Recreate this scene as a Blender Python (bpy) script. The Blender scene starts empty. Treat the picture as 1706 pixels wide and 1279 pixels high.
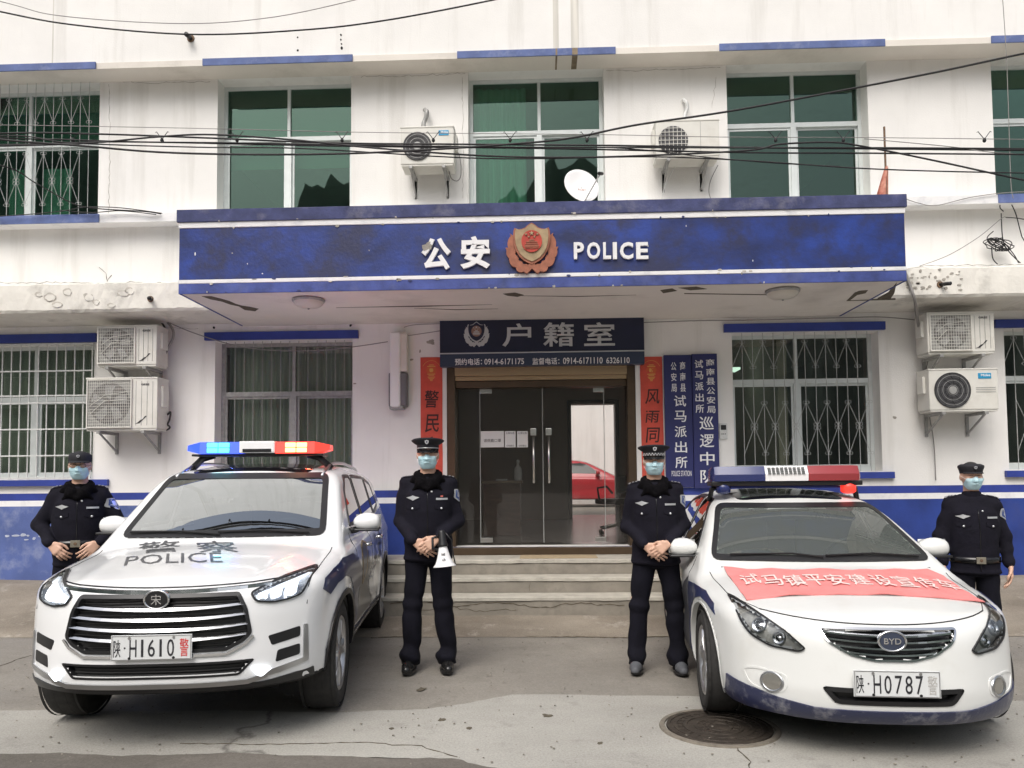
import bpy, bmesh, math, random
import numpy as np
from mathutils import Vector, Matrix, geometry
from mathutils.bvhtree import BVHTree
random.seed(7); RNG = np.random.default_rng(7)
SC = bpy.context.scene
COL = SC.collection
R = math.radians

# ------------------------------------------------------------------ camera
CAM = Vector((0.0, -9.4, 1.53)); F = 1280.0
YAW, PITCH, ROLL = R(2.0), R(2.9), -0.0095
CYP = 797 - F*math.tan(PITCH)                      # principal row of the photograph
cam_d = bpy.data.cameras.new('camera'); cam = bpy.data.objects.new('camera', cam_d); COL.objects.link(cam)
cam_d.sensor_fit = 'HORIZONTAL'; cam_d.sensor_width = 36; cam_d.lens = F/1706*36
cam_d.shift_y = (CYP-639.5)/1706.0
cam_d.clip_start = .05; cam_d.clip_end = 2000
CR = Matrix.Rotation(YAW, 3, 'Z') @ Matrix.Rotation(math.pi/2+PITCH, 3, 'X') @ Matrix.Rotation(ROLL, 3, 'Z')
cam.matrix_world = Matrix.Translation(CAM) @ CR.to_4x4()
SC.camera = cam
# ------------------------------------------------------------------ world, sun, exposure
w = bpy.data.worlds.new('World'); SC.world = w; w.use_nodes = True
nt = w.node_tree; bg = nt.nodes['Background']
sky = nt.nodes.new('ShaderNodeTexSky'); sky.sky_type = 'NISHITA'; sky.sun_disc = False
SUN_EL, SUN_AZ = R(52), R(200)
sky.sun_elevation = SUN_EL; sky.sun_rotation = SUN_AZ
sky.air_density = 1.0; sky.dust_density = 6.0; sky.ozone_density = 1.0
hs = nt.nodes.new('ShaderNodeHueSaturation'); hs.inputs['Saturation'].default_value = .52
nt.links.new(sky.outputs[0], hs.inputs['Color']); nt.links.new(hs.outputs[0], bg.inputs[0])
bg.inputs[1].default_value = 0.15
sl = bpy.data.lights.new('sun', 'SUN'); sl.energy = 0.9; sl.angle = R(40); sl.color = (1, .98, .955)
so = bpy.data.objects.new('sun', sl); COL.objects.link(so)
sd = Vector((math.sin(SUN_AZ)*math.cos(SUN_EL), math.cos(SUN_AZ)*math.cos(SUN_EL), math.sin(SUN_EL)))
so.rotation_euler = sd.to_track_quat('Z', 'Y').to_euler(); so.location = (0, -20, 30)
SC.view_settings.view_transform = 'Standard'; SC.view_settings.look = 'None'
SC.view_settings.gamma = 1; SC.view_settings.use_curve_mapping = False
SC.view_settings.exposure = 0.36

# ------------------------------------------------------------------ tagging
def tag(o, label=None, cat=None, group=None, kind=None):
    if label: o['label'] = label
    if cat: o['category'] = cat
    if group: o['group'] = group
    if kind: o['kind'] = kind
    return o
def empty(name, loc=(0, 0, 0), rz=0, label=None, cat=None, group=None, parent=None):
    o = bpy.data.objects.new(name, None); COL.objects.link(o); o.empty_display_size = .1
    o.location = loc; o.rotation_euler = (0, 0, rz)
    if parent: o.parent = parent
    return tag(o, label, cat, group)
def link_mesh(name, me, mat=None, parent=None, smooth=False, loc=None, rz=None, rot=None):
    o = bpy.data.objects.new(name, me); COL.objects.link(o)
    if mat is not None and not me.materials:
        for m in (mat if isinstance(mat, (list, tuple)) else [mat]): me.materials.append(m)
    if parent: o.parent = parent
    if smooth: me.polygons.foreach_set('use_smooth', [True]*len(me.polygons)); 
    if loc is not None: o.location = loc
    if rz is not None: o.rotation_euler = (0, 0, rz)
    if rot is not None: o.rotation_euler = rot
    return o
def copy_tree(o, parent=None):
    c = o.copy(); COL.objects.link(c); c.parent = parent
    for ch in [x for x in KIDS(o)]: copy_tree(ch, c)
    return c
def KIDS(o): return [x for x in bpy.data.objects if x.parent == o]

# ------------------------------------------------------------------ mesh collector
class MB:
    def __init__(s): s.v = []; s.f = []; s.m = []
    def add(s, v, f, mi=0):
        n = len(s.v); s.v += [tuple(p) for p in v]; s.f += [tuple(i+n for i in q) for q in f]; s.m += [mi]*len(f); return s
    def box(s, x0, x1, y0, y1, z0, z1, mi=0):
        v = [(x0,y0,z0),(x1,y0,z0),(x1,y1,z0),(x0,y1,z0),(x0,y0,z1),(x1,y0,z1),(x1,y1,z1),(x0,y1,z1)]
        return s.add(v, [(0,3,2,1),(4,5,6,7),(0,1,5,4),(1,2,6,5),(2,3,7,6),(3,0,4,7)], mi)
    def cbox(s, x0, x1, y0, y1, z0, z1, c=.01, mi=0):
        """box with chamfered edges"""
        c = min(c, abs(x1-x0)*.45, abs(y1-y0)*.45, abs(z1-z0)*.45)
        bm = bmesh.new(); bmesh.ops.create_cube(bm, size=1)
        for v in bm.verts: v.co = Vector(((x0+x1)/2+v.co.x*(x1-x0), (y0+y1)/2+v.co.y*(y1-y0), (z0+z1)/2+v.co.z*(z1-z0)))
        bmesh.ops.bevel(bm, geom=bm.edges[:]+bm.verts[:], offset=c, segments=2, profile=.7, affect='EDGES')
        s.bm(bm, mi); return s
    def bm(s, bm, mi=0, M=None):
        bm.verts.index_update(); vs = [(M @ v.co if M else v.co) for v in bm.verts]
        s.add(vs, [[v.index for v in f.verts] for f in bm.faces], mi); bm.free(); return s
    def tube(s, pts, r, n=8, mi=0, closed=False, cap=True, taper=None):
        pts = [Vector(p) for p in pts]; rings = []; N = len(pts)
        up = None
        for i, p in enumerate(pts):
            a = pts[(i-1) % N] if (closed or i > 0) else p
            b = pts[(i+1) % N] if (closed or i < N-1) else p
            d = (b-a); d = d.normalized() if d.length > 1e-9 else Vector((0, 0, 1))
            if up is None:
                up = Vector((0, 0, 1)) if abs(d.z) < .9 else Vector((0, 1, 0))
            x = d.cross(up)
            if x.length < 1e-6: x = d.orthogonal()
            x.normalize(); y = x.cross(d).normalized(); up = y
            rr = r if taper is None else r*taper[i]
            rings.append([p + x*rr*math.cos(t*2*math.pi/n+math.pi/n) + y*rr*math.sin(t*2*math.pi/n+math.pi/n) for t in range(n)])
        v = [q for rg in rings for q in rg]; f = []
        for i in range(N if closed else N-1):
            k = (i+1) % N
            for t in range(n): f.append((i*n+t, i*n+(t+1) % n, k*n+(t+1) % n, k*n+t))
        if cap and not closed: f += [tuple(range(n))[::-1], tuple(range((N-1)*n, N*n))]
        return s.add(v, f, mi)
    def cyl(s, a, b, r, n=16, r2=None, mi=0):
        return s.tube([a, b], r, n, mi, taper=[1, (r2 if r2 is not None else r)/r])
    def lathe(s, prof, n=32, M=None, mi=0):
        """prof: list of (r, z) turned about z"""
        v = []; f = []
        for (r, z) in prof:
            for t in range(n):
                p = Vector((r*math.cos(2*math.pi*t/n), r*math.sin(2*math.pi*t/n), z)); v.append(M @ p if M else p)
        for i in range(len(prof)-1):
            for t in range(n): f.append((i*n+t, i*n+(t+1) % n, (i+1)*n+(t+1) % n, (i+1)*n+t))
        return s.add(v, f, mi)
    def prism(s, pts, y0, y1, mi=0, ax='y'):
        """extrude 2-D outline (x,z) between y0 and y1"""
        n = len(pts)
        if ax == 'y': v = [(p[0], y0, p[1]) for p in pts]+[(p[0], y1, p[1]) for p in pts]
        elif ax == 'x': v = [(y0, p[0], p[1]) for p in pts]+[(y1, p[0], p[1]) for p in pts]
        else: v = [(p[0], p[1], y0) for p in pts]+[(p[0], p[1], y1) for p in pts]
        tris = geometry.tessellate_polygon([[Vector((p[0], p[1], 0)) for p in pts]])
        f = [tuple(t) for t in tris]+[tuple(i+n for i in t) for t in tris]
        for i in range(n): f.append((i, (i+1) % n, (i+1) % n+n, i+n))
        return s.add(v, f, mi)
    def mesh(s, name='m'):
        me = bpy.data.meshes.new(name); me.from_pydata(s.v, [], s.f); me.polygons.foreach_set('material_index', s.m)
        bm = bmesh.new(); bm.from_mesh(me); bmesh.ops.recalc_face_normals(bm, faces=bm.faces); bm.to_mesh(me); bm.free()
        me.update(); return me
    def build(s, name, mat=None, parent=None, smooth=False, **k):
        me = s.mesh(name)
        o = link_mesh(name, me, mat, parent, smooth, **k)
        return o
def smooth_by_angle(o, deg=35):
    me = o.data; me.polygons.foreach_set('use_smooth', [True]*len(me.polygons))
    bm = bmesh.new(); bm.from_mesh(me); a = math.radians(deg)
    for e in bm.edges:
        e.smooth = not (len(e.link_faces) == 2 and e.calc_face_angle(0) > a)
    bm.to_mesh(me); bm.free(); return o

# ------------------------------------------------------------------ photo measurements -> world
def ray(px, py):
    d = Vector(((px-853)/F, (CYP-py)/F, -1)); return CR @ d
def onY(px, py, Y):
    d = ray(px, py); t = (Y-CAM.y)/d.y; return CAM+d*t
def onZ(px, py, Z=0):
    d = ray(px, py); t = (Z-CAM.z)/d.z; return CAM+d*t
def atD(px, py, D):
    return CAM+ray(px, py)*D
def rect(px0, px1, py0, py1, Y):
    a = onY(px0, py0, Y); b = onY(px1, py0, Y); c = onY(px0, py1, Y); d = onY(px1, py1, Y)
    return (a.x+c.x)/2, (b.x+d.x)/2, (c.z+d.z)/2, (a.z+b.z)/2      # x0,x1,z0,z1

# ------------------------------------------------------------------ materials
MATS = {}
def mat(name, col, rough=.6, metal=0, var=0, vscale=5, bump=0, bscale=40, spec=.5, coat=0, emit=None, estr=0,
        dthr=(.52, .75), dirt=None, dscale=2.0, damt=.5, streak=False, trans=0, vcol=None, stretch=(1, 1, 1)):
    m = bpy.data.materials.new(name); m.use_nodes = True; t = m.node_tree; N = t.nodes; L = t.links
    p = N['Principled BSDF']; p.inputs['Roughness'].default_value = rough; p.inputs['Metallic'].default_value = metal
    p.inputs['Specular IOR Level'].default_value = spec; p.inputs['Coat Weight'].default_value = coat
    p.inputs['Coat Roughness'].default_value = .05; p.inputs['Transmission Weight'].default_value = trans
    tc = N.new('ShaderNodeTexCoord'); c = None
    def noise(scale, det=6, st=(1, 1, 1), ro=.6):
        mp = N.new('ShaderNodeMapping'); mp.inputs['Scale'].default_value = st
        L.new(tc.outputs['Object'], mp.inputs[0]); n = N.new('ShaderNodeTexNoise')
        n.inputs['Scale'].default_value = scale; n.inputs['Detail'].default_value = det; n.inputs['Roughness'].default_value = ro
        L.new(mp.outputs[0], n.inputs['Vector']); return n.outputs['Fac']
    base = (*col, 1)
    if var:
        r = N.new('ShaderNodeValToRGB'); r.color_ramp.elements[0].position = .3; r.color_ramp.elements[1].position = .7
        c2 = vcol or tuple(min(1, x*(1+var)) for x in col); c1 = tuple(x*(1-var) for x in col)
        r.color_ramp.elements[0].color = (*c1, 1); r.color_ramp.elements[1].color = (*c2, 1)
        L.new(noise(vscale, st=stretch), r.inputs[0]); c = r.outputs[0]
    if dirt:
        mx = N.new('ShaderNodeMix'); mx.data_type = 'RGBA'
        if c: L.new(c, mx.inputs[6])
        else: mx.inputs[6].default_value = base
        mx.inputs[7].default_value = (*dirt, 1)
        r = N.new('ShaderNodeMapRange'); r.inputs[1].default_value, r.inputs[2].default_value = dthr; r.inputs[4].default_value = damt
        L.new(noise(dscale, 8, (3.5, 3.5, .28) if streak else (1, 1, 1), .65), r.inputs[0]); L.new(r.outputs[0], mx.inputs[0]); c = mx.outputs[2]
    if c: L.new(c, p.inputs['Base Color'])
    else: p.inputs['Base Color'].default_value = base
    if bump:
        b = N.new('ShaderNodeBump'); b.inputs['Strength'].default_value = bump; b.inputs['Distance'].default_value = .01
        L.new(noise(bscale, 5), b.inputs['Height']); L.new(b.outputs[0], p.inputs['Normal'])
    if emit: p.inputs['Emission Color'].default_value = (*emit, 1); p.inputs['Emission Strength'].default_value = estr
    MATS[name] = m; return m
def glass_mat(name, tint, refl=.08, rough=.01, haze=None, hz=0.0, boost=1.0, ripple=0, gcol=(1, 1, 1)):
    """thin sheet: tinted see-through mixed with a mirror reflection by fresnel"""
    m = bpy.data.materials.new(name); m.use_nodes = True; t = m.node_tree; N = t.nodes; L = t.links
    out = N['Material Output']; N.remove(N['Principled BSDF'])
    tr = N.new('ShaderNodeBsdfTransparent'); tr.inputs[0].default_value = (*tint, 1)
    gl = N.new('ShaderNodeBsdfGlossy'); gl.inputs['Roughness'].default_value = rough; gl.inputs[0].default_value = (*gcol, 1)
    fr = N.new('ShaderNodeFresnel'); fr.inputs[0].default_value = 1.5
    mu = N.new('ShaderNodeMath'); mu.operation = 'MULTIPLY_ADD'; mu.inputs[1].default_value = boost; mu.inputs[2].default_value = refl; mu.use_clamp = True
    L.new(fr.outputs[0], mu.inputs[0]); mx = N.new('ShaderNodeMixShader')
    L.new(mu.outputs[0], mx.inputs[0]); s0 = tr.outputs[0]
    if haze:
        df = N.new('ShaderNodeBsdfDiffuse'); df.inputs[0].default_value = (*haze, 1)
        m2 = N.new('ShaderNodeMixShader'); m2.inputs[0].default_value = hz
        L.new(tr.outputs[0], m2.inputs[1]); L.new(df.outputs[0], m2.inputs[2]); s0 = m2.outputs[0]
    if ripple:
        tc = N.new('ShaderNodeTexCoord'); n = N.new('ShaderNodeTexNoise'); n.inputs['Scale'].default_value = 1.3
        L.new(tc.outputs['Object'], n.inputs['Vector']); b = N.new('ShaderNodeBump'); b.inputs['Strength'].default_value = ripple; b.inputs['Distance'].default_value = .02
        L.new(n.outputs[0], b.inputs['Height']); L.new(b.outputs[0], gl.inputs['Normal'])
    L.new(s0, mx.inputs[1]); L.new(gl.outputs[0], mx.inputs[2]); L.new(mx.outputs[0], out.inputs[0])
    MATS[name] = m; return m

# ------------------------------------------------------------------ text
_fc = {}
def text_data(s, offset=0.0, shear=0.0, res=3):
    """-> verts (N,2) normalised so that glyph box is centred, faces, width, height for font size 1"""
    k = (s, offset, shear, res)
    if k in _fc: return _fc[k]
    cu = bpy.data.curves.new('t', 'FONT'); cu.body = s; cu.offset = offset; cu.shear = shear; cu.resolution_u = res; cu.fill_mode = 'FRONT'
    o = bpy.data.objects.new('t', cu); COL.objects.link(o); bpy.context.view_layer.update()
    me = bpy.data.meshes.new_from_object(o.evaluated_get(bpy.context.evaluated_depsgraph_get()))
    bm = bmesh.new(); bm.from_mesh(me); bmesh.ops.remove_doubles(bm, verts=bm.verts, dist=1e-5); bm.verts.index_update()
    v = np.array([tuple(q.co)[:2] for q in bm.verts]); f = [[q.index for q in fc.verts] for fc in bm.faces]
    e = [(a.verts[0].index, a.verts[1].index) for a in bm.edges if len(a.link_faces) == 1]
    bm.free(); bpy.data.objects.remove(o); bpy.data.curves.remove(cu); bpy.data.meshes.remove(me)
    lo, hi = v.min(0), v.max(0); v = v-(lo+hi)/2
    _fc[k] = (v, f, e, hi[0]-lo[0], hi[1]-lo[1]); return _fc[k]
def text_obj(s, cx, cz, w, h, y, depth, mt, parent, name='character', offset=0.01, shear=0, keep=False):
    """raised lettering on a wall facing -y, box w x h centred at (cx,cz), front at y-depth"""
    v, f, e, W, H = text_data(s, offset, shear)
    sx = w/W if w else h/H; sz = h/H if h else w/W
    n = len(v); mb = MB()
    vv = [(cx+p[0]*sx, y-depth, cz+p[1]*sz) for p in v]+[(cx+p[0]*sx, y, cz+p[1]*sz) for p in v]
    ff = [tuple(q) for q in f]+[(a, b, b+n, a+n) for a, b in e]
    mb.add(vv, ff); return mb.build(name, mt, parent)
def text_row(s, x0, x1, z0, z1, y, depth, mt, parent, offset=0.01, name='character', vertical=False, fill=.9):
    """one mesh per character spread in a row (or a column)"""
    n = len(s)
    for i, ch in enumerate(s):
        if ch == ' ': continue
        if vertical:
            ch_h = (z1-z0)/n; text_obj(ch, (x0+x1)/2, z1-ch_h*(i+.5), (x1-x0), ch_h*fill, y, depth, mt, parent, name, offset)
        else:
            cw = (x1-x0)/n; text_obj(ch, x0+cw*(i+.5), (z0+z1)/2, cw*fill, z1-z0, y, depth, mt, parent, name, offset)

# ------------------------------------------------------------------ implicit surfaces
def smin(a, b, k):
    h = np.clip(.5+.5*(b-a)/k, 0, 1); return b*(1-h)+a*h-k*h*(1-h)
def smax(a, b, k): return -smin(-a, -b, k)
def capsule(p, a, b, ra, rb):
    a = np.array(a, float); b = np.array(b, float); ab = b-a; t = np.clip(((p-a)@ab)/max(ab@ab, 1e-12), 0, 1)
    return np.linalg.norm(p-a-t[:, None]*ab, axis=1)-(ra+(rb-ra)*t)
def ellip(p, c, r):
    q = (p-np.array(c, float))/np.array(r, float); k0 = np.linalg.norm(q, axis=1); k1 = np.linalg.norm(q/np.array(r, float), axis=1)+1e-9
    return k0*(k0-1)/k1
def isomesh(fn, lo, hi, h, name='m', newton=2, B=8):
    """surface nets over a sparse block grid; fn(points)->signed distance"""
    lo = np.array(lo, float); hi = np.array(hi, float)
    nb = np.ceil((hi-lo)/(h*B)).astype(int); n = nb*B+1
    g = np.full(tuple(n), 1e3, np.float32)
    bc = np.stack(np.meshgrid(*[np.arange(k) for k in nb], indexing='ij'), -1).reshape(-1, 3)
    cen = lo+(bc+.5)*B*h; d = fn(cen); act = np.abs(d) < B*h*1.25
    # inside blocks far from surface
    for b in bc[(~act) & (d < 0)]:
        s = b*B; g[s[0]:s[0]+B+1, s[1]:s[1]+B+1, s[2]:s[2]+B+1] = -1e3
    off = np.stack(np.meshgrid(*[np.arange(B+1)]*3, indexing='ij'), -1).reshape(-1, 3)
    A = bc[act]
    for i in range(0, len(A), 400):
        ch = A[i:i+400]; idx = (ch[:, None, :]*B+off[None]).reshape(-1, 3)
        g[idx[:, 0], idx[:, 1], idx[:, 2]] = fn(lo+idx*h)
    s = g < 0
    # cells with sign change
    c = [s[i:n[0]-1+i, j:n[1]-1+j, k:n[2]-1+k] for i in (0, 1) for j in (0, 1) for k in (0, 1)]
    su = sum(x.astype(np.int8) for x in c); cell = (su > 0) & (su < 8)
    ci = np.argwhere(cell); vid = np.full(cell.shape, -1, np.int64); vid[cell] = np.arange(len(ci))
    acc = np.zeros((len(ci), 3)); cnt = np.zeros(len(ci))
    cor = [(0,0,0),(1,0,0),(0,1,0),(1,1,0),(0,0,1),(1,0,1),(0,1,1),(1,1,1)]
    gv = [g[ci[:, 0]+a, ci[:, 1]+b, ci[:, 2]+cc] for a, b, cc in cor]
    for a in range(8):
        for ax in range(3):
            if cor[a][ax]: continue
            o = list(cor[a]); o[ax] = 1; b = cor.index(tuple(o)); va, vb = gv[a], gv[b]
            m = (va < 0) != (vb < 0); t = np.where(m, va/(va-vb+1e-12), 0)
            P = np.tile(np.array(cor[a], float), (len(ci), 1)); P[:, ax] += t; acc[m] += P[m]; cnt[m] += 1
    V = lo+(ci+acc/np.maximum(cnt, 1)[:, None])*h
    e = h*.1
    for _ in range(newton):
        f0 = fn(V); gr = np.stack([(fn(V+np.eye(3)[k]*e)-f0)/e for k in range(3)], 1)
        gn = (gr**2).sum(1)+1e-6; st = -(f0/gn)[:, None]*gr; ln = np.linalg.norm(st, axis=1)
        st *= np.minimum(1, h*.5/np.maximum(ln, 1e-9))[:, None]; V = V+st
    Fs = []
    for ax in range(3):
        sl0 = [slice(None)]*3; sl1 = [slice(None)]*3; sl0[ax] = slice(0, n[ax]-1); sl1[ax] = slice(1, n[ax])
        ch = s[tuple(sl0)] != s[tuple(sl1)]; E = np.argwhere(ch)
        o1, o2 = [k for k in range(3) if k != ax]
        E = E[(E[:, o1] > 0) & (E[:, o2] > 0) & (E[:, o1] < n[o1]-1) & (E[:, o2] < n[o2]-1)]
        ins = s[E[:, 0], E[:, 1], E[:, 2]]
        def at(d1, d2):
            q = E.copy(); q[:, o1] -= d1; q[:, o2] -= d2; return vid[q[:, 0], q[:, 1], q[:, 2]]
        q = np.stack([at(1, 1), at(0, 1), at(0, 0), at(1, 0)], 1)
        flip = ins ^ (ax == 1); q[~flip] = q[~flip][:, ::-1]
        q = q[(q >= 0).all(1)]
        Fs.append(q)
    Fq = np.concatenate(Fs)
    me = bpy.data.meshes.new(name); me.vertices.add(len(V)); me.vertices.foreach_set('co', V.astype(np.float32).ravel())
    me.loops.add(len(Fq)*4); me.loops.foreach_set('vertex_index', Fq.astype(np.int32).ravel())
    me.polygons.add(len(Fq)); me.polygons.foreach_set('loop_start', np.arange(0, len(Fq)*4, 4, dtype=np.int32))
    me.polygons.foreach_set('loop_total', np.full(len(Fq), 4, np.int32)); me.update(calc_edges=True); me.validate()
    me.polygons.foreach_set('use_smooth', np.ones(len(Fq), bool))
    return me
def np_of(me):
    v = np.empty(len(me.vertices)*3, np.float32); me.vertices.foreach_get('co', v); return v.reshape(-1, 3)
# ================================================================== materials of the place
M_WALL = mat('white_plaster', (.80, .79, .765), .85, var=.05, vscale=1.2, bump=.25, bscale=60, dirt=(.42, .40, .35), dscale=.9, damt=.38, streak=True)
M_CREAM = mat('cream_plaster', (.73, .69, .63), .88, var=.07, vscale=.8, bump=.25, bscale=50, dirt=(.36, .33, .28), dscale=1.1, damt=.45)
M_WPAINT = mat('white_band_paint', (.80, .80, .80), .7, dirt=(.30, .31, .38), dscale=4, damt=.45, bump=.2)
M_BLUE = mat('blue_wall_paint', (.020, .046, .235), .5, var=.3, vscale=1.7, bump=.2, bscale=50, dirt=(.05, .065, .20), dscale=1.2, damt=.8, vcol=(.024, .060, .31))
M_BLUEOLD = mat('chalky_blue_wall_paint', (.085, .125, .32), .8, var=.25, vscale=1.3, bump=.3, bscale=40, dirt=(.33, .37, .50), dscale=2.2, damt=.8)
M_BLUECAN = mat('weathered_blue_fascia_paint', (.018, .036, .17), .42, var=.5, vscale=1.7, bump=.25, bscale=30, dirt=(.022, .026, .075), dscale=2.3, damt=.92, dthr=(.44, .62), vcol=(.020, .060, .34), stretch=(1, 1, 1.6))
M_COPING = mat('faded_navy_coping', (.05, .06, .15), .8, var=.35, vscale=6, bump=.4, dirt=(.20, .20, .26), dscale=5, damt=.7)
M_BAND = mat('faded_blue_band', (.10, .14, .31), .75, var=.3, vscale=3, bump=.2, dirt=(.26, .30, .46), dscale=5, damt=.7)
M_STRIP = mat('blue_strip_paint', (.026, .048, .27), .5, var=.2, vscale=4)
M_ALU = mat('white_aluminium', (.62, .66, .65), .4, metal=.2, var=.05, vscale=9)
M_STEELW = mat('white_painted_steel', (.62, .63, .62), .5, var=.12, vscale=20)
M_STEELG2 = mat('pale_grey_painted_steel', (.42, .43, .42), .5, var=.15, vscale=18)
M_STEELG = mat('grey_painted_steel', (.34, .34, .33), .5, metal=.3, var=.2, vscale=18)
M_CONC = mat('worn_concrete', (.235, .215, .18), .9, var=.2, vscale=3, bump=.6, bscale=25, dirt=(.12, .11, .09), dscale=3.2, damt=.7)
M_LIP = mat('pale_stone_edge', (.42, .40, .345), .8, var=.15, vscale=7, bump=.4, dirt=(.22, .20, .16), dscale=5, damt=.6)
M_DARKROOM = mat('interior_ceiling_paint', (.5, .48, .45), .8)
M_ROOMW = mat('interior_wall', (.50, .42, .36), .8)
M_TILE = mat('polished_floor_tiles', (.22, .21, .19), .25, var=.08, vscale=2)
M_BRONZE = mat('bronze_aluminium', (.095, .066, .042), .42, metal=.6, var=.12, vscale=6)
M_BRONZEL = mat('light_bronze_trim', (.40, .29, .17), .4, metal=.5)
M_STEEL = mat('brushed_steel', (.62, .61, .58), .28, metal=1, var=.08, vscale=30)
M_NAVYSIGN = mat('navy_sign_panel', (.010, .014, .040), .35, var=.2, vscale=2)
M_NAVYSIGN2 = mat('blue_signboard', (.020, .024, .12), .45, var=.15, vscale=2)
M_LETTER = mat('white_letter_acrylic', (.82, .82, .82), .45)
M_LETTERG = mat('silver_letter', (.52, .54, .55), .35, metal=.25)
M_REDPAPER = mat('faded_red_paper', (.62, .085, .055), .75, var=.12, vscale=6, bump=.1, bscale=8)
M_INK = mat('black_ink', (.05, .012, .010), .6)
M_GOLDPRINT = mat('gold_print', (.72, .42, .10), .5)
M_CURTG = mat('green_curtain_cloth', (.62, .92, .78), .9, var=.2, vscale=4, stretch=(6, 1, .2))
M_CURTGREY = mat('grey_green_curtain_cloth', (.58, .60, .54), .9, var=.2, vscale=4, stretch=(6, 1, .2))
M_GFILM = mat('green_film', (.20, .36, .29), .5)
M_BLACKP = mat('black_plastic', (.015, .015, .016), .45)
M_CABLE = mat('black_cable_rubber', (.012, .012, .013), .6)
M_GREYC = mat('grey_cable', (.25, .24, .23), .6)
M_ACW = mat('aged_white_ac_enamel', (.66, .65, .60), .5, var=.06, vscale=4, dirt=(.42, .38, .30), dscale=3, damt=.35)
M_ACG = mat('dark_grey_plastic', (.07, .07, .075), .5)  # even dark tone of the fan discs and brand lettering
M_RUST = mat('rusty_iron', (.16, .10, .06), .8, var=.4, vscale=14, bump=.4)
M_BADGE = mat('cyan_badge', (.02, .27, .50), .4)
M_GOLD = mat('dull_brass_emblem', (.36, .27, .16), .5, metal=.4, var=.25, vscale=14)
M_REDEN = mat('red_enamel', (.48, .05, .03), .4, var=.2, vscale=12)
M_COPPER = mat('reddish_copper_relief', (.33, .125, .075), .5, metal=.3, var=.25, vscale=16)
M_PAPER = mat('white_paper', (.74, .74, .72), .7)
G_WIN = glass_mat('green_tinted_window_glass', (.58, .74, .66), refl=.01, boost=1.35, ripple=.05, gcol=(.60, .78, .70))
G_WINC = glass_mat('clear_window_glass', (.80, .84, .80), refl=.0, boost=1.5, ripple=.05)
G_DOOR = glass_mat('door_glass', (.95, .95, .94), refl=.0, boost=.6, haze=(.26, .24, .22), hz=.06)  # faint dust veil, also standing in for reflected surroundings over the dark hall

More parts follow.
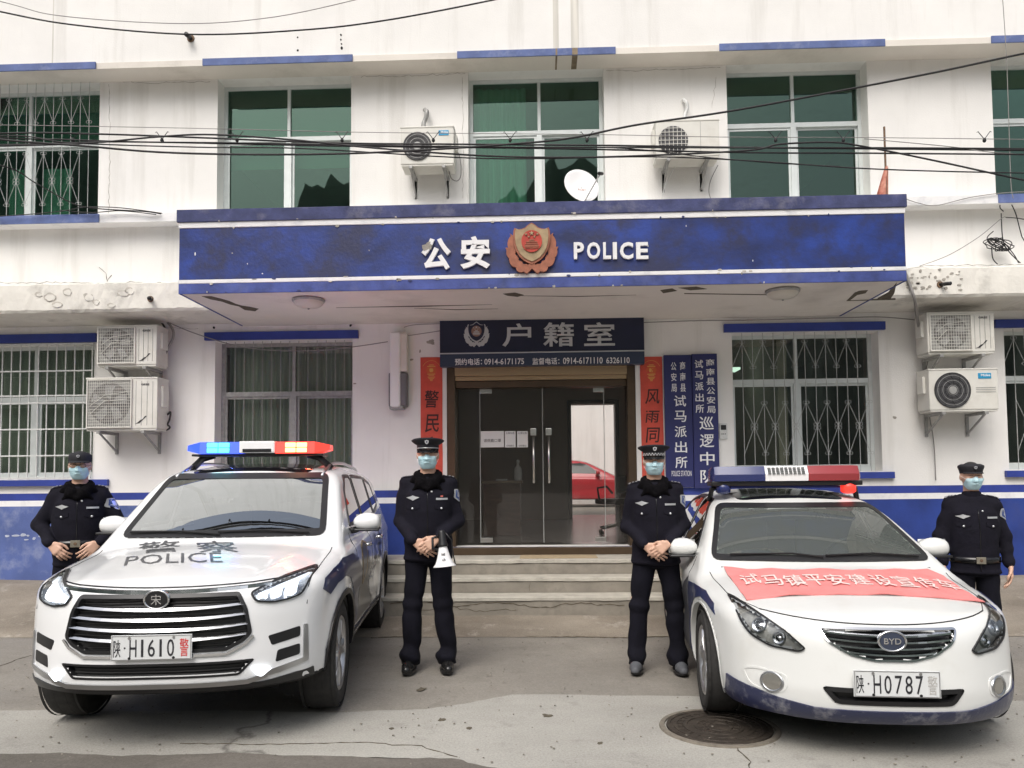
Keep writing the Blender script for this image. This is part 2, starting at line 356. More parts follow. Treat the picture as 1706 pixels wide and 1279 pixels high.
# ================================================================== ground
def sheet(name, xs, ys, zf, m):
    mb = MB(); nx, ny = len(xs), len(ys)
    mb.add([(x, y, zf(x, y)) for y in ys for x in xs], [(j*nx+i, j*nx+i+1, (j+1)*nx+i+1, (j+1)*nx+i) for j in range(ny-1) for i in range(nx-1)])
    o = mb.build(name, m, smooth=True); return tag(o, kind='structure')
def ground_mat(name, c1, c2, c3, rough=.8, sc=1.0, cracks=0.0, spec=.4):
    m = bpy.data.materials.new(name); m.use_nodes = True; t = m.node_tree; N = t.nodes; L = t.links; p = N['Principled BSDF']
    p.inputs['Specular IOR Level'].default_value = spec
    tc = N.new('ShaderNodeTexCoord')
    def nz(s, d=8, r=.65, st=(1, 1, 1)):
        mp = N.new('ShaderNodeMapping'); mp.inputs['Scale'].default_value = st; L.new(tc.outputs['Object'], mp.inputs[0])
        n = N.new('ShaderNodeTexNoise'); n.inputs['Scale'].default_value = s; n.inputs['Detail'].default_value = d; n.inputs['Roughness'].default_value = r
        L.new(mp.outputs[0], n.inputs[0]); return n.outputs['Fac']
    r1 = N.new('ShaderNodeValToRGB'); L.new(nz(.55*sc, 9, .62, (.7, 1.5, 1)), r1.inputs[0])
    r1.color_ramp.elements[0].position = .34; r1.color_ramp.elements[0].color = (*c1, 1)
    r1.color_ramp.elements[1].position = .66; r1.color_ramp.elements[1].color = (*c2, 1)
    mx = N.new('ShaderNodeMix'); mx.data_type = 'RGBA'; L.new(r1.outputs[0], mx.inputs[6]); mx.inputs[7].default_value = (*c3, 1)
    mr = N.new('ShaderNodeMapRange'); mr.inputs[1].default_value = .56; mr.inputs[2].default_value = .72; mr.inputs[4].default_value = .75
    L.new(nz(2.6*sc, 8, .7), mr.inputs[0]); L.new(mr.outputs[0], mx.inputs[0])
    m2 = N.new('ShaderNodeMix'); m2.data_type = 'RGBA'; m2.blend_type = 'MULTIPLY'; m2.inputs[0].default_value = .85; L.new(mx.outputs[2], m2.inputs[6])
    r2 = N.new('ShaderNodeValToRGB'); L.new(nz(75, 6, .85), r2.inputs[0]); r2.color_ramp.elements[0].position = .3; r2.color_ramp.elements[0].color = (.55, .54, .53, 1)
    r2.color_ramp.elements[1].position = .62; r2.color_ramp.elements[1].color = (1.12, 1.12, 1.12, 1); L.new(r2.outputs[0], m2.inputs[7])
    last = m2.outputs[2]
    if cracks:
        v = N.new('ShaderNodeTexVoronoi'); v.feature = 'DISTANCE_TO_EDGE'; v.inputs['Scale'].default_value = cracks
        mp = N.new('ShaderNodeMapping'); mp.inputs['Scale'].default_value = (.5, 1, 1)
        av = N.new('ShaderNodeVectorMath'); av.operation = 'MULTIPLY_ADD'; n2 = N.new('ShaderNodeTexNoise'); n2.inputs['Scale'].default_value = 3; n2.inputs['Detail'].default_value = 6
        L.new(tc.outputs['Object'], n2.inputs[0]); L.new(n2.outputs['Color'], av.inputs[0]); av.inputs[1].default_value = (.7, .7, 0); L.new(tc.outputs['Object'], av.inputs[2])
        L.new(av.outputs[0], mp.inputs[0]); L.new(mp.outputs[0], v.inputs['Vector'])
        cr = N.new('ShaderNodeMapRange'); L.new(v.outputs['Distance'], cr.inputs[0]); cr.inputs[1].default_value = .0; cr.inputs[2].default_value = .0045; cr.inputs[3].default_value = .65; cr.inputs[4].default_value = 0
        m3 = N.new('ShaderNodeMix'); m3.data_type = 'RGBA'; L.new(cr.outputs[0], m3.inputs[0]); L.new(last, m3.inputs[6]); m3.inputs[7].default_value = (.05, .045, .04, 1); last = m3.outputs[2]
    L.new(last, p.inputs['Base Color'])
    rr = N.new('ShaderNodeMapRange'); L.new(nz(1.1*sc), rr.inputs[0]); rr.inputs[1].default_value = .35; rr.inputs[2].default_value = .65; rr.inputs[3].default_value = rough-.18; rr.inputs[4].default_value = rough+.12
    L.new(rr.outputs[0], p.inputs['Roughness'])
    b = N.new('ShaderNodeBump'); b.inputs['Strength'].default_value = .5; b.inputs['Distance'].default_value = .006; L.new(nz(70, 6, .7), b.inputs['Height']); L.new(b.outputs[0], p.inputs['Normal'])
    MATS[name] = m; return m
M_ROAD = ground_mat('brown_grey_asphalt', (.215, .20, .175), (.30, .28, .245), (.17, .157, .136), .72)
M_SLAB = ground_mat('pale_worn_concrete', (.33, .32, .29), (.43, .42, .38), (.25, .24, .215), .78, 1.4, cracks=.22)
M_APRON = ground_mat('mottled_concrete_apron', (.17, .145, .115), (.30, .265, .215), (.42, .39, .34), .8, 1.6)
M_ROAD2 = ground_mat('coarse_dark_asphalt', (.115, .105, .09), (.17, .155, .135), (.21, .19, .165), .85, 2.0)
xs = [-900, -200, -40, -15]+list(np.linspace(-9, 9, 19))+[15, 40, 200, 900]
sheet('ground', xs, [-900, -200, -60, -30, -15, -10, -8, -6, -4, -2, -1.2, 0, 6, 12, 40, 200, 900], lambda x, y: -.02 if y < 1 else -.02, M_ROAD)
# lighter concrete strip with a wavering edge, and coarse asphalt nearest the camera
def strip_sheet(name, top, bot, z, m):
    n = len(top); mb = MB(); mid = [((a[0]+b[0])/2, (a[1]+b[1])/2) for a, b in zip(top, bot)]
    mb.add([(p[0], p[1], z) for p in top]+[(p[0], p[1], z) for p in mid]+[(p[0], p[1], z) for p in bot],
           [(i, i+1, n+i+1, n+i) for i in range(n-1)]+[(n+i, n+i+1, 2*n+i+1, 2*n+i) for i in range(n-1)])
    o = mb.build(name, m); return tag(o, kind='structure')
def wob(pts, n=90, a=.03):
    P = np.array(pts, float); t = np.linspace(0, 1, n); s = np.linspace(0, 1, len(P)); x = np.interp(t, s, P[:, 0]); y = np.interp(t, s, P[:, 1])
    r = np.convolve(RNG.normal(0, 1, n+4), [.2, .2, .2, .2, .2], 'valid')[:n]; return [(float(x[i]), float(y[i]+a*r[i])) for i in range(n)]
def gpx(l, ext=True):
    q = [onZ(x, y, 0) for x, y in l]; q = [(v.x, v.y) for v in q]
    if ext: q = [(-9, q[0][1])]+q+[(9, q[-1][1])]
    return q
ROADTOP = [(0, 1180), (200, 1178), (420, 1179), (560, 1182), (700, 1178), (780, 1168), (850, 1154), (1000, 1154), (1160, 1156), (1450, 1163), (1706, 1163)]
ROADBOT = [(0, 1254), (200, 1255), (400, 1250), (600, 1257), (760, 1262), (830, 1278), (900, 1300), (1200, 1310), (1706, 1320)]
strip_sheet('concrete_strip', wob(gpx(ROADTOP)), wob(gpx(ROADBOT)), -.014, M_SLAB)
b = wob(gpx(ROADBOT)); 
strip_sheet('near_asphalt', [(x, y-.0) for x, y in b], [(x, -6.9) for x, y in b], -.008, M_ROAD2)
# sloping concrete apron along the wall
xs = list(np.linspace(-12, 12, 61)); e = wob([(-12, -1.78), (12, -1.84)], 61, .03)
def azf(x, y):
    return float(np.interp(y, [-1.9, -1.2, -.35, 0.02], [-.016, .10, .30, .33]))
mb = MB(); yv = [None, -1.7, -1.45, -1.2, -.9, -.6, -.35, .02]; nx = 61
v = []
for k, y in enumerate(yv):
    for i, x in enumerate(xs):
        yy = e[i][1] if y is None else y; v.append((x, yy, -.016 if y is None else azf(x, yy)+RNG.normal(0, .004)))
mb.add(v, [(k*nx+i, k*nx+i+1, (k+1)*nx+i+1, (k+1)*nx+i) for k in range(7) for i in range(60)])
tag(mb.build('pavement', M_APRON, smooth=True), kind='structure')

# ================================================================== building
BLD = empty('police_station_building', (0, 0, 0), label='two storey white and blue police station building with a deep blue entrance canopy', cat='building')
# ---- facade: cells with openings
GZ0, GZ1 = 1.58, 3.28
WIN_G = [(-7.31, -5.57), (-4.03, -2.30), (2.37, 4.13), (5.62, 7.36)]
WIN_U = [(-7.31, -5.56), (-4.03, -2.32), (-.84, .86), (2.38, 4.10), (5.60, 7.34)]
UZ0, UZ1 = 4.86, 6.64
DX0, DX1, DZ0, DZ1 = -1.13, 1.19, .70, 2.92
def facade(xb, zb, holes, y, depth, mfun, name, mats, jm=0):
    xb = sorted(set(xb)); zb = sorted(set(zb)); mb = MB()
    def inh(x, z): return any(a < x < b and c < z < d for a, b, c, d in holes)
    for i in range(len(xb)-1):
        for j in range(len(zb)-1):
            cx, cz = (xb[i]+xb[i+1])/2, (zb[j]+zb[j+1])/2
            if not inh(cx, cz):
                mb.add([(xb[i], y, zb[j]), (xb[i+1], y, zb[j]), (xb[i+1], y, zb[j+1]), (xb[i], y, zb[j+1])], [(0, 1, 2, 3)], mfun(cx, cz))
    for a, b, c, d in holes:
        mb.add([(a, y, c), (a, y+depth, c), (a, y+depth, d), (a, y, d)], [(0, 1, 2, 3)], jm)
        mb.add([(b, y, c), (b, y+depth, c), (b, y+depth, d), (b, y, d)], [(3, 2, 1, 0)], jm)
        mb.add([(a, y, c), (b, y, c), (b, y+depth, c), (a, y+depth, c)], [(0, 1, 2, 3)], jm)
        mb.add([(a, y, d), (b, y, d), (b, y+depth, d), (a, y+depth, d)], [(3, 2, 1, 0)], jm)
    return mb.build(name, mats, BLD)
holes = [(a, b, GZ0, GZ1) for a, b in WIN_G]+[(DX0, DX1, DZ0, DZ1)]
xb = [-12, 12, -2.15]+[v for h in holes for v in h[:2]]; zb = [0, 1.24, 1.31, 1.40, 3.50]+[v for h in holes for v in h[2:]]
def mf(x, z):
    if 1.31 < z < 1.40: return 1
    if 1.24 < z < 1.31: return 2
    if z < 1.24: return 3 if x < -2.15 else 4
    return 0
facade(xb, zb, holes, 0, .30, mf, 'ground_floor_wall', [M_WALL, M_STRIP, M_WPAINT, M_BLUEOLD, M_BLUE])
holes = [(a, b, UZ0, UZ1) for a, b in WIN_U]
facade([-12, 12]+[v for h in holes for v in h[:2]], [3.50, UZ0, UZ1, 6.68], holes, 0, .30, lambda x, z: 0, 'upper_floor_wall', [M_WALL])
# shell behind
MB().box(-12, -11.8, .001, 6.25, 0, 6.68).build('side_wall', M_WALL, BLD)
MB().box(11.8, 12, .001, 6.25, 0, 6.68).build('side_wall', M_WALL, BLD)
bx0, bx1, bz1 = .66, 1.54, 3.02      # back doorway
mb = MB(); mb.box(-11.8, bx0, 6.2, 6.4, 0, 6.68).box(bx1, 11.8, 6.2, 6.4, 0, 6.68).box(bx0, bx1, 6.2, 6.4, bz1, 6.68)
mb.build('back_wall', M_ROOMW, BLD)
MB().box(-12, 12, .0, 6.5, 6.70, 6.9).build('roof', M_CREAM, BLD)
MB().box(-11.8, 11.8, .31, 6.2, 3.52, 3.78).build('floor_slab', M_DARKROOM, BLD)
MB().box(-11.8, 11.8, .31, 8.0, .50, .699).build('ground_floor_slab', M_TILE, BLD)
for x in (-1.75, 3.0): MB().box(x, x+.12, .305, 6.2, .70, 3.52).build('partition_wall', M_ROOMW, BLD)
for x in (-5.0, -1.6, 1.5, 4.8): MB().box(x, x+.12, .305, 6.2, 3.78, 6.68).build('partition_wall', M_ROOMW, BLD)
for x in (-5.0, 4.8): MB().box(x, x+.12, .305, 6.2, .70, 3.52).build('partition_wall', M_ROOMW, BLD)
# parapet with eave soffit
MB().box(-12.2, 12.2, -.30, -.001, 6.72, 9.4).build('parapet', M_WALL, BLD)
MB().box(-12.2, 12.2, -.325, .0, 6.64, 6.715).build('eave', M_CREAM, BLD)
for a, b in [(-9.3, -5.42), (-4.08, -2.22), (-.94, .98), (2.22, 4.18), (5.42, 7.6)]:
    MB().cbox(a, b, -.345, -.327, 6.635, 6.722, .004).build('eave_band', M_BAND, BLD)
# sill ledge of the upper floor, blue under each window
MB().box(-12, 12, -.20, -.001, 4.75, 4.855).build('sill_ledge', M_WPAINT, BLD)
for a, b in [(-9.3, -5.42), (5.5, 7.6)]:
    MB().cbox(a, b, -.215, -.201, 4.75, 4.858, .004).build('sill_band', M_BAND, BLD)
# first-floor ledge left and right of the canopy
def ledge(x0, x1):
    n = int(abs(x1-x0)/.05); mb = MB(); v = []; ys = [(-.64, 3.53), (-.66, 3.56), (-.66, 3.66), (-.66, 3.76), (-.655, 3.86), (-.63, 3.88), (-.001, 3.90)]
    for i in range(n+1):
        x = x0+(x1-x0)*i/n
        for (y, z) in ys: v.append((x, y+RNG.normal(0, .002), z+RNG.normal(0, .0025)))
        v.append((x, -.001, 3.50))
    k = len(ys)+1
    mb.add(v, [(i*k+j, (i+1)*k+j, (i+1)*k+(j+1) % k, i*k+(j+1) % k) for i in range(n) for j in range(k)]+[tuple(range(k)), tuple(range(n*k, n*k+k))])
    mb.build('ledge', M_LEDGE, BLD)
M_LEDGE = mat('peeling_white_paint', (.74, .72, .66), .85, var=.08, vscale=3, bump=.5, bscale=18, dirt=(.30, .29, .26), dscale=2.6, damt=.75)
ledge(-12, -3.69); ledge(3.69, 12)
# peeled patches: thin raised curls of old render
def blob(cx, cz, rx, rz, y, t, name, m, parent, n=22, jag=.35, seed=0):
    rg = np.random.default_rng(seed); a = np.linspace(0, 2*math.pi, n, endpoint=False); r = 1+jag*np.convolve(np.r_[q := rg.normal(0, 1, n), q[:2]], [.33]*3, 'valid')[:n]
    pts = [(cx+rx*r[i]*math.cos(a[i]), cz+rz*r[i]*math.sin(a[i])) for i in range(n)]
    mb = MB(); mb.prism(pts, y-t, y+.01); return mb.build(name, m, parent)
M_BLUEPEEL = mat('pale_blue_peeled_paint', (.42, .46, .56), .85, var=.2, vscale=20)
M_BARE2 = mat('pale_bare_render', (.50, .47, .42), .95, var=.25, vscale=9, bump=.8, bscale=25)
M_BARE = mat('bare_grey_render', (.36, .34, .30), .95, var=.25, vscale=9, bump=.8, bscale=25)
for i, (px, py, rx, rz) in enumerate([(82, 495, .09, .06), (95, 507, .07, .04), (112, 486, .06, .05), (148, 495, .07, .06), (160, 503, .04, .04), (205, 488, .08, .04), (215, 485, .06, .05), (185, 508, .05, .03), (65, 490, .05, .03)]):
    p = onY(px, py, -.66); blob(p.x, p.z, rx*.9, rz*.8, -.662, .003, 'peeled_patch', M_BARE2, BLD, jag=.22, seed=i)
    blob(p.x+.010, p.z-.010, rx*.74, rz*.64, -.665, .004, 'peeled_patch', M_LEDGE, BLD, jag=.22, seed=i+50)
for i in range(34):
    p = onY(1508+RNG.random()**1.5*95, 448+RNG.random()*36, -.66); blob(p.x, p.z, .008+.02*RNG.random(), .006+.012*RNG.random(), -.662, .003, 'peeled_patch', M_BARE, BLD, 9, seed=i)
# ---- canopy
CX0, CX1, CY = -3.69, 3.68, -1.70
CAN = MB().box(CX0+.02, CX1-.02, CY+.02, -.001, 3.465, 4.27).build('canopy', M_CREAM, BLD)
def wrap_band(name, z0, z1, out, m):
    mb = MB(); mb.cbox(CX0-out, CX1+out, CY-out, CY+.018, z0, z1, .006); mb.cbox(CX0-out, CX0+.018, CY+.0185, -.02 if z0 > 3.9 else -.02, z0, z1, .006); mb.cbox(CX1-.018, CX1+out, CY+.0185, -.02, z0, z1, .006)
    return mb.build(name, m, CAN)
wrap_band('fascia', 3.605, 4.145, .0, M_BLUECAN)
wrap_band('lower_band', 3.46, 3.565, .002, M_BAND2 := mat('lower_blue_band', (.045, .07, .26), .6, var=.4, vscale=5, dirt=(.10, .12, .26), dscale=4, damt=.8, bump=.3))
wrap_band('lower_white_band', 3.5655, 3.6045, .006, M_WPAINT)
wrap_band('upper_white_band', 4.1455, 4.205, .008, M_WPAINT)
wrap_band('coping', 4.2055, 4.335, .022, M_COPING)
MB().box(CX0+.05, CX1-.05, CY+.05, -.002, 4.271, 4.30).build('roof_sheet', M_CONC, CAN)
# cracks and exposed patches in the soffit
M_CRACK = mat('exposed_brown_render', (.10, .085, .06), .95, var=.4, vscale=30, bump=.6)
def soffit_patch(pts, z=3.465, t=.003, m=None):
    P = [onZ(x, y, z) for x, y in pts]; mb = MB(); mb.prism([(p.x, p.y) for p in P], z-t, z+.005, ax='z'); mb.build('soffit_crack', m or M_CRACK, CAN)
soffit_patch([(336, 493), (352, 493), (368, 497), (382, 501), (393, 506), (404, 509), (418, 511), (431, 514), (425, 518), (408, 516), (398, 510), (384, 507), (370, 502), (350, 498)])
soffit_patch([(838, 489), (858, 487), (873, 491), (862, 494), (845, 492)]); soffit_patch([(1100, 483), (1120, 480), (1128, 484), (1105, 488)]); soffit_patch([(1130, 479), (1160, 477), (1178, 481), (1150, 483)])
soffit_patch([(1410, 501), (1424, 487), (1432, 484), (1446, 483), (1442, 488), (1428, 491), (1416, 500), (1492, 497), (1492, 499)]); soffit_patch([(1462, 497), (1480, 487), (1494, 470), (1490, 488), (1484, 497)])
soffit_patch([(560, 512), (700, 509), (820, 507), (700, 510.5)]); soffit_patch([(850, 492), (960, 493), (1060, 491), (960, 494)]); soffit_patch([(1140, 488), (1280, 490), (1280, 491.2), (1140, 489.2)])
soffit_patch([(690, 513), (760, 515), (830, 514), (760, 516)])
M_STAIN = mat('brown_water_stain', (.24, .19, .13), .9, var=.3, vscale=9)
for px0, px1 in ((952, 961), (925, 928)):
    P = [onZ(px0, 106, 6.64), onZ(px1, 106, 6.64)]; MB().box(P[0].x, P[1].x, -.322, -.01, 6.637, 6.645).build('rust_streak', M_STAIN, BLD)
    MB().box(P[0].x-.01, P[1].x+.02, -.3015, -.295, 6.725, 9.3).build('rust_streak', M_STREAK := mat('pale_grey_streak', (.64, .62, .57), .9, var=.18, vscale=2.2, stretch=(5, 1, .3)), BLD)
    MB().box(P[0].x, P[1].x, -.347, -.34, 6.636, 6.72).build('rust_streak', M_STAIN, BLD)
mb = MB(); mb.box(-6.0, -5.985, -.302, -.296, 6.725, 9.3); mb.build('downpipe_scar', M_STREAK, BLD)
mb = MB(); mb.box(.23, .25, -.302, -.296, 6.725, 9.3); mb.build('rust_streak', M_STREAK, BLD)
# anchor holes
M_HOLE = mat('dark_hole', (.02, .02, .02), .9)
for px, py, r in [(496, 62, .010), (496, 84, .012), (568, 58, .012), (568, 66, .010), (569, 73, .010), (569, 80, .018)]:
    p = onY(px, py, -.3); blob(p.x, p.z, r, r*1.1, -.300, .003, 'anchor_hole', M_HOLE, BLD, 10, .25, seed=px+py)
for px, py, r in [(356, 546, .018), (584, 542, .016), (1105, 523, .012), (1175, 520, .012)]:
    p = onY(px, py, 0); blob(p.x, p.z, r, r, 0, .003, 'anchor_hole', M_HOLE, BLD, 10, .25, seed=px+py)
for px, py, rx, rz in [(718, 570, .045, .03), (686, 599, .02, .012), (591, 639, .02, .008), (1490, 695, .02, .02), (700, 585, .01, .02)]:
    p = onY(px, py, 0); blob(p.x, p.z, rx, rz, 0, .003, 'chipped_plaster', M_BARE, BLD, 16, .4, seed=px+py)
for px, py, rx, rz in [(12, 893, .03, .015), (25, 892, .05, .012), (38, 891, .04, .02), (47, 892, .02, .012), (57, 897, .02, .015), (66, 893, .015, .01), (44, 899, .03, .008)]:
    p = onY(px, py, 0); blob(p.x, p.z, rx, rz, 0, .003, 'peeled_patch', M_BLUEPEEL, BLD, 16, .25, seed=px+py)

# ---- windows
def rod(mb, a, b, r, n=5): mb.tube([a, b], r, n)
def ring(mb, cx, cz, y, r, t, n=10):
    mb.tube([(cx+r*math.cos(2*math.pi*i/n), y, cz+r*math.sin(2*math.pi*i/n)) for i in range(n)], t, 4, closed=True)
def curtain(mb, x0, x1, z0, z1, y, amp=.03, wl=.11, seed=0):
    rg = np.random.default_rng(seed); n = int((x1-x0)/.018); xs = np.linspace(x0, x1, n); ph = np.cumsum(rg.uniform(.6, 1.4, n)*(.018/wl)*2*math.pi)
    v = []; rows = 4
    for j in range(rows):
        z = z0+(z1-z0)*j/(rows-1); 
        for i, x in enumerate(xs): v.append((x, y+amp*math.sin(ph[i])*(1-.25*j/(rows-1)), z))
    mb.add(v, [(j*n+i, j*n+i+1, (j+1)*n+i+1, (j+1)*n+i) for j in range(rows-1) for i in range(n-1)])
def window(x0, x1, z0, z1, tz, mx, glass, bars=None, curt=(), frm=M_ALU, ydep=.20, lbl=None, backs=()):
    """tz: transom height, mx: mullion x; frame mesh is the window, panes/bars/curtains its children"""
    mb = MB(); f = .045; y0, y1 = ydep, ydep+.06
    mb.cbox(x0, x0+f, y0, y1, z0, z1, .004).cbox(x1-f, x1, y0, y1, z0, z1, .004).cbox(x0+f, x1-f, y0, y1, z0, z0+f, .004).cbox(x0+f, x1-f, y0, y1, z1-f, z1, .004)
    mb.cbox(x0+f, x1-f, y0-.004, y1, tz-.03, tz+.03, .004)
    mb.cbox(mx-.02, mx+.02, y0-.002, y1, tz+.03, z1-f, .004); mb.cbox(mx-.035, mx+.035, y0-.006, y1, z0+f, tz-.03, .004)
    W = mb.build('window', frm, BLD)
    if lbl: W['label'] = lbl
    # sliding sashes
    for a, b, yy in ((x0+f, mx-.035, y0+.012), (mx+.035, x1-f, y0+.03)):
        s = MB(); g = .03; s.cbox(a, a+g, yy, yy+.02, z0+f, tz-.03, .003).cbox(b-g, b, yy, yy+.02, z0+f, tz-.03, .003).cbox(a+g, b-g, yy, yy+.02, z0+f, z0+f+.04, .003).cbox(a+g, b-g, yy, yy+.02, tz-.06, tz-.03, .003)
        s.build('sash', frm, W)
        MB().box(a+g-.005, b-g+.005, yy+.008, yy+.012, z0+f+.035, tz-.055).build('pane', glass, W)
    for a, b in ((x0+f-.004, mx-.016), (mx+.016, x1-f+.004)):
        MB().box(a, b, y0+.028, y0+.032, tz+.026, z1-f+.004).build('pane', glass, W)
    for (a, b, c, d, m, sd) in curt:
        c_ = MB(); curtain(c_, a, b, c, d, ydep+.24, seed=sd); c_.build('curtain', m, W, smooth=True)
    for (a, b, c, d, m) in backs:
        MB().box(a, b, ydep+.20, ydep+.206, c, d).build('pane_backing', m, W)  # flat sheet added behind the pane for its green tone, film and cupboard fronts
    if bars:
        sp, bm, r, hz, orn, yb = bars
        n = int(round((x1-x0)/sp)); sp = (x1-x0)/n
        bar = MB(); bar.tube([(0, 0, 0), (0, 0, z1-z0)], r, 6); me = bar.mesh('bar')
        for i in range(0 if hz else 1, n+1 if hz else n):
            link_mesh('bar', me, bm, W, loc=(min(max(x0+sp*i, x0+r), x1-r), yb, z0))
        hb = MB(); hb.box(0, x1-x0, -r*.8, r*.8, -r*1.1, r*1.1); hme = hb.mesh('rail')
        for z in (hz or []): link_mesh('rail', hme, bm, W, loc=(x0, yb-.012, z))
        if orn:
            for kind, za, zm, zb_ in orn:
                o = MB(); t = r*.75; yy = yb-.002
                rr = .022
                if kind == 'zig':
                    rod(o, (0, 0, za), (sp, 0, zm), t); rod(o, (0, 0, za), (-sp, 0, zm), t)
                    for s in (-1, 1): ring(o, s*rr*.9, za+.01, 0, rr*.8, t*.8); 
                    for s in (-1, 1): ring(o, sp-s*rr*.9, zm-.005, 0, rr*.8, t*.8)
                    z00 = 0
                else:
                    for s in (-1, 1):
                        rod(o, (0, 0, zm), (s*sp, 0, za), t); rod(o, (0, 0, zm), (s*sp, 0, zb_), t)
                        ring(o, s*rr, zm+rr, 0, rr*.9, t*.8); ring(o, s*rr, zm-rr, 0, rr*.9, t*.8)
                        ring(o, sp+s*rr*.9, za, 0, rr*.8, t*.8); ring(o, sp+s*rr*.9, zb_, 0, rr*.8, t*.8)
                om = o.mesh('scroll')
                for i in range(2 if kind != 'zig' else 1, n-1, 2): link_mesh('scroll_ornament', om, bm, W, loc=(x0+sp*i, yy, 0))
    return W
def zat(py, Y=0.0, px=853): return onY(px, py, Y).z
tzG = 2.60
# ground floor: left barred, curtained, right scroll-barred, far right
a, b = WIN_G[0]; window(a, b, GZ0, GZ1, tzG, -6.45, G_WINC, bars=(.117, M_STEELW, .0075, [GZ0+.012, 1.87, 2.20, 2.53, 2.62, 2.93, GZ1-.012], None, -.03), curt=[(a, b, GZ0, GZ1, M_CURTGREY, 1)], lbl='window behind a white grid of security bars')
a, b = WIN_G[1]; window(a, b, GZ0, GZ1, 2.63, -3.10, G_WINC, bars=(.118, M_STEELG, .0042, None, None, .06), curt=[(a, b, GZ0, GZ1, M_CURTGREY, 2)], frm=M_STEELG, lbl='window with drawn grey curtains and thin vertical bars')
orn = [('zig', 3.16, 2.86, 0), ('dia', 2.42, 2.13, 1.80)]
a, b = WIN_G[2]; window(a, b, GZ0, GZ1, 2.70, 3.20, G_WINC, bars=(.126, M_STEELG2, .0042, None, orn, .02), lbl='dark window with scrolled diamond security bars')
a, b = WIN_G[3]; window(a, b, GZ0, GZ1, 2.70, 6.5, G_WINC, bars=(.126, M_STEELG2, .0042, None, orn, .02), lbl='dark window with scrolled bars at the building end')
MB().box(2.47, 2.78, 1.2, 1.5, 3.0, 3.03).build('tube_light', mat('lit_tube_light', (.8, .9, .85), .5, emit=(.75, 1, .85), estr=1.1), BLD)
# upper floor
tzU = 5.93
uo = [('zig', 6.42, 6.12, 0), ('dia', 5.72, 5.36, 5.06)]
a, b = WIN_U[0]; window(a, b, UZ0, UZ1, tzU, -6.60, G_WIN, bars=(.117, M_STEELG2, .0036, None, uo, -.03), backs=[(a, b, tzU, UZ1, M_GFILM), (-7.0, -6.66, UZ0, 5.7, M_CURTG), (-6.55, -6.16, UZ0, 5.7, M_CURTG)], lbl='upper window with thin scrolled bars and green cupboards inside')
a, b = WIN_U[1]; window(a, b, UZ0, UZ1, tzU, -3.18, G_WIN, backs=[(a, b, tzU, 6.45, M_GFILM), (a, b, 5.62, 5.85, M_GFILM)])
a, b = WIN_U[2]; window(a, b, UZ0, UZ1, tzU, .05, G_WIN, curt=[(a+.04, -.12, UZ0, UZ1, M_CURTG, 5)], lbl='upper window with pale green curtains in its left half')
a, b = WIN_U[3]; window(a, b, UZ0, UZ1, tzU+.02, 3.25, G_WIN)
a, b = WIN_U[4]; window(a, b, UZ0, UZ1, tzU, 6.45, G_WIN)
# blue lintel and sill strips of the ground floor windows
for a, b, z0, z1 in [(-7.5, -5.53, 3.29, 3.40), (-4.15, -2.22, 3.285, 3.385), (2.27, 4.20, 3.285, 3.385), (5.50, 7.5, 3.285, 3.385), (-7.5, -5.35, 1.49, 1.568), (-4.2, -2.2, 1.49, 1.568), (2.25, 4.25, 1.49, 1.568), (5.56, 7.5, 1.49, 1.568)]:
    MB().cbox(a, b, -.055, -.001, z0, z1, .006).build('blue_strip', M_STRIP, BLD)

# ---- steps
xA, xB = -1.95, 2.75
def step(y0, z0, z1, y1=-.002):
    n = int((xB-xA)/.09); mb = MB()
    mb.cbox(xA, xB, y0+.012, y1, z0, z1-.045, .004); o = mb.build('step', M_CONC, STEPS)
    v = []; 
    for i in range(n+1):
        x = xA-.01+(xB-xA+.02)*i/n; j = RNG.normal(0, .003)
        v += [(x, y0+j, z1-.04+RNG.normal(0, .002)), (x, y0+j, z1-.008), (x, y0+.012+j, z1), (x, y1-.0, z1), (x, y1, z1-.04)]
    m2 = MB(); m2.add(v, [(i*5+k, (i+1)*5+k, (i+1)*5+(k+1) % 5, i*5+(k+1) % 5) for i in range(n) for k in range(5)]+[(0, 1, 2, 3, 4), tuple(range(n*5, n*5+5))])
    m2.build('tread_slab', M_LIP, o)
STEPS = empty('entrance_steps', (0, 0, 0), label='worn concrete entrance steps with pale nosings below the glass doors', cat='steps')
step(-1.25, -.05, .285, -.952); step(-.95, -.05, .447, -.652); step(-.65, -.05, .612)
for i, (x, z) in enumerate([]):
    blob(x, z-.06, .28, .05, -1.238, .012, 'spalled_patch', M_CONC, STEPS, 20, .3, seed=i+9)
MB().cbox(DX0-.1, DX1+.1, -.12, .30, .613, .698, .006).build('threshold', M_BRONZE, STEPS)
p0 = onZ(868, 921, .615); p1 = onZ(990, 921, .615); MB().cbox(p0.x, p1.x, -.55, -.2, .613, .622, .003).build('door_mat', mat('straw_mat', (.38, .30, .19), .9, bump=.4), None)
tag(bpy.data.objects['door_mat'], 'thin straw coloured door mat on the top step', 'door mat')

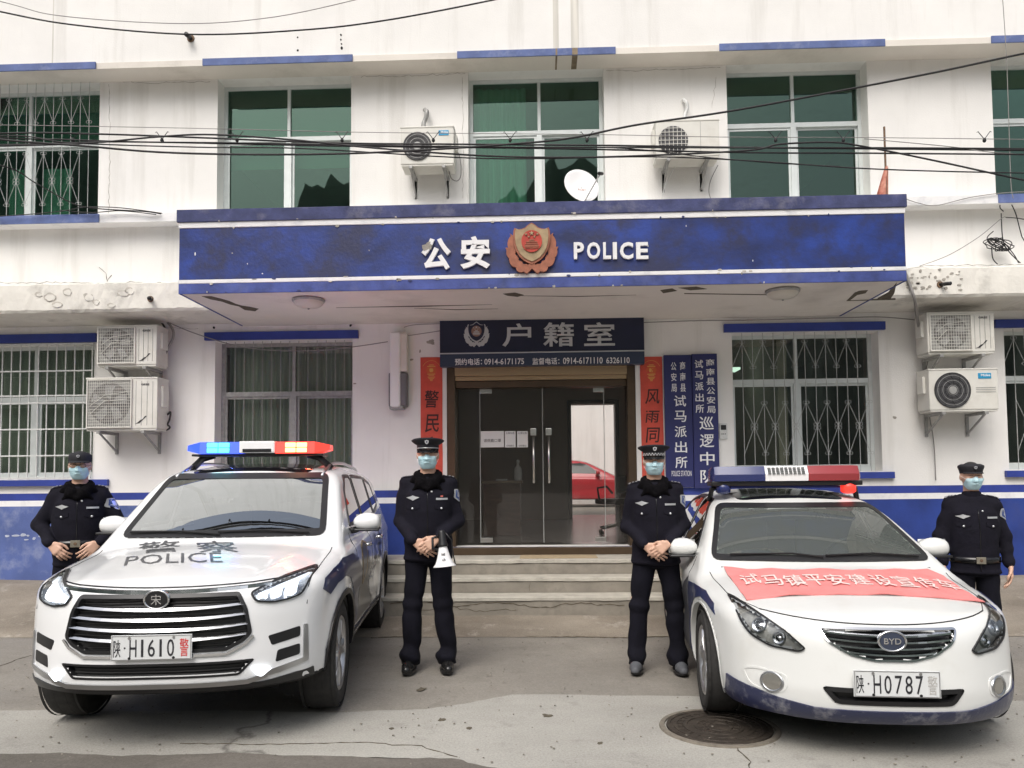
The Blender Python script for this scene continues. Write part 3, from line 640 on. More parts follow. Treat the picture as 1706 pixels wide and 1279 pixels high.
# ---- entrance: bronze frame, shutter box, glass leaves
ENT = empty('glass_entrance', (0, 0, 0), parent=BLD)
ENT['label'] = 'bronze framed glass entrance with two open-able leaves and side lights'
mb = MB(); yy = .02
mb.cbox(DX0, DX0+.10, yy, .28, DZ0, DZ1, .006); mb.build('door_jamb', M_BRONZE, ENT)
MB().cbox(DX1-.10, DX1, yy, .28, DZ0, DZ1, .006).build('door_jamb', M_BRONZE, ENT)
mb = MB(); mb.cbox(DX0+.10, DX1-.10, yy, .24, 2.80, DZ1, .006).cbox(DX0+.10, DX1-.10, .045, .06, 2.745, 2.797, .006); mb.build('shutter_box', M_BRONZEL, ENT)
gx = [onY(x, 750, .2).x for x in (800, 904.5, 1007)]
MB().cbox(DX0+.10, DX1-.10, .07, .23, 2.66, 2.742, .01).build('header', M_BRONZE, ENT)
zt, zbm = 2.655, .735
def gp(x0, x1, nm='glass_leaf', y=.20):
    o = MB().box(x0, x1, y, y+.012, zbm, zt).build(nm, G_DOOR, ENT); return o
edge = mat('green_glass_edge', (.42, .44, .42), .3)
segs = [(DX0+.10, gx[0]-.004, 'side_light'), (gx[0]+.004, gx[1]-.004, 'glass_leaf'), (gx[1]+.004, gx[2]-.004, 'glass_leaf'), (gx[2]+.004, DX1-.10, 'side_light')]
for a, b, nm in segs:
    gp(a, b, nm)
for x in gx: MB().box(x-.0035, x+.0035, .196, .214, zbm, zt).build('glass_edge', edge, ENT)
for a, b, z in [(gx[0], gx[0]+.15, 2.60), (gx[0], gx[0]+.15, .74), (gx[2]-.13, gx[2], 2.60), (gx[2]-.13, gx[2], .74)]:
    MB().cbox(a, b, .185, .225, z, z+.055, .004).build('patch_fitting', M_STEEL, ENT)
for px in (889, 914.5):
    c = onY(px, 760, .17); h = MB(); zt_, zb_ = zat(727, .16), zat(805, .16)
    h.tube([(c.x, .155, zb_), (c.x, .155, zt_)], .016, 10); h.cyl((c.x, .155, zb_+.08), (c.x, .2, zb_+.08), .010, 8); h.cyl((c.x, .155, zt_-.08), (c.x, .2, zt_-.08), .010, 8)
    H = h.build('door_handle', M_STEEL, ENT, smooth=True)
    MB().cbox(c.x-.037, c.x+.037, .165, .197, zat(727, .18)+.01, zat(714, .18), .006).build('lock', M_STEEL, ENT)
# notices on the glass
def notice(px0, px1, py0, py1, lbl, lines, pict=False):
    x0, x1, z0, z1 = rect(px0, px1, py0, py1, .195); N_ = MB().box(x0, x1, .194, .197, z0, z1).build('paper_notice', M_PAPER, None)
    tag(N_, lbl, 'notice', 'paper notices taped on the glass door')
    for s, fz, fw in lines: text_obj(s, (x0+x1)/2, z0+(z1-z0)*fz, (x1-x0)*fw, None, .194, .0015, M_INKK, N_, 'printed_line', .0)
M_INKK = mat('printed_ink', (.04, .04, .045), .6)
notice(801, 839.5, 718, 745, 'blank-looking wide white notice with one line of print on the glass door', [('请佩戴口罩', .42, .75)])
notice(841, 859, 718, 745, 'narrow printed notice in the middle of three on the glass door', [('公安公告', .88, .8), ('扫码登记', .1, .7)])
notice(861.5, 879.5, 718, 745, 'narrow printed notice nearest the door handle', [('公安公告', .88, .8), ('扫码登记', .1, .7)])

# ---- inside the hall
hall_door = MB(); hall_door.cbox(bx0-.08, bx0, 6.10, 6.2-.002, .70, bz1+.08, .01).cbox(bx1, bx1+.08, 6.10, 6.198, .70, bz1+.08, .01).cbox(bx0, bx1, 6.10, 6.198, bz1, bz1+.08, .01)
hall_door.build('back_door_frame', M_BLACKP, BLD)
DK = empty('reception_desk', (0, 0, 0), label='small dark desk with a brown top just inside the glass doors', cat='desk')
x0 = onY(806, 805, 1.9).x; x1 = onY(867, 805, 1.9).x
M_WOODD = mat('dark_brown_wood', (.10, .06, .04), .5, var=.3, vscale=5, stretch=(1, 1, 5))
MB().cbox(x0-.03, x1+.03, 1.75, 2.35, 1.46, 1.50, .006).build('desk_top', mat('brown_laminate', (.26, .20, .14), .4), DK)
MB().cbox(x0, x1, 1.80, 2.30, .70, 1.458, .006).build('desk_body', M_WOODD, DK)
c = onY(863, 790, 2.0); B = empty('spray_bottle', (c.x, 2.0, 1.50), label='white plastic sanitiser bottle standing on the desk', cat='bottle')
MB().lathe([(0, 0), (.055, 0), (.06, .02), (.06, .15), (.05, .19), (.02, .22), (.018, .26), (0, .26)], 20).build('bottle_body', M_PAPER, B, smooth=True)
MB().lathe([(0, .26), (.022, .26), (.022, .30), (.010, .31), (0, .31)], 16).build('bottle_cap', M_LETTER, B, smooth=True)
p = onY(838, 800, 1.95); tag(MB().cbox(p.x-.10, p.x+.06, 1.85, 2.0, 1.501, 1.525, .004).build('tissue_box', M_PAPER), 'flat white box lying on the reception desk', 'box')
# office chair
def office_chair(x, y, z, rz):
    C_ = empty('office_chair', (x, y, z), rz, label='black swivel office chair behind the right side of the glass doors', cat='chair')
    s = MB(); s.cbox(-.24, .24, -.24, .24, .44, .52, .04); s.build('seat', M_BLACKP, C_, smooth=True)
    s = MB(); s.cbox(-.22, .22, .22, .28, .60, .86, .03); s.build('backrest', M_BLACKP, C_, smooth=True)
    s = MB(); s.tube([(0, .2, .45), (0, .30, .5), (0, .31, .7)], .025, 8); s.build('back_post', M_BLACKP, C_)
    for sg in (-1, 1):
        s = MB(); s.tube([(sg*.24, -.05, .46), (sg*.30, -.05, .5), (sg*.31, -.08, .68), (sg*.30, .12, .70), (sg*.26, .20, .6)], .016, 8); s.build('armrest', M_BLACKP, C_)
    s = MB(); s.cyl((0, 0, .12), (0, 0, .45), .03, 12); s.build('gas_lift', M_STEELG, C_)
    for k in range(5):
        a = k*2*math.pi/5; s = MB(); s.tube([(0, 0, .14), (.30*math.cos(a), .30*math.sin(a), .09)], .022, 8, taper=[1.2, .7]); L_ = s.build('leg', M_STEEL, C_)
        s = MB(); s.cyl((.30*math.cos(a)-.012, .30*math.sin(a), .03), (.30*math.cos(a)+.012, .30*math.sin(a), .03), .03, 12); s.build('caster', M_BLACKP, L_)
c = onZ(1030, 905, .70); office_chair(c.x+.16, 2.0, .70, R(215))
# courtyard
tag(MB().box(-12, 14, 8.0, 24, .45, .68).build('courtyard_floor', M_CONC), kind='structure')
tag(MB().cbox(-12, 14, 15.5, 15.8, .68, 7.5, .02).build('courtyard_wall', M_WALL), 'tall white courtyard wall seen through the back doorway', 'wall')
dp = empty('downpipe', (3.05, 15.42, 0), label='thin grey pipe on the courtyard wall beyond the back door', cat='pipe')
MB().tube([(0, 0, .7), (0, 0, 3.6), (.05, .06, 3.9)], .035, 10).build('pipe', M_STEELG, dp)

# ================================================================== far hill behind the camera (seen in the window reflections)
M_HILL = mat('wooded_hillside', (.085, .11, .09), .95, var=.5, vscale=.06)  # lightened base colour carries the distance haze, softening the silhouette
mb = MB(); n = 420; v = []; rr = [70, 110, 160, 230]; 
for j in range(4):
    for i in range(n):
        a = math.pi*(1.02+.96*i/(n-1)); h = [0, 28, 52, 70][j]*(1+.62/(1+math.exp((math.cos(a)+.20)*22)))*(1+.28*math.sin(i*.31/4.67)+.12*math.sin(i*.83/4.67+1)+.022*RNG.normal()+.02*math.sin(i*.9))
        v.append((rr[j]*math.cos(a)*1.3, rr[j]*math.sin(a), max(h, -.5 if j == 0 else 2)-(.5 if j == 0 else 0)))
mb.add(v, [(j*n+i, j*n+i+1, (j+1)*n+i+1, (j+1)*n+i) for j in range(3) for i in range(n-1)])
tag(mb.build('hill', M_HILL, smooth=True), kind='structure')
# ================================================================== lettering and emblem on the canopy
yF = CY-.001
LT = empty('canopy_lettering', (0, 0, 0), label='raised white characters on the blue canopy fascia left of the emblem', cat='sign lettering')
def pxbox(px0, px1, py0, py1, Y):
    x0, x1, z0, z1 = rect(px0, px1, py0, py1, Y); return (x0+x1)/2, (z0+z1)/2, x1-x0, z1-z0
for ch, b in (('公', (702, 751, 396, 449)), ('安', (767, 816, 393, 447))):
    cx, cz, w_, h_ = pxbox(*b, yF-.03); text_obj(ch, cx, cz, w_, h_, yF, .03, M_LETTER, LT, 'character', .035)
p = onY(713, 408, yF-.035); blob(p.x, p.z, .045, .05, yF-.03, .003, 'peeled_spot', M_BARE, LT, 14, .5, seed=3)
L2 = empty('english_lettering', (0, 0, 0), label='raised white letters POLICE on the blue canopy fascia right of the emblem', cat='sign lettering')
xx = [(956, 973), (978, 1000), (1005, 1018), (1021, 1028), (1033, 1055), (1060, 1080)]
for ch, (a, b) in zip('POLICE', xx):
    cx, cz, w_, h_ = pxbox(a, b, 403, 431, yF-.03); 
    if ch == 'I': 
        MB().box(cx-.02, cx+.02, yF-.03, yF, cz-h_/2, cz+h_/2).build('character', M_LETTER, L2)
    else: text_obj(ch, cx, cz, w_, h_, yF, .03, M_LETTER, L2, 'character', .03)
def star(cx, cz, r, y0, y1):
    pts = [(cx+(r if k % 2 == 0 else r*.42)*math.sin(k*math.pi/5), cz+(r if k % 2 == 0 else r*.42)*math.cos(k*math.pi/5)) for k in range(10)]
    return MB().prism(pts, y0, y1)
SH = [(0, .50), (.07, .455), (.13, .40), (.20, .375), (.27, .37), (.33, .40), (.355, .34), (.36, .22), (.345, .08), (.31, -.04), (.25, -.15), (.17, -.235), (.08, -.29), (0, -.32)]
SH = SH+[(-x, z) for x, z in SH[-2:0:-1]]
def emblem(cx, cz, s, y, mw, ms, mr, mst, label, cat, parent=None, d=.05):
    E_ = empty('police_emblem', (0, 0, 0), label=label, cat=cat, parent=parent)
    if parent: del E_['category']; del E_['label']
    f = lambda pts, k=1.0: [(cx+x*s*k, cz+z*s*k+(0 if k == 1 else .02*s)) for x, z in pts]
    # wreath: four leaf sprays each side
    for sg in (-1, 1):
        for i, (a0, a1, r0, wd) in enumerate([(-78, -52, .50, .12), (-58, -28, .50, .12), (-38, 0, .49, .12), (-12, 34, .47, .10)]):
            pts = []; n = 10
            for k in range(n+1):
                t = k/n; a = R(a0+(a1-a0)*t); rr = .34+(.50-.34)*math.sin(t*math.pi*.62)**.7; pts.append((sg*math.cos(a)*rr, math.sin(a)*rr*1.02-.02))
            tip = pts[-1]; pts.append((sg*abs(tip[0])*1.04, tip[1]+.05))
            for k in range(n+1):
                t = 1-k/n; a = R(a0+(a1-a0)*t+6); rr = .30+.03*math.sin(t*3); pts.append((sg*math.cos(a)*rr, math.sin(a)*rr-.02))
            mb = MB(); mb.prism(f(pts), y-d*(.62-.08*i), y); mb.build('laurel_leaf', mw, E_)
    mb = MB(); mb.prism(f([(-.05, -.30), (-.16, -.46), (-.10, -.50), (0, -.40), (.10, -.50), (.16, -.46), (.05, -.30)]), y-d*.7, y); mb.build('ribbon', mw, E_)
    mb = MB(); mb.prism(f(SH), y-d*.8, y); mb.build('shield_rim', mw, E_)
    mb = MB(); mb.prism(f(SH, .90), y-d*.95, y-d*.75); S = mb.build('shield', ms, E_)
    n = 30; mb = MB(); mb.prism([(cx+.20*s*math.cos(2*math.pi*i/n), cz+(.12+.215*math.sin(2*math.pi*i/n))*s) for i in range(n)], y-d*1.15, y-d*.9); mb.build('disc', mr, E_)
    for q, (sx, sz, r) in enumerate([(0, .27, .05), (-.11, .25, .028), (-.055, .20, .024), (.055, .20, .024), (.11, .25, .028)]):
        star(cx+sx*s, cz+sz*s, r*s, y-d*1.3, y-d*1.1).build('star', mst, E_)
    for z_, w2, h2 in [(.135, .05, .03), (.10, .11, .02), (.06, .12, .02), (.02, .14, .03), (-.02, .13, .014)]:
        mb = MB(); mb.box(cx-w2*s, cx+w2*s, y-d*1.27, y-d*1.1, cz+(z_-h2/2)*s, cz+(z_+h2/2)*s); mb.build('gate_relief', mst if parent else mw, E_)
    return E_
cx, cz, w_, h_ = pxbox(845, 927, 372, 455, yF-.04)
emblem(cx, cz, .52, yF, M_COPPER, M_GOLD, M_REDEN, M_GOLD, 'copper and gold police badge emblem with red centre on the blue canopy', 'emblem', d=.07)

rgc = np.random.default_rng(77)
for i in range(60):      # paint chips along the canopy edges
    zc_ = [4.21, 4.145, 3.60, 3.565, 3.47][i % 5]+rgc.normal(0, .006); x_ = rgc.uniform(CX0+.1, CX1-.1)
    blob(x_, zc_, .006+.022*rgc.random()**2, .004+.010*rgc.random(), CY-(.0225 if zc_ > 4.2055 else .0085), .0015, 'paint_chip', [M_BARE, M_COPING, M_BARE2][i % 3], CAN, 9, .3, seed=i+300)
for i in range(9):
    x_ = rgc.uniform(CX0+.1, CX1-.1); z_ = rgc.uniform(3.65, 4.10); blob(x_, z_, .003+.004*rgc.random(), .006+.02*rgc.random()**2, CY-.0005, .001, 'scratch', M_WPAINT if i % 3 else M_BARE, CAN, 8, .3, seed=i+500)
# ================================================================== sign above the door
x0, x1, z0, z1 = rect(733, 1073, 522, 612, -.10)
SG = empty('door_sign', (0, 0, 0), label='long navy sign board with silver characters and phone numbers above the glass doors', cat='sign')
z0, z1 = 2.90, 3.50; yS = -.12; zl = onY(900, 586.5, yS).z
SB = MB().cbox(x0, x1, yS, -.005, zl+.008, z1, .006).build('board', M_NAVYSIGN, SG)
MB().cbox(x0, x1, yS-.004, -.006, zl-.006, zl+.0075, .003).build('white_line', M_LETTERG, SG)
MB().cbox(x0, x1, yS, -.005, z0, zl-.0065, .006).build('lower_board', M_BAND3 := mat('slate_blue_sign_panel', (.030, .045, .085), .4), SG)
for ch, b in (('户', (837, 885, 539, 577)), ('籍', (905, 956, 537, 577)), ('室', (973, 1024, 537, 576))):
    cx, cz, w_, h_ = pxbox(*b, yS); text_obj(ch, cx, cz, w_, h_, yS, .016, M_LETTERG, SG, 'character', .012)
for s, b in (('预约电话：', (758, 803, 597, 608)), ('0914-6171175', (807, 873, 597, 607)), ('监督电话：', (887, 932, 596, 607)), ('0914-6171110', (938, 1004, 595, 606)), ('6326110', (1010, 1049, 595, 605))):
    cx, cz, w_, h_ = pxbox(*b, yS); text_obj(s, cx, cz, w_, h_, yS, .003, M_LETTER, SG, 'printed_line', .012)
cx, cz, w_, h_ = pxbox(770, 818, 534, 580, yS)
emblem(cx, cz, .31, yS, M_LETTERG, M_NAVYSIGN, mat('tarnished_copper', (.30, .18, .14), .5, metal=.3), M_LETTERG, 'x', 'x', parent=SG, d=.02)
# ================================================================== red couplets beside the door
def couplet(px0, px1, py0, py1, chars, lbl, cps, lant):
    x0, x1, z0, z1 = rect(px0, px1, py0, py1, -.006); x0 = (x0+x1)/2-.135; x1 = x0+.27
    mb = MB(); n = 14; v = []
    for i in range(n+1):
        z = z0+(z1-z0)*i/n; k = RNG.normal(0, .0012)
        v += [(x0+k, -.006, z), (x0+.09, -.009+k, z), (x0+.18, -.009-k, z), (x1+k, -.006, z)]
    mb.add(v, [(4*i+j, 4*i+j+1, 4*i+j+5, 4*i+j+4) for i in range(n) for j in range(3)])
    P_ = mb.build('paper_strip', M_REDPAPER, None, smooth=True); P_.name = 'red_couplet'; tag(P_, lbl, 'couplet', 'red new year couplets either side of the door')
    for ch, (a, b) in zip(chars, cps):
        c0 = onY((px0+px1)/2, a, -.01); c1 = onY((px0+px1)/2, b, -.01); text_obj(ch, (x0+x1)/2+.005, (c0.z+c1.z)/2, .175, c0.z-c1.z, -.0095, .0015, M_INK, P_, 'character', .012, shear=.12)
    cz = onY(px0, 617, 0).z; mb = MB(); cxm = (x0+x1)/2
    m2 = MB(); n = 24; m2.prism([(cxm+.062*math.cos(2*math.pi*i/n), cz+.055*math.sin(2*math.pi*i/n)) for i in range(n)], -.0105, -.0088); m2.build('lantern_print', M_REDEN2, P_)
    for k, (dz, w2) in enumerate([(.065, .03), (.048, .05), (-.048, .05), (-.062, .035), (-.085, .045), (-.10, .035), (-.115, .02), (-.13, .014)]):
        MB().box(cxm-w2, cxm+w2, -.0115, -.0095, cz+dz-.004, cz+dz+.004).build('gold_print', M_GOLDPRINT, P_)
    text_obj(lant, cxm, cz, .055, .05, -.0105, .0015, M_GOLDPRINT, P_, 'character', .03)
    mb = MB(); mb.tube([(cxm+.12*math.cos(a), -.0095, cz-.02+.14*math.sin(a)) for a in np.linspace(.5, 2.6, 14)], .0022, 4); mb.build('gold_arc', M_GOLDPRINT, P_)
M_REDEN2 = mat('orange_red_print', (.62, .12, .04), .6)
couplet(700, 738, 595, 800, '警民和', 'red paper couplet left of the glass doors with brushed black characters', [(650, 679), (690, 720), (727, 760)], '春')
couplet(1065, 1108, 594, 800, '风雨同', 'red paper couplet right of the glass doors with brushed black characters', [(648, 673), (684, 704), (712, 737)], '新')
# ================================================================== hanging boards
def board(px0, px1, py0, py1, lbl, items, y=-.05, small=()):
    x0, x1, z0, z1 = rect(px0, px1, py0, py1, y); V_ = MB().cbox(x0, x1, y, -.004, z0, z1, .005).build('vertical_signboard', M_NAVYSIGN2, None)
    tag(V_, lbl, 'signboard', 'blue vertical signboards right of the door')
    for s, b in items:
        cx, cz, w_, h_ = pxbox(*b, y); n = len(s)
        for i, ch in enumerate(s): text_obj(ch, cx, cz+h_/2-h_/n*(i+.5), w_, h_/n*.74, y, .006, M_LETTER, V_, 'character', .008)
    for s, b in small:
        cx, cz, w_, h_ = pxbox(*b, y); text_obj(s, cx, cz, w_, h_, y, .004, M_LETTER, V_, 'printed_line', .0)
    return V_
board(1108, 1154, 591, 812, 'blue vertical signboard nearer the door, with POLICE STATION in small letters at its foot', [('公安局', (1118, 1127, 601, 655)), ('商南县', (1133, 1142, 600, 655)), ('试马派出所', (1124, 1144, 655, 783))], small=[('POLICE STATION', (1119, 1152, 784, 793))])
board(1155, 1197, 589, 813, 'blue vertical signboard farther from the door, beside the window, with two columns of text', [('试马派出所', (1158, 1172, 597, 690)), ('商南县公安局', (1177, 1191, 596, 690)), ('巡逻中队', (1166, 1190, 690, 808))], y=-.06)
# intercom
x0, x1, z0, z1 = rect(1199, 1212, 705, 731, -.03)
IC = empty('door_intercom', (0, 0, 0), label='small grey intercom panel on the wall beside the vertical signboards', cat='intercom')
MB().cbox(x0, x1, -.03, -.002, z0, z1, .004).build('panel', M_STEELW, IC); MB().cbox(x0+.015, x1-.015, -.034, -.0295, z0+.11, z1-.02, .002).build('screen', M_BLACKP, IC)
for i in range(3): MB().cyl(((x0+x1)/2-.02+.02*i, -.036, z0+.06), ((x0+x1)/2-.02+.02*i, -.03, z0+.06), .006, 8).build('button', M_BLACKP, IC)
# ================================================================== tall white lamp box left of door
x0, x1, z0, z1 = rect(647, 678, 553, 680, -.14)
LB = empty('wall_light_box', (0, 0, 0), label='tall white and grey rounded box mounted on the wall left of the door', cat='wall box')
w_ = x1-x0; 
MB().cbox(x0+.02, x0+w_*.66, -.17, -.02, z0+.01, z1, .03).build('white_front', M_LETTER, LB, smooth=True)
MB().cbox(x0+w_*.55, x1, -.14, -.002, z0+.48*(z1-z0), z1-.01, .015).build('cream_side', M_CREAM, LB, smooth=True)
MB().cbox(x0, x1, -.15, -.004, z0+.02, z0+.47*(z1-z0), .03).build('grey_shell', mat('grey_plastic', (.16, .16, .17), .45), LB, smooth=True)
MB().cbox(x0+.015, x0+w_*.8, -.165, -.01, z0-.012, z0+.03, .012).build('end_cap', M_STEELG, LB, smooth=True)
# ceiling lamps under the canopy
def dome(px, py, lbl):
    p = onZ(px, py, 3.40); D = empty('ceiling_lamp', (p.x, p.y, 3.46), label=lbl, cat='ceiling lamp', group='round lamps under the canopy')
    MB().lathe([(.0, .0), (.17, 0), (.175, -.012), (.165, -.028), (.155, -.03)], 36).build('rim', M_STEELG, D, smooth=True)
    MB().lathe([(.158, -.026), (.15, -.05), (.12, -.075), (.07, -.092), (0, -.098)], 36).build('glass_dome', mat('frosted_lamp_glass', (.60, .57, .50), .3), D, smooth=True)
    MB().lathe([(0, -.096), (.012, -.098), (.010, -.108), (0, -.11)], 10).build('finial', M_STEELG, D)
dome(514, 508, 'round ceiling lamp under the left half of the canopy'); dome(1304, 493, 'round ceiling lamp under the right half of the canopy')

# ================================================================== air conditioners
def ac(px0, px1, py0, py1, lbl, style, Y=-.42, side=1, pipe=None, hgt=None):
    x0, x1, z0, z1 = rect(px0, px1, py0, py1, Y); W_, H_, D_ = x1-x0, z1-z0, .30
    A = empty('air_conditioner', ((x0+x1)/2, Y+D_, z0), label=lbl, cat='air conditioner', group='air conditioner outdoor units on the facade')
    mb = MB(); hw = W_/2; d0 = -D_
    # casing; the fan area is a flat dark disc on its front
    mb.cbox(-hw, hw, d0+.012, 0, .02, H_, .014); CS = mb.build('casing', M_ACW, A)
    mb = MB(); mb.cbox(-hw-.004, hw+.004, d0+.006, .004, H_-.012, H_+.006, .006); mb.build('top_cover', M_ACW, A)
    mb = MB(); mb.cbox(-hw+.01, hw-.01, d0+.02, -.01, -.0, .019, .004); mb.build('base_pan', M_ACW, A)
    yf = d0+.0105
    if style == 'round':        # round dark fan guard left, badge right
        r = min(H_*.42, W_*.27); cx = -hw+r+.07*W_ if W_ > .7 else -hw+r+.03; cz = H_*.50
        mb = MB(); n = 40; mb.prism([(cx+r*math.cos(2*math.pi*i/n), cz+r*math.sin(2*math.pi*i/n)) for i in range(n)], yf-.006, yf+.02); mb.build('fan_shroud', M_ACG, A)
        for k in range(1, 8):
            rr = r*k/7.2; g = MB(); g.tube([(cx+rr*math.cos(2*math.pi*i/32), yf-.012, cz+rr*math.sin(2*math.pi*i/32)) for i in range(32)], .0032, 4, closed=True); g.build('guard_ring', M_BLACKP if k % 2 else M_STEELG, A)
        for k in range(10):
            a = 2*math.pi*k/10; g = MB(); g.tube([(cx+.05*math.cos(a), yf-.010, cz+.05*math.sin(a)), (cx+r*.6*math.cos(a+.25), yf-.010, cz+r*.6*math.sin(a+.25)), (cx+r*.98*math.cos(a+.5), yf-.010, cz+r*.98*math.sin(a+.5))], .003, 4); g.build('guard_spoke', M_BLACKP, A)
        g = MB(); g.prism([(cx+.045*math.cos(2*math.pi*i/18), cz+.045*math.sin(2*math.pi*i/18)) for i in range(18)], yf-.018, yf-.004); g.build('hub_cap', M_STEELG, A)
        bx, bz = (hw-.19*W_, H_-.17*H_); bw, bh = .19*W_, .13*H_
        if pipe != 'nobadge':
            B_ = MB().cbox(bx-bw/2, bx+bw/2, yf-.004, yf+.004, bz-bh/2, bz+bh/2, .003).build('badge', M_BADGE, A)
            text_obj('Midea', bx+.01, bz+bh*.12, bw*.72, bh*.42, yf-.004, .001, M_LETTER, A, 'brand_lettering', .02)
        for k in range(3):
            MB().box(cx+r+.06, hw-.03, yf-.003, yf+.002, H_*(.55-.05*k), H_*(.56-.05*k)).build('groove', M_STEELG, A)
    elif style == 'plain':       # plain fan behind square wires, no badge
        r = H_*.38; cx = -hw+r+.03; cz = H_*.47
        g = MB(); n = 36; g.prism([(cx+r*math.cos(2*math.pi*i/n), cz+r*math.sin(2*math.pi*i/n)) for i in range(n)], yf-.004, yf+.02); g.build('fan_shroud', M_ACG, A)
        for k in range(-3, 4):
            q = k*r/3.6; hh = math.sqrt(max(r*r-q*q, 0)); g = MB(); g.tube([(cx+q, yf-.010, cz-hh), (cx+q, yf-.010, cz+hh)], .004, 4); g.build('guard_wire', M_ACW, A)
            g = MB(); g.tube([(cx-hh, yf-.012, cz+q), (cx+hh, yf-.012, cz+q)], .004, 4); g.build('guard_wire', M_ACW, A)
        MB().box(hw-.30*W_, hw-.294*W_, yf-.002, yf+.002, .05, H_-.02).build('groove', M_STEELG, A)
    else:                        # square wire grille with plain right panel
        gx0, gx1, gz0, gz1 = -hw+.03, -hw+W_*.64, .045, H_-.03
        MB().box(gx0, gx1, yf-.003, yf+.01, gz0, gz1).build('grille_back', mat('grey_coil_fins', (.36, .36, .34), .5, var=.2, vscale=60), A)
        cx, cz = (gx0+gx1)/2, (gz0+gz1)/2; r = min(gx1-gx0, gz1-gz0)*.47
        g = MB(); n = 36; g.prism([(cx+r*math.cos(2*math.pi*i/n), cz+r*math.sin(2*math.pi*i/n)) for i in range(n)], yf-.008, yf-.002); g.build('fan_opening', mat('dim_grey', (.15, .145, .135), .6), A)
        for k in range(5):
            a = 2*math.pi*k/5; g = MB(); g.prism([(cx+.04*math.cos(a), cz+.04*math.sin(a)), (cx+r*.9*math.cos(a), cz+r*.9*math.sin(a)), (cx+r*.92*math.cos(a+.5), cz+r*.92*math.sin(a+.5)), (cx+r*.5*math.cos(a+.8), cz+r*.5*math.sin(a+.8))], yf-.012, yf-.0085); g.build('fan_blade', M_STEELG, A)
        nx = 11 if style == 'gree_big' else 8; nz = 16 if style == 'gree_big' else 11
        wv = MB(); wv.tube([(0, 0, gz0), (0, 0, gz1)], .0022, 4); vm = wv.mesh('wire')
        for k in range(nx*2+1): link_mesh('guard_wire', vm, M_ACW, A, loc=(gx0+(gx1-gx0)*k/(nx*2), yf-.020, 0))
        wv = MB(); wv.tube([(gx0, 0, 0), (gx1, 0, 0)], .0030, 4); vm = wv.mesh('wire')
        for k in range(nz+1): link_mesh('guard_wire', vm, M_ACW, A, loc=(0, yf-.017, gz0+(gz1-gz0)*k/nz))
        g = MB(); 
        for a, b, c, d in ((gx0-.012, gx1+.012, gz1, gz1+.012), (gx0-.012, gx1+.012, gz0-.012, gz0)): g.cbox(a, b, yf-.022, yf+.004, c, d, .003)
        for a, b in ((gx0-.012, gx0), (gx1, gx1+.012)): g.cbox(a, b, yf-.022, yf+.004, gz0+.0005, gz1-.0005, .003)
        g.build('grille_frame', M_ACW, A)['kind'] = 'stuff'
        px_ = gx1+.02; 
        for k in range(4): MB().box(px_+(hw-.02-px_)*(k+.5)/4-.002, px_+(hw-.02-px_)*(k+.5)/4+.002, yf-.002, yf+.003, .06, H_-.04).build('groove', M_STEELG, A)
        text_obj('GREE', (px_+hw)/2, H_*.87, .10, .022, yf-.001, .002, M_ACG, A, 'brand_lettering', .02)
        g = MB(); zz = H_*.13; xx_ = px_+.03
        g.prism([(xx_, zz), (xx_+.05, zz+.005), (xx_+.14, zz+.09), (xx_+.12, zz+.09), (xx_+.09, zz+.05), (xx_+.06, zz+.04), (xx_+.03, zz+.012)], yf-.003, yf+.002); g.build('black_decal', M_BLACKP, A)
        for k in range(2):
            g = MB(); a, b = (cx-r*.9, cz-r*.5+k*.1), (cx+r*.95, cz+r*.2+k*.09); g.tube([(a[0], yf-.026, a[1]), (cx-.05, yf-.026, cz+.03+k*.07), (b[0], yf-.026, b[1])], .003, 4); g.build('bent_wire', M_ACW, A)
    # side service cover and pipes
    s = side
    MB().cbox(s*hw-.002 if s > 0 else -hw-.03, hw+.03 if s > 0 else -hw+.002, -.20, -.06, H_*.45, H_*.85, .008).build('valve_cover', M_ACW, A)
    # brackets
    for bx in (-hw*.62, hw*.62):
        b = MB(); b.cbox(bx-.02, bx+.02, d0-.01, .115, -.035, -.002, .003); b.tube([(bx, d0+.03, -.03), (bx, .108, -.24)], .013, 4); b.cbox(bx-.018, bx+.018, .10, .115, -.27, -.0355, .003); 
        b.build('bracket', M_STEELG, A)['kind'] = 'stuff'
    return A, hw, H_
A1 = ac(160, 260, 542, 610, 'upper of the two white units left of the curtained ground floor window', 'gree', Y=-.42)
A2 = ac(142, 261, 629, 717, 'larger lower unit with a square wire grille left of the curtained ground floor window', 'gree_big', Y=-.42)
A3 = ac(1546, 1658, 520, 589, 'upper of the two units at the right end, with a square wire grille', 'gree', Y=-.42, side=-1)
A4 = ac(1549, 1664, 614, 685, 'lower unit at the right end with a round dark fan and blue badge', 'round', Y=-.42, side=-1)
A5 = ac(667, 756, 210, 275, 'upstairs unit with round fan and blue badge left of the middle window', 'round', Y=-.40)
A6 = ac(1093, 1199, 199, 262, 'upstairs unit without a badge, right of the middle window near the dish', 'plain', Y=-.40, side=-1)
def hose(name, pts, r, m, lbl, cat, n=6, sub=6):
    P = [Vector(p) for p in pts]; out = []
    for i in range(len(P)-1):
        a = P[max(i-1, 0)]; b = P[i]; c = P[i+1]; d = P[min(i+2, len(P)-1)]
        for k in range(sub):
            t = k/sub; out.append(.5*((2*b)+(c-a)*t+(2*a-5*b+4*c-d)*t*t+(3*b-a-3*c+d)*t**3))
    out.append(P[-1]); o = MB().tube(out, r, n).build(name, m, None, smooth=True); return tag(o, lbl, cat)
def pxs(l, Y): return [onY(x, y, Y) for x, y in l]
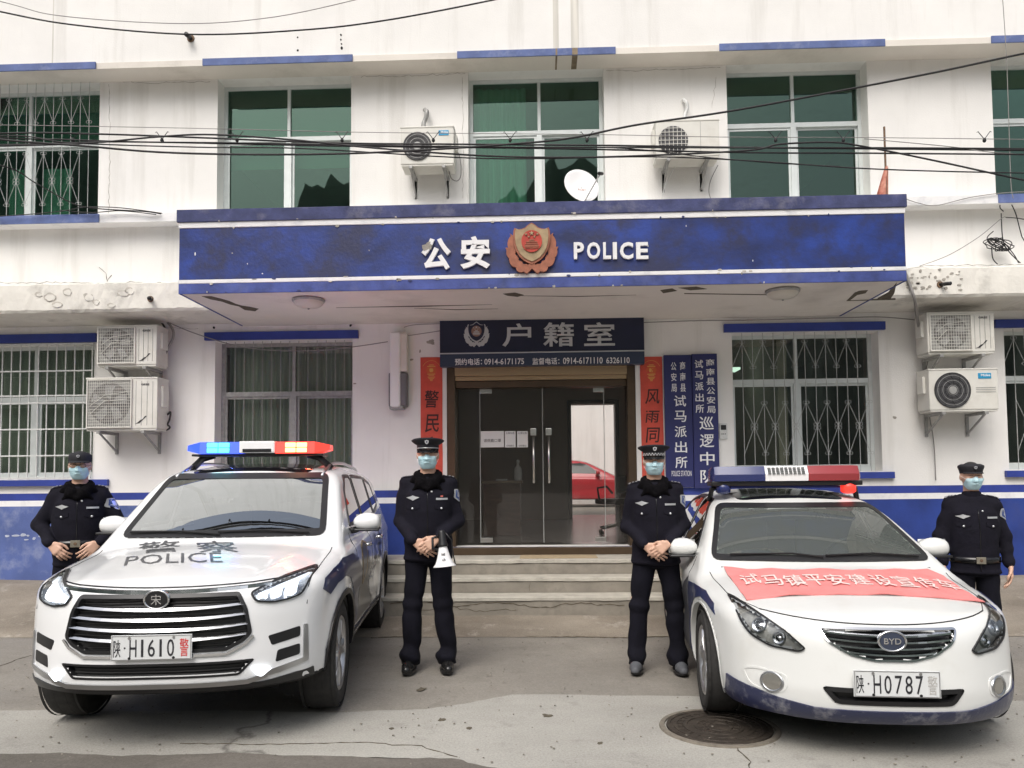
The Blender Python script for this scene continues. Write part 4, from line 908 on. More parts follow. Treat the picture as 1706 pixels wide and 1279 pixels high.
hose('insulated_pipe', pxs([(708, 183)], -.02)+pxs([(711, 186), (710, 195), (706, 205)], -.12)+pxs([(706, 214)], -.2), .03, M_STEELG, 'grey wrapped pipe leaving the wall above the badge unit upstairs', 'pipe')
hose('insulated_pipe', pxs([(1138, 166)], -.02)+pxs([(1143, 170), (1145, 180), (1141, 192)], -.10)+pxs([(1141, 200)], -.15), .022, M_STEELW, 'white pipe leaving the wall above the upstairs unit without a badge', 'pipe')
hose('refrigerant_hose', pxs([(274, 532)], -.03)+pxs([(286, 545), (289, 560), (280, 580), (273, 595)], -.16)+pxs([(272, 600)], -.2), .015, M_GREYC, 'grey hose bundle beside the upper left unit', 'hose')
hose('refrigerant_hose', pxs([(268, 536)], -.03)+pxs([(275, 548), (277, 575), (270, 590)], -.14), .012, M_BLACKP, 'black hose tucked closest to the upper left unit', 'hose')
hose('refrigerant_hose', pxs([(272, 664), (277, 690), (284, 686), (282, 700), (275, 716), (283, 712), (276, 704)], -.15), .011, M_BLACKP, 'coiled black hose beside the lower left unit', 'hose')
hose('drain_hose', pxs([(758, 245), (766, 262), (768, 290), (762, 301), (752, 297), (748, 285)], -.22), .006, M_GREYC, 'thin drain hose looping under the badge unit upstairs', 'hose')
hose('drain_hose', pxs([(1134, 265), (1120, 285), (1108, 310), (1103, 331)], -.14), .005, M_STEELW, 'thin white hose below the upstairs unit near the dish', 'hose')
hose('drain_hose', pxs([(1196, 275), (1184, 300), (1181, 318), (1184, 331)], -.12), .005, M_GREYC, 'thin grey hose at the right of the upstairs unit near the dish', 'hose')
hose('drain_hose', pxs([(1546, 600), (1540, 640), (1548, 690), (1556, 740), (1559, 800)], -.03), .006, M_GREYC, 'thin drain hose running down the wall below the right units', 'hose')

# ================================================================== satellite dish
c = onY(969, 309, -.75); DS = empty('satellite_dish', (c.x, c.y, 4.30), label='white oval satellite dish standing on top of the canopy', cat='satellite dish')
nrm = Vector((.30, -1, .42)).normalized(); q = nrm.to_track_quat('Z', 'Y').to_matrix().to_4x4(); 
Mx = Matrix.Translation((0, 0, c.z-4.30)) @ q @ Matrix.Diagonal((.88, 1.0, 1, 1))
rr = .235
MB().lathe([(0, -.045), (rr*.3, -.041), (rr*.6, -.028), (rr*.85, -.010), (rr, 0), (rr, .006), (rr*.985, .007), (rr*.83, -.004), (rr*.58, -.022), (rr*.3, -.035), (0, -.039)], 44, M=Mx).build('reflector', M_LETTER, DS, smooth=True)
a = Mx @ Vector((0, rr*-.98, 0)); b = Mx @ Vector((.19, .03, .16)); MB().tube([a, b], .008, 8).build('feed_arm', M_STEELG, DS)
MB().tube([b-Vector((0.01, .04, 0)), b+Vector((0.03, .02, .02))], .02, 10).build('feed_horn', M_BLACKP, DS)
a = Mx @ Vector((0, 0, -.04)); MB().tube([a, Vector((a.x, a.y+.08, a.z-.02)), Vector((a.x, a.y+.1, 0.0))], .016, 8).build('mast', M_STEELG, DS)
v, f, e, W0, H0 = text_data('中星九号', .01); s = .11/W0
MB().add([Mx @ Vector((-p[0]*s+.01, p[1]*s-.03, -.030)) for p in v], f).build('printed_line', M_COPPER, DS)
# flag
c = onY(1473, 211, -1.0); FL = empty('red_flag', (c.x, -1.0, 4.30), label='faded red flag drooping from a thin pole behind the canopy', cat='flag')
MB().tube([(0, 0, 0), (0, 0, c.z-4.30)], .011, 8).build('pole', M_RUST, FL)
M_FLAG = mat('faded_red_cloth', (.55, .10, .07), .85, var=.35, vscale=9, vcol=(.72, .40, .30))
zt_ = onY(1473, 280, -1.0).z-4.30; mb = MB(); v = []; nn = 9
for i in range(nn+1):
    t = i/nn; w_ = .03+.21*t
    for j in range(9): u = j/8; v.append((-w_*u+.02, -.02+.025*math.sin(u*9+t*2), zt_-t*(zt_+.0)*1.0+.02*u*(1-t)))
mb.add(v, [(i*9+j, i*9+j+1, i*9+j+10, i*9+j+9) for i in range(nn) for j in range(8)]); mb.build('cloth', M_FLAG, FL, smooth=True)
# projecting pipe stubs and a speaker-like knob
def stub(px, py, Y, r, lbl, dx=.03, rz=0):
    p = onY(px, py, Y); S_ = empty('drain_spout', (p.x, p.y, p.z), label=lbl, cat='drain spout')
    MB().tube([(0, .02, 0), (dx, -.08, -.01), (dx*1.6, -.13, -.02)], r, 10).build('spout', M_BLACKP, S_, smooth=True)
    MB().lathe([(r*.9, -.01), (r*1.7, 0), (r*1.6, .012), (r*.9, .014)], 14, M=Matrix.Rotation(math.pi/2, 4, 'X')).build('collar', M_RUST, S_)
stub(251, 498, -.66, .022, 'black drain spout poking from the left ledge'); stub(1566, 474, -.66, .022, 'black drain spout poking from the right ledge')
stub(318, 64, -.30, .028, 'small dark spout high on the upper left wall', dx=0)

# ================================================================== overhead cables
def sag(pts, Y, n=40): return pts
def cable(l, Y, r, lbl, m=M_CABLE, ext=True, name='overhead_cable', grp='black overhead cables strung across the facade', cat='cable'):
    P = [onY(x, y, Y if not isinstance(Y, (list, tuple)) else Y[i]) for i, (x, y) in enumerate(l)]
    o = hose(name, P, r, m, lbl, cat, 6, 10); 
    if grp: o['group'] = grp
    return o
cable([(-260, -40), (0, 19), (130, 42), (318, 57), (500, 50), (640, 34), (820, 0), (1000, -40)], -2.6, .008, 'thick black cable sagging across the very top left of the wall')
cable([(-260, -60), (0, 2), (100, 26), (300, 39), (450, 29), (590, 0), (700, -30)], -2.7, .004, 'thin cable highest above the left of the facade', M_GREYC)
cable([(-300, 206), (0, 208), (250, 212), (430, 216), (600, 220), (780, 222), (1000, 224), (1200, 228), (1450, 229), (1706, 232), (2000, 236)], -2.3, .0035, 'thin support wire running above the black cable bundle', M_GREYC)
cable([(-300, 236), (0, 222), (160, 223), (330, 229), (560, 238), (760, 240), (1000, 242), (1200, 245), (1400, 247), (1706, 250), (2000, 252)], -2.35, .009, 'upper thick cable of the bundle across the upper windows')
cable([(-300, 210), (0, 229), (100, 232), (230, 236), (400, 238), (700, 243), (900, 245), (1200, 246), (1500, 246), (2000, 250)], -2.4, .007, 'middle cable of the bundle across the upper windows')
cable([(-300, 250), (0, 243), (150, 238), (260, 228), (350, 224), (480, 232), (620, 246), (800, 259), (950, 262), (1100, 258), (1250, 250), (1300, 240), (1385, 237), (1440, 244), (1560, 268), (1706, 300), (1900, 340)], -2.45, .009, 'heavy cable that dips and rises before falling to the right')
cable([(-300, 200), (0, 232), (140, 243), (260, 253), (400, 257), (560, 256), (700, 250), (850, 240), (950, 230), (1060, 208), (1210, 186), (1400, 151), (1560, 120), (1706, 89), (1900, 50)], -2.5, .010, 'heavy cable climbing steeply to the upper right corner')
cable([(-300, 250), (0, 226), (120, 238), (330, 245), (500, 247), (760, 262), (900, 264), (1080, 261), (1240, 267), (1450, 281), (1706, 288), (2000, 290)], -2.42, .0065, 'lowest slack cable crossing under the bundle')
cable([(-300, 243), (0, 241), (200, 236), (560, 243), (900, 247), (1250, 254), (1450, 255), (1706, 257), (2000, 258)], -2.38, .008, 'lower thick cable of the bundle across the upper windows')
cable([(1000, 245), (1080, 250), (1180, 262), (1300, 272), (1400, 277)], -2.33, .005, 'short wire leaving the bundle by the upstairs unit near the dish', M_CABLE)
cable([(1440, 231), (1520, 238), (1600, 246), (1660, 254), (1800, 262)], -2.36, .004, 'thin wire slanting down beside the flag pole', M_GREYC)
cable([(-200, 240), (0, 275), (60, 305), (120, 338), (160, 347), (240, 352), (268, 356)], [-2.0, -1.6, -1.2, -.6, -.3, -.25, -.22], .007, 'black cable dropping from the bundle onto the left sill')
cable([(-200, 370), (0, 360), (100, 352), (140, 345), (200, 346), (270, 355)], -.26, .006, 'cable lying along the left window sill', M_CABLE)
cable([(100, 350), (150, 354), (200, 351), (260, 357)], -.25, .006, 'short loose cable end on the left window sill', M_CABLE)
cable([(283, 538), (330, 557), (400, 577), (470, 584), (540, 583), (600, 576), (646, 569)], -.10, .006, 'slack grey cable strung over the curtained window', M_GREYC)
cable([(673, 560), (700, 556), (733, 551)], -.08, .005, 'short grey cable between the wall box and the door sign', M_GREYC)
cable([(673, 545), (690, 541), (733, 539)], -.06, .004, 'upper thin cable between the wall box and the door sign', M_GREYC)
cable([(1073, 537), (1160, 534), (1250, 533), (1400, 529), (1470, 528), (1537, 534)], -.05, .006, 'thin cable along the wall top right of the door sign', M_GREYC)
cable([(1506, 448), (1516, 475), (1524, 500), (1528, 530), (1534, 560), (1540, 590)], [-.69, -.69, -.69, -.4, -.1, -.06], .016, 'thick grey cable running down from the canopy corner', M_GREYC)
cable([(1668, -30), (1672, 20), (1677, 100), (1680, 180), (1684, 300), (1688, 330)], -.6, .004, 'thin wire hanging straight down at the upper right', M_GREYC)
cable([(1532, 443), (1580, 425), (1630, 395), (1668, 364), (1676, 362)], -.5, .004, 'thin wire slanting from the right ledge up to the tangle', M_GREYC)
cable([(1506, 330), (1530, 338), (1560, 342), (1620, 328), (1690, 320), (1800, 318)], -.22, .005, 'grey wire along the right sill ledge', M_GREYC)
# suspension hooks of the bundle
M_HOOK = M_CABLE
for i, px in enumerate([122, 270, 395, 570, 722, 850, 978, 1292, 1405, 1640]):
    p = onY(px, 231, -2.33); hk = empty('cable_hanger', (p.x, p.y, p.z), label='small black hanger clip on the cable bundle', cat='cable hanger', group='hanger clips along the cable bundle')
    mb = MB(); mb.tube([(-.065, 0, .062), (-.055, 0, .070), (0, 0, -.005)], .0035, 5); mb.build('hook_arm', M_HOOK, hk)
    mb = MB(); mb.tube([(.065, 0, .062), (.055, 0, .070), (0, 0, -.005)], .0035, 5); mb.build('hook_arm', M_HOOK, hk)
    MB().lathe([(0, .012), (.013, 0), (.017, -.02), (.008, -.033), (0, -.035)], 10).build('clamp', M_HOOK, hk, smooth=True)
    t_ = ['far left window', 'left end of the white wall', 'green paned window left half', 'green paned window right half', 'badge unit', 'curtained upstairs window', 'dish side pane', 'right upstairs window left pane', 'right upstairs window right pane', 'far right window']
    hk['label'] = 'small black cable hanger clip in front of the '+t_[i]
# tangle of wire on the right
TG = empty('wire_tangle', (0, 0, 0), label='tangled coil of old wire hanging on the right wall above the ledge', cat='wire tangle')
c = onY(1668, 405, -.10); rg = np.random.default_rng(4)
for k in range(7):
    a0 = rg.uniform(0, 6); pts = []
    for i in range(22):
        t = i/21*2*math.pi; pts.append((c.x-.04+(.11+.03*rg.normal()*.3)*math.cos(t+a0)*(1-.3*(k % 2))+.06*math.sin(t)*1, -.12+.03*math.sin(3*t+k), c.z-.02+.06*math.sin(t+a0)-.07*math.cos(t+a0)*(.6)))
    MB().tube(pts, .006, 5, closed=True).build('wire_loop', M_CABLE, TG, smooth=True)
for l in ([(1668, 355), (1671, 400), (1682, 420), (1700, 438)], [(1680, 330), (1692, 355), (1700, 385), (1706, 400), (1730, 430)], [(1674, 405), (1690, 425), (1697, 438)], [(1652, 410), (1654, 430), (1662, 440)], [(1676, 362), (1700, 364), (1730, 372)], [(1668, 330), (1666, 345), (1672, 352)], [(1655, 385), (1645, 395), (1648, 405), (1660, 412)]):
    hose('loose_wire', pxs(l, -.14), .006, M_CABLE, None, None).parent = TG
for o in KIDS(TG):
    pass

# ================================================================== manhole
c0 = onZ(1098, 1213, -.01); c1 = onZ(1290, 1213, -.01); cf = onZ(1200, 1189, -.01); cn = onZ(1200, 1236, -.01)
MH = empty('manhole_cover', ((c0.x+c1.x)/2+.02, (cf.y+cn.y)/2, -.008), label='round cast iron manhole cover in the pale concrete near the sedan wheel', cat='manhole cover')
rad = (cf.y-cn.y)/2; rad = max(.33, min(rad, .39))
M_IRON = mat('cast_iron', (.055, .045, .036), .65, metal=.4, var=.3, vscale=12, bump=.5, dirt=(.16, .13, .10), dscale=9)
MB().lathe([(rad+.035, -.01), (rad+.028, .004), (rad, .005), (rad, -.006)], 60).build('frame_ring', M_SLAB2 := mat('dirty_concrete_ring', (.17, .15, .12), .9, var=.3, vscale=12, bump=.6), MH)
MB().lathe([(0, .001), (rad-.012, .001), (rad-.012, -.01)], 60).build('plate', M_IRON, MH)
for rr in (.22, .42, .62, .80, .93): MB().lathe([(rad*rr-.012, .000), (rad*rr-.010, .007), (rad*rr+.010, .007), (rad*rr+.012, .000)], 60).build('raised_ring', M_IRON, MH)
for k in range(24):
    a = k*math.pi/12; mb = MB(); mb.box(rad*.66, rad*.76, -.012, .012, 0, .006); mb.build('tread_bar', M_IRON, MH, rot=(0, 0, a))
    if k % 2 == 0: mb = MB(); mb.box(rad*.27, rad*.37, -.012, .012, 0, .006); mb.build('tread_bar', M_IRON, MH, rot=(0, 0, a))
# cracks
def crack(name, l, plane, w_=.004, parent=None, m=None, seed=0):
    rg_ = np.random.default_rng(seed); P = [onY(x, y, plane[1]) if plane[0] == 'y' else onZ(x, y, plane[1]) for x, y in l]; out = []
    for a, b in zip(P[:-1], P[1:]):
        n_ = max(2, int((b-a).length/.05))
        for k in range(n_):
            q = a+(b-a)*k/n_; j = rg_.normal(0, .007, 3)
            out.append(Vector((q.x+j[0], q.y+(j[1] if plane[0] == 'z' else 0), q.z+(j[2] if plane[0] == 'y' else 0))))
    out.append(P[-1]); o = MB().tube(out, w_, 4, taper=[.3+.9*abs(math.sin(i*1.7+seed)) for i in range(len(out))]).build(name, m or M_CRACK, parent)
    if not parent: tag(o, kind='structure')
    return o
crack('riser_crack', [(650, 1006), (700, 1000), (760, 1010), (830, 1002), (900, 1012), (960, 1004), (1040, 1008)], ('y', -1.238), .006, STEPS, seed=1)
crack('riser_crack', [(690, 1018), (760, 1012), (800, 1019), (860, 1016)], ('y', -1.238), .004, STEPS, seed=2)
crack('riser_crack', [(880, 985), (884, 970)], ('y', -.938), .003, STEPS, seed=3)
crack('ground_crack', [(1222, 1236), (1231, 1250), (1243, 1262), (1250, 1279), (1256, 1300)], ('z', -.012), .004, seed=4)
crack('ground_crack', [(-30, 1122), (30, 1098), (75, 1086)], ('z', -.019), .004, seed=5)
crack('ground_crack', [(760, 1262), (700, 1243), (600, 1236), (420, 1240), (300, 1238)], ('z', -.012), .003, seed=6)
crack('ground_crack', [(620, 1062), (760, 1058), (900, 1060), (1040, 1062), (1130, 1060)], ('z', -.013), .005, seed=8)
for i, l in enumerate([[(0, 471), (60, 470), (150, 472), (240, 470), (294, 471)], [(1508, 446), (1560, 443), (1620, 441), (1706, 440)], [(180, 468), (176, 455), (165, 445)], [(178, 468), (186, 458)]]): crack('plaster_crack', l, ('y', -.003 if i > 1 else -.64), .003, BLD, seed=20+i)
for i, l in enumerate([[(600, 128), (700, 126), (775, 122)], [(1010, 118), (1100, 116), (1200, 112)], [(1192, 128), (1190, 150), (1186, 180)], [(205, 137), (250, 138), (350, 136)], [(770, 130), (772, 240), (771, 330)], [(205, 545), (330, 547)], [(182, 140), (183, 250), (181, 355)]]): crack('plaster_crack', l, ('y', -.002), .0025, BLD, seed=30+i, m=M_BARE)
# scattered small stones on the ground
rg = np.random.default_rng(11)
mb = MB()
for i in range(900):
    x = rg.uniform(-4.5, 4.5); y = rg.uniform(-5.2, -1.9); s = rg.uniform(.002, .008)
    bm = bmesh.new(); bmesh.ops.create_icosphere(bm, subdivisions=1, radius=s)
    for v in bm.verts: v.co = Vector((v.co.x*rg.uniform(.8, 1.5), v.co.y*rg.uniform(.8, 1.3), v.co.z*.6))+Vector((x, y, -.006))
    mb.bm(bm)
tag(mb.build('grit', M_CONC), kind='stuff')
for i, (px, py, s) in enumerate([(910, 1192, .03), (736, 1199, .022), (782, 1213, .016), (653, 1213, .014), (700, 1148, .035), (1000, 1238, .015)]):
    p = onZ(px, py, -.012); mbx = MB(); pts = [(p.x+s*(1+.3*rg.normal())*math.cos(a), p.y+s*1.4*(1+.3*rg.normal())*math.sin(a)) for a in np.linspace(0, 6.28, 12)[:-1]]
    mbx.prism(pts, -.013, -.0105, ax='z'); tag(mbx.build('ground_stain', M_CRACK), kind='structure')
# ================================================================== vehicle toolkit
M_CARW = mat('white_car_paint', (.78, .79, .79), .22, coat=.8, spec=.5, dirt=(.58, .56, .52), dscale=2.2, damt=.22)
M_CARBLK = mat('black_trim', (.012, .012, .013), .35)
M_CARUND = mat('underbody_black', (.010, .010, .010), .9)
M_CHROME = mat('chrome', (.75, .76, .77), .12, metal=1)
M_SATIN = mat('satin_silver', (.55, .56, .57), .28, metal=1)
M_TYRE = mat('tyre_rubber', (.022, .021, .020), .85, var=.3, vscale=20, bump=.2)
M_RIM = mat('machined_alloy', (.50, .50, .51), .32, metal=.9)
M_RIMD = mat('dark_alloy', (.06, .06, .065), .4, metal=.6)
M_NAVY = mat('navy_vinyl', (.012, .022, .075), .35, coat=.3)
M_GREYV = mat('dark_grey_vinyl', (.075, .078, .085), .4, coat=.3)
M_SEAM = mat('panel_gap', (.02, .02, .02), .8)
M_PLATE = mat('plate_white', (.66, .68, .68), .35)
M_PLCH = mat('plate_black_characters', (.02, .02, .025), .5)
M_PLRED = mat('plate_red_character', (.60, .03, .03), .5)
M_INTR = mat('cabin_trim', (.045, .045, .045), .8)
M_SEAT = mat('cabin_seat_cloth', (.14, .13, .12), .9)
G_CAR = glass_mat('windscreen_glass', (.42, .50, .46), refl=.08, boost=5.5, gcol=(.92, .97, 1))
G_CARD = glass_mat('dark_side_glass', (.10, .12, .12), refl=.02, boost=1.6)
G_LENS = glass_mat('headlamp_lens', (.80, .82, .84), refl=.03, boost=1.3)

def interp(x, tab):
    t = np.array(tab, float); return np.interp(x, t[:, 0], t[:, 1])
def smooth_tab(tab, n=200, k=9):
    t = np.array(tab, float); x = np.linspace(t[0, 0], t[-1, 0], n); y = np.interp(x, t[:, 0], t[:, 1])
    p = np.pad(y, k//2, 'reflect', reflect_type='odd'); y = np.convolve(p, np.ones(k)/k, 'valid'); return np.stack([x, y], 1)
class Car:
    def __init__(s, P, root):
        s.P = P; s.root = root; s.M = {}
        s.top = smooth_tab(P['top']); s.roof = smooth_tab(P['roof']); s.side = smooth_tab(P['side'], k=15); s.front = smooth_tab(P['front'], k=11)
        s.plan = smooth_tab(P['plan'], k=9)
    def fn_solid(s, p, grow=0.0):
        P = s.P; x = np.abs(p[:, 0]); y = p[:, 1]; z = p[:, 2]
        zt = interp(y, s.top); hw = interp(z, s.side)*interp(y, s.plan)
        # character line along the shoulder and a soft fender swell
        for ya in (P['ya'], P['yb']):
            dd = np.sqrt((y-ya)**2+(z-P['r'])**2); hw = hw+P.get('flare', .018)*np.exp(-((dd-P['ra']-.02)/.07)**2)
        hw = hw-P.get('door', .02)*np.exp(-((z-P['zdoor'])/.11)**2)*np.clip((y-P['ya']-.45)/.3, 0, 1)*np.clip((P['yb']-.4-y)/.3, 0, 1)
        crown = P['crown']*(x/.9)**2.4
        if 'ridge' in P: crown = crown-P['ridge'][1]*np.exp(-((x-P['ridge'][0]-P['ridge'][2]*y)/.05)**2)*np.clip(1.3-y, 0, 1)
        d_top = (z-(zt-crown))*.92
        d_side = (x-hw)*.98
        yf = P['fk']*(x/P['hw'])**P['fp']+interp(z, s.front)
        d_f = (yf-y)*.80
        yr = P['L']-.16*(x/P['hw'])**3-interp(z, np.array(P['rear'])); d_r = (y-yr)*.95
        zb = P['zb']; d_b = zb-z
        k = P.get('k', .07)
        low = smax(smax(d_top, d_side, k*.8), smax(d_f, d_r, .01), k*.9); low = smax(low, d_b, .04)
        # greenhouse
        G = P['gh']; hg = G['hw']-G['tum']*(z-G['z0'])-.02*((y-2.6)/1.6)**2
        d1 = (x-hg)*.93; zr = interp(y, s.roof)-G['crown']*(x/.6)**2
        d2 = (z-zr)*.96
        yw = G['y0']+(z-G['z0'])*G['sl']+G['cur']*x**2; n = 1/math.sqrt(1+G['sl']**2); d3 = (yw-y)*n
        yq = G['y1']-(z-G['z0'])*G['sr']-.06*x**2; n = 1/math.sqrt(1+G['sr']**2); d4 = (y-yq)*n
        gh = smax(smax(d1, d2, .09), smax(d3, d4, .01), .05); gh = smax(gh, (G['z0']-.12)-z, .02)
        return smin(low, gh, .035)-grow
    def fn(s, p):
        P = s.P; b = s.fn_solid(p); x = np.abs(p[:, 0])
        for ya in (P['ya'], P['yb']):
            c = np.sqrt((p[:, 1]-ya)**2+(p[:, 2]-P['r']-.01)**2)-P['ra']; c = np.maximum(c, P['arch_in']-x); b = np.maximum(b, -c)
        return b
    def make_shell(s, h=.022):
        P = s.P; lo = (-P['hw']-.1, -.12, P['zb']-.06); hi = (P['hw']+.1, P['L']+.12, P['H']+.08)
        s.full = isomesh(s.fn_solid, lo, hi, h); s.bvh = s._bvh(s.full)
        s.shell = isomesh(s.fn, lo, hi, h)
        return s
    def _bvh(s, me):
        v = np_of(me); return BVHTree.FromPolygons([Vector(a) for a in v.tolist()], [tuple(p.vertices) for p in me.polygons])
    def hit(s, ax, a, b):
        if ax == 'f': o, d = Vector((a, -1.5, b)), Vector((0, 1, 0))
        elif ax == 'r': o, d = Vector((3, a, b)), Vector((-1, 0, 0))
        elif ax == 'l': o, d = Vector((-3, a, b)), Vector((1, 0, 0))
        else: o, d = Vector((a, b, 4)), Vector((0, 0, -1))
        p, n, i, t = s.bvh.ray_cast(o, d)
        if p is None:
            p, n, i, t = s.bvh.find_nearest(Vector((a, .3, b)) if ax == 'f' else (Vector((.9 if ax == 'r' else -.9, a, b)) if ax in 'rl' else Vector((a, b, 1))))
        if n.dot(d) > 0: n = -n
        return p, n
    def on(s, ax, a, b, off=0.0):
        p, n = s.hit(ax, a, b); return p+n*off
    def pixhit(s, px, py):
        Mi = s.root.matrix_world.inverted(); d = ray(px, py)
        o = Mi @ CAM; dd = (Mi.to_3x3() @ d).normalized(); p, n, i, t = s.bvh.ray_cast(o, dd); return p
    def patch(s, poly, ax, off, m, name, parent=None, res=.05, skirt=.012, smooth=True, holes=None, label=None, sink=None):
        """a panel that follows the body; outline in the 2-D of the view axis"""
        P = np.array(poly, float); lo, hi = P.min(0), P.max(0)
        dense = []; n = len(P)
        for i in range(n):
            a, b = P[i], P[(i+1) % n]; k = max(1, int(np.linalg.norm(b-a)/res))
            for t in range(k): dense.append(a+(b-a)*t/k)
        nb = len(dense)
        gx = np.arange(lo[0]+res/2, hi[0], res); gy = np.arange(lo[1]+res/2, hi[1], res); D = np.array(dense)
        ins = []
        for x in gx:
            for y in gy:
                if inpoly(x, y, D) and np.min(np.abs(D-[x, y]).max(1)) > res*.35: ins.append((x, y))
        vs = [Vector(v) for v in dense]+[Vector(v) for v in ins]
        r = geometry.delaunay_2d_cdt(vs, [], [list(range(nb))], 1, 1e-5)
        v2, fs = r[0], r[2]; hits = [s.hit(ax, v.x, v.y) for v in v2]
        v = [p+q*off for p, q in hits]; N0 = len(v); f = [tuple(t) for t in fs]
        # boundary skirt
        from collections import Counter
        ec = Counter(); 
        for t in fs:
            for i in range(len(t)): ec[tuple(sorted((t[i], t[(i+1) % len(t)])))] += 1
        be = [e for e, c in ec.items() if c == 1]; mp = {}
        for a, b in be:
            for q in (a, b):
                if q not in mp: mp[q] = len(v); v.append(hits[q][0]+hits[q][1]*(off-skirt))
            f.append((a, b, mp[b], mp[a]))
        mb = MB(); mb.add(v, f); o = mb.build(name, m, parent or s.root)
        if smooth: smooth_by_angle(o, 40)
        if label: o['label'] = label
        return o
    def ribbon(s, poly, ax, w_, off, m, name, parent=None, closed=True, inner=True, thick=.008, res=.06):
        """band of width w_ that runs along an outline on the body"""
        P = np.array(poly, float); D = []; n = len(P)
        for i in range(n if closed else n-1):
            a, b = P[i], P[(i+1) % n]; k = max(1, int(np.linalg.norm(b-a)/res))
            for t in range(k): D.append(a+(b-a)*t/k)
        if not closed: D.append(P[-1])
        D = np.array(D); n = len(D)
        area = .5*np.sum(P[:, 0]*np.roll(P[:, 1], -1)-np.roll(P[:, 0], -1)*P[:, 1]) if closed else 1
        T = np.roll(D, -1, 0)-np.roll(D, 1, 0)
        if not closed: T[0] = D[1]-D[0]; T[-1] = D[-1]-D[-2]
        T /= np.linalg.norm(T, axis=1)[:, None]+1e-9; Nn = np.stack([-T[:, 1], T[:, 0]], 1)*(1 if area > 0 else -1)
        if inner == 'mid': O, I = D-Nn*w_/2, D+Nn*w_/2
        else: O, I = D, D+Nn*w_
        v = []
        for i in range(n):
            p, q = s.hit(ax, *O[i]); p2, q2 = s.hit(ax, *I[i]); v += [p+q*(off-thick), p+q*off, p2+q2*off, p2+q2*(off-thick)]
        f = [(4*i+k, 4*((i+1) % n)+k, 4*((i+1) % n)+(k+1) % 4, 4*i+(k+1) % 4) for i in range(n if closed else n-1) for k in range(4)]
        if not closed: f += [(0, 1, 2, 3), (4*n-4, 4*n-3, 4*n-2, 4*n-1)]
        mb = MB(); mb.add(v, f); o = mb.build(name, m, parent or s.root); return smooth_by_angle(o, 50)
    def seam(s, pts, ax, r=.003, m=None, name='panel_gap', parent=None, off=.0003):
        P = [np.array(p, float) for p in pts]; out = []
        for i in range(len(P)-1):
            k = max(1, int(np.linalg.norm(P[i+1]-P[i])/.04))
            for t in range(k): out.append(P[i]+(P[i+1]-P[i])*t/k)
        out.append(P[-1]); return MB().tube([s.on(ax, *q, off) for q in out], r, 5).build(name, m or M_SEAM, parent or s.root, smooth=True)
    def text(s, st, ax, c, w_, h_, off, m, name='character', parent=None, offset=.02, flip=1, shear=0, thick=.0, skew=0):
        v, f, e, W_, H_ = text_data(st, offset, shear, 2); bm = bmesh.new(); vs = [bm.verts.new((p[0]*w_/W_, p[1]*h_/H_, 0)) for p in v]
        for q in f:
            try: bm.faces.new([vs[i] for i in q])
            except ValueError: pass
        L_ = [e_ for e_ in bm.edges if e_.calc_length() > .05]
        if L_: bmesh.ops.subdivide_edges(bm, edges=L_, cuts=2)
        bmesh.ops.triangulate(bm, faces=bm.faces)
        for q in bm.verts: q.co = s.on(ax, c[0]+(q.co.x-skew*q.co.y)*flip, c[1]+q.co.y, off)
        mb = MB().bm(bm); return mb.build(name, m, parent or s.root)
    def cut(s, poly, ax, shrink=.02):
        """remember an opening in the shell"""
        s.P.setdefault('cuts', []).append((ax, shrink_poly(poly, shrink)))
    def finish_shell(s, name, m, dark, liner=True):
        me = s.shell; v = np_of(me); nf = len(me.polygons); idx = np.empty(nf*4, np.int32); me.polygons.foreach_get('vertices', idx); idx = idx.reshape(-1, 4)
        c = v[idx].mean(1); nr = np.empty(nf*3, np.float32); me.polygons.foreach_get('normal', nr); nr = nr.reshape(-1, 3)
        P = s.P; mi = np.zeros(nf, np.int32)
        for ya in (P['ya'], P['yb']):
            dd = np.hypot(c[:, 1]-ya, c[:, 2]-P['r']-.01); mi[(dd < P['ra']+.004) & (np.abs(c[:, 0]) > P['arch_in']-.03)] = 1
        mi[(c[:, 2] < P['zb']+.03) & (nr[:, 2] < -.3)] = 1
        kill = np.zeros(nf, bool)
        for ax, pl in P.get('cuts', []):
            D = np.array(pl); a, b = {'f': (0, 2), 'r': (1, 2), 'l': (1, 2), 't': (0, 1)}[ax]
            k = inpoly_np(c[:, a], c[:, b], D)
            k &= {'f': nr[:, 1] < -.1, 'r': nr[:, 0] > .1, 'l': nr[:, 0] < -.1, 't': nr[:, 2] > .2}[ax]
            if ax == 'f': k &= c[:, 1] < P['L']*.6
            kill |= k
        me.materials.append(m); me.materials.append(dark); me.polygons.foreach_set('material_index', mi)
        bm = bmesh.new(); bm.from_mesh(me); bm.faces.ensure_lookup_table(); bmesh.ops.delete(bm, geom=[bm.faces[i] for i in np.where(kill)[0]], context='FACES'); bm.to_mesh(me); bm.free()
        o = link_mesh(name, me, None, s.root)
        if liner:
            G = P['gh']
            lf = lambda p: np.maximum(np.maximum(s.fn_solid(p)+.035, (G['y0']-.15)-p[:, 1]), .35-p[:, 2])
            l = isomesh(lf, (-P['hw'], G['y0']-.3, .25), (P['hw'], P['L'], P['H']), .05)
            cutsD = [(ax, np.array(shrink_poly(pl, -.05))) for ax, pl in P.get('cuts', [])]
            bm = bmesh.new(); bm.from_mesh(l); kl = []; bm.faces.ensure_lookup_table()
            C3 = np.array([tuple(f_.calc_center_median()) for f_ in bm.faces]); N3 = np.array([tuple(f_.normal) for f_ in bm.faces]); km = np.zeros(len(C3), bool)
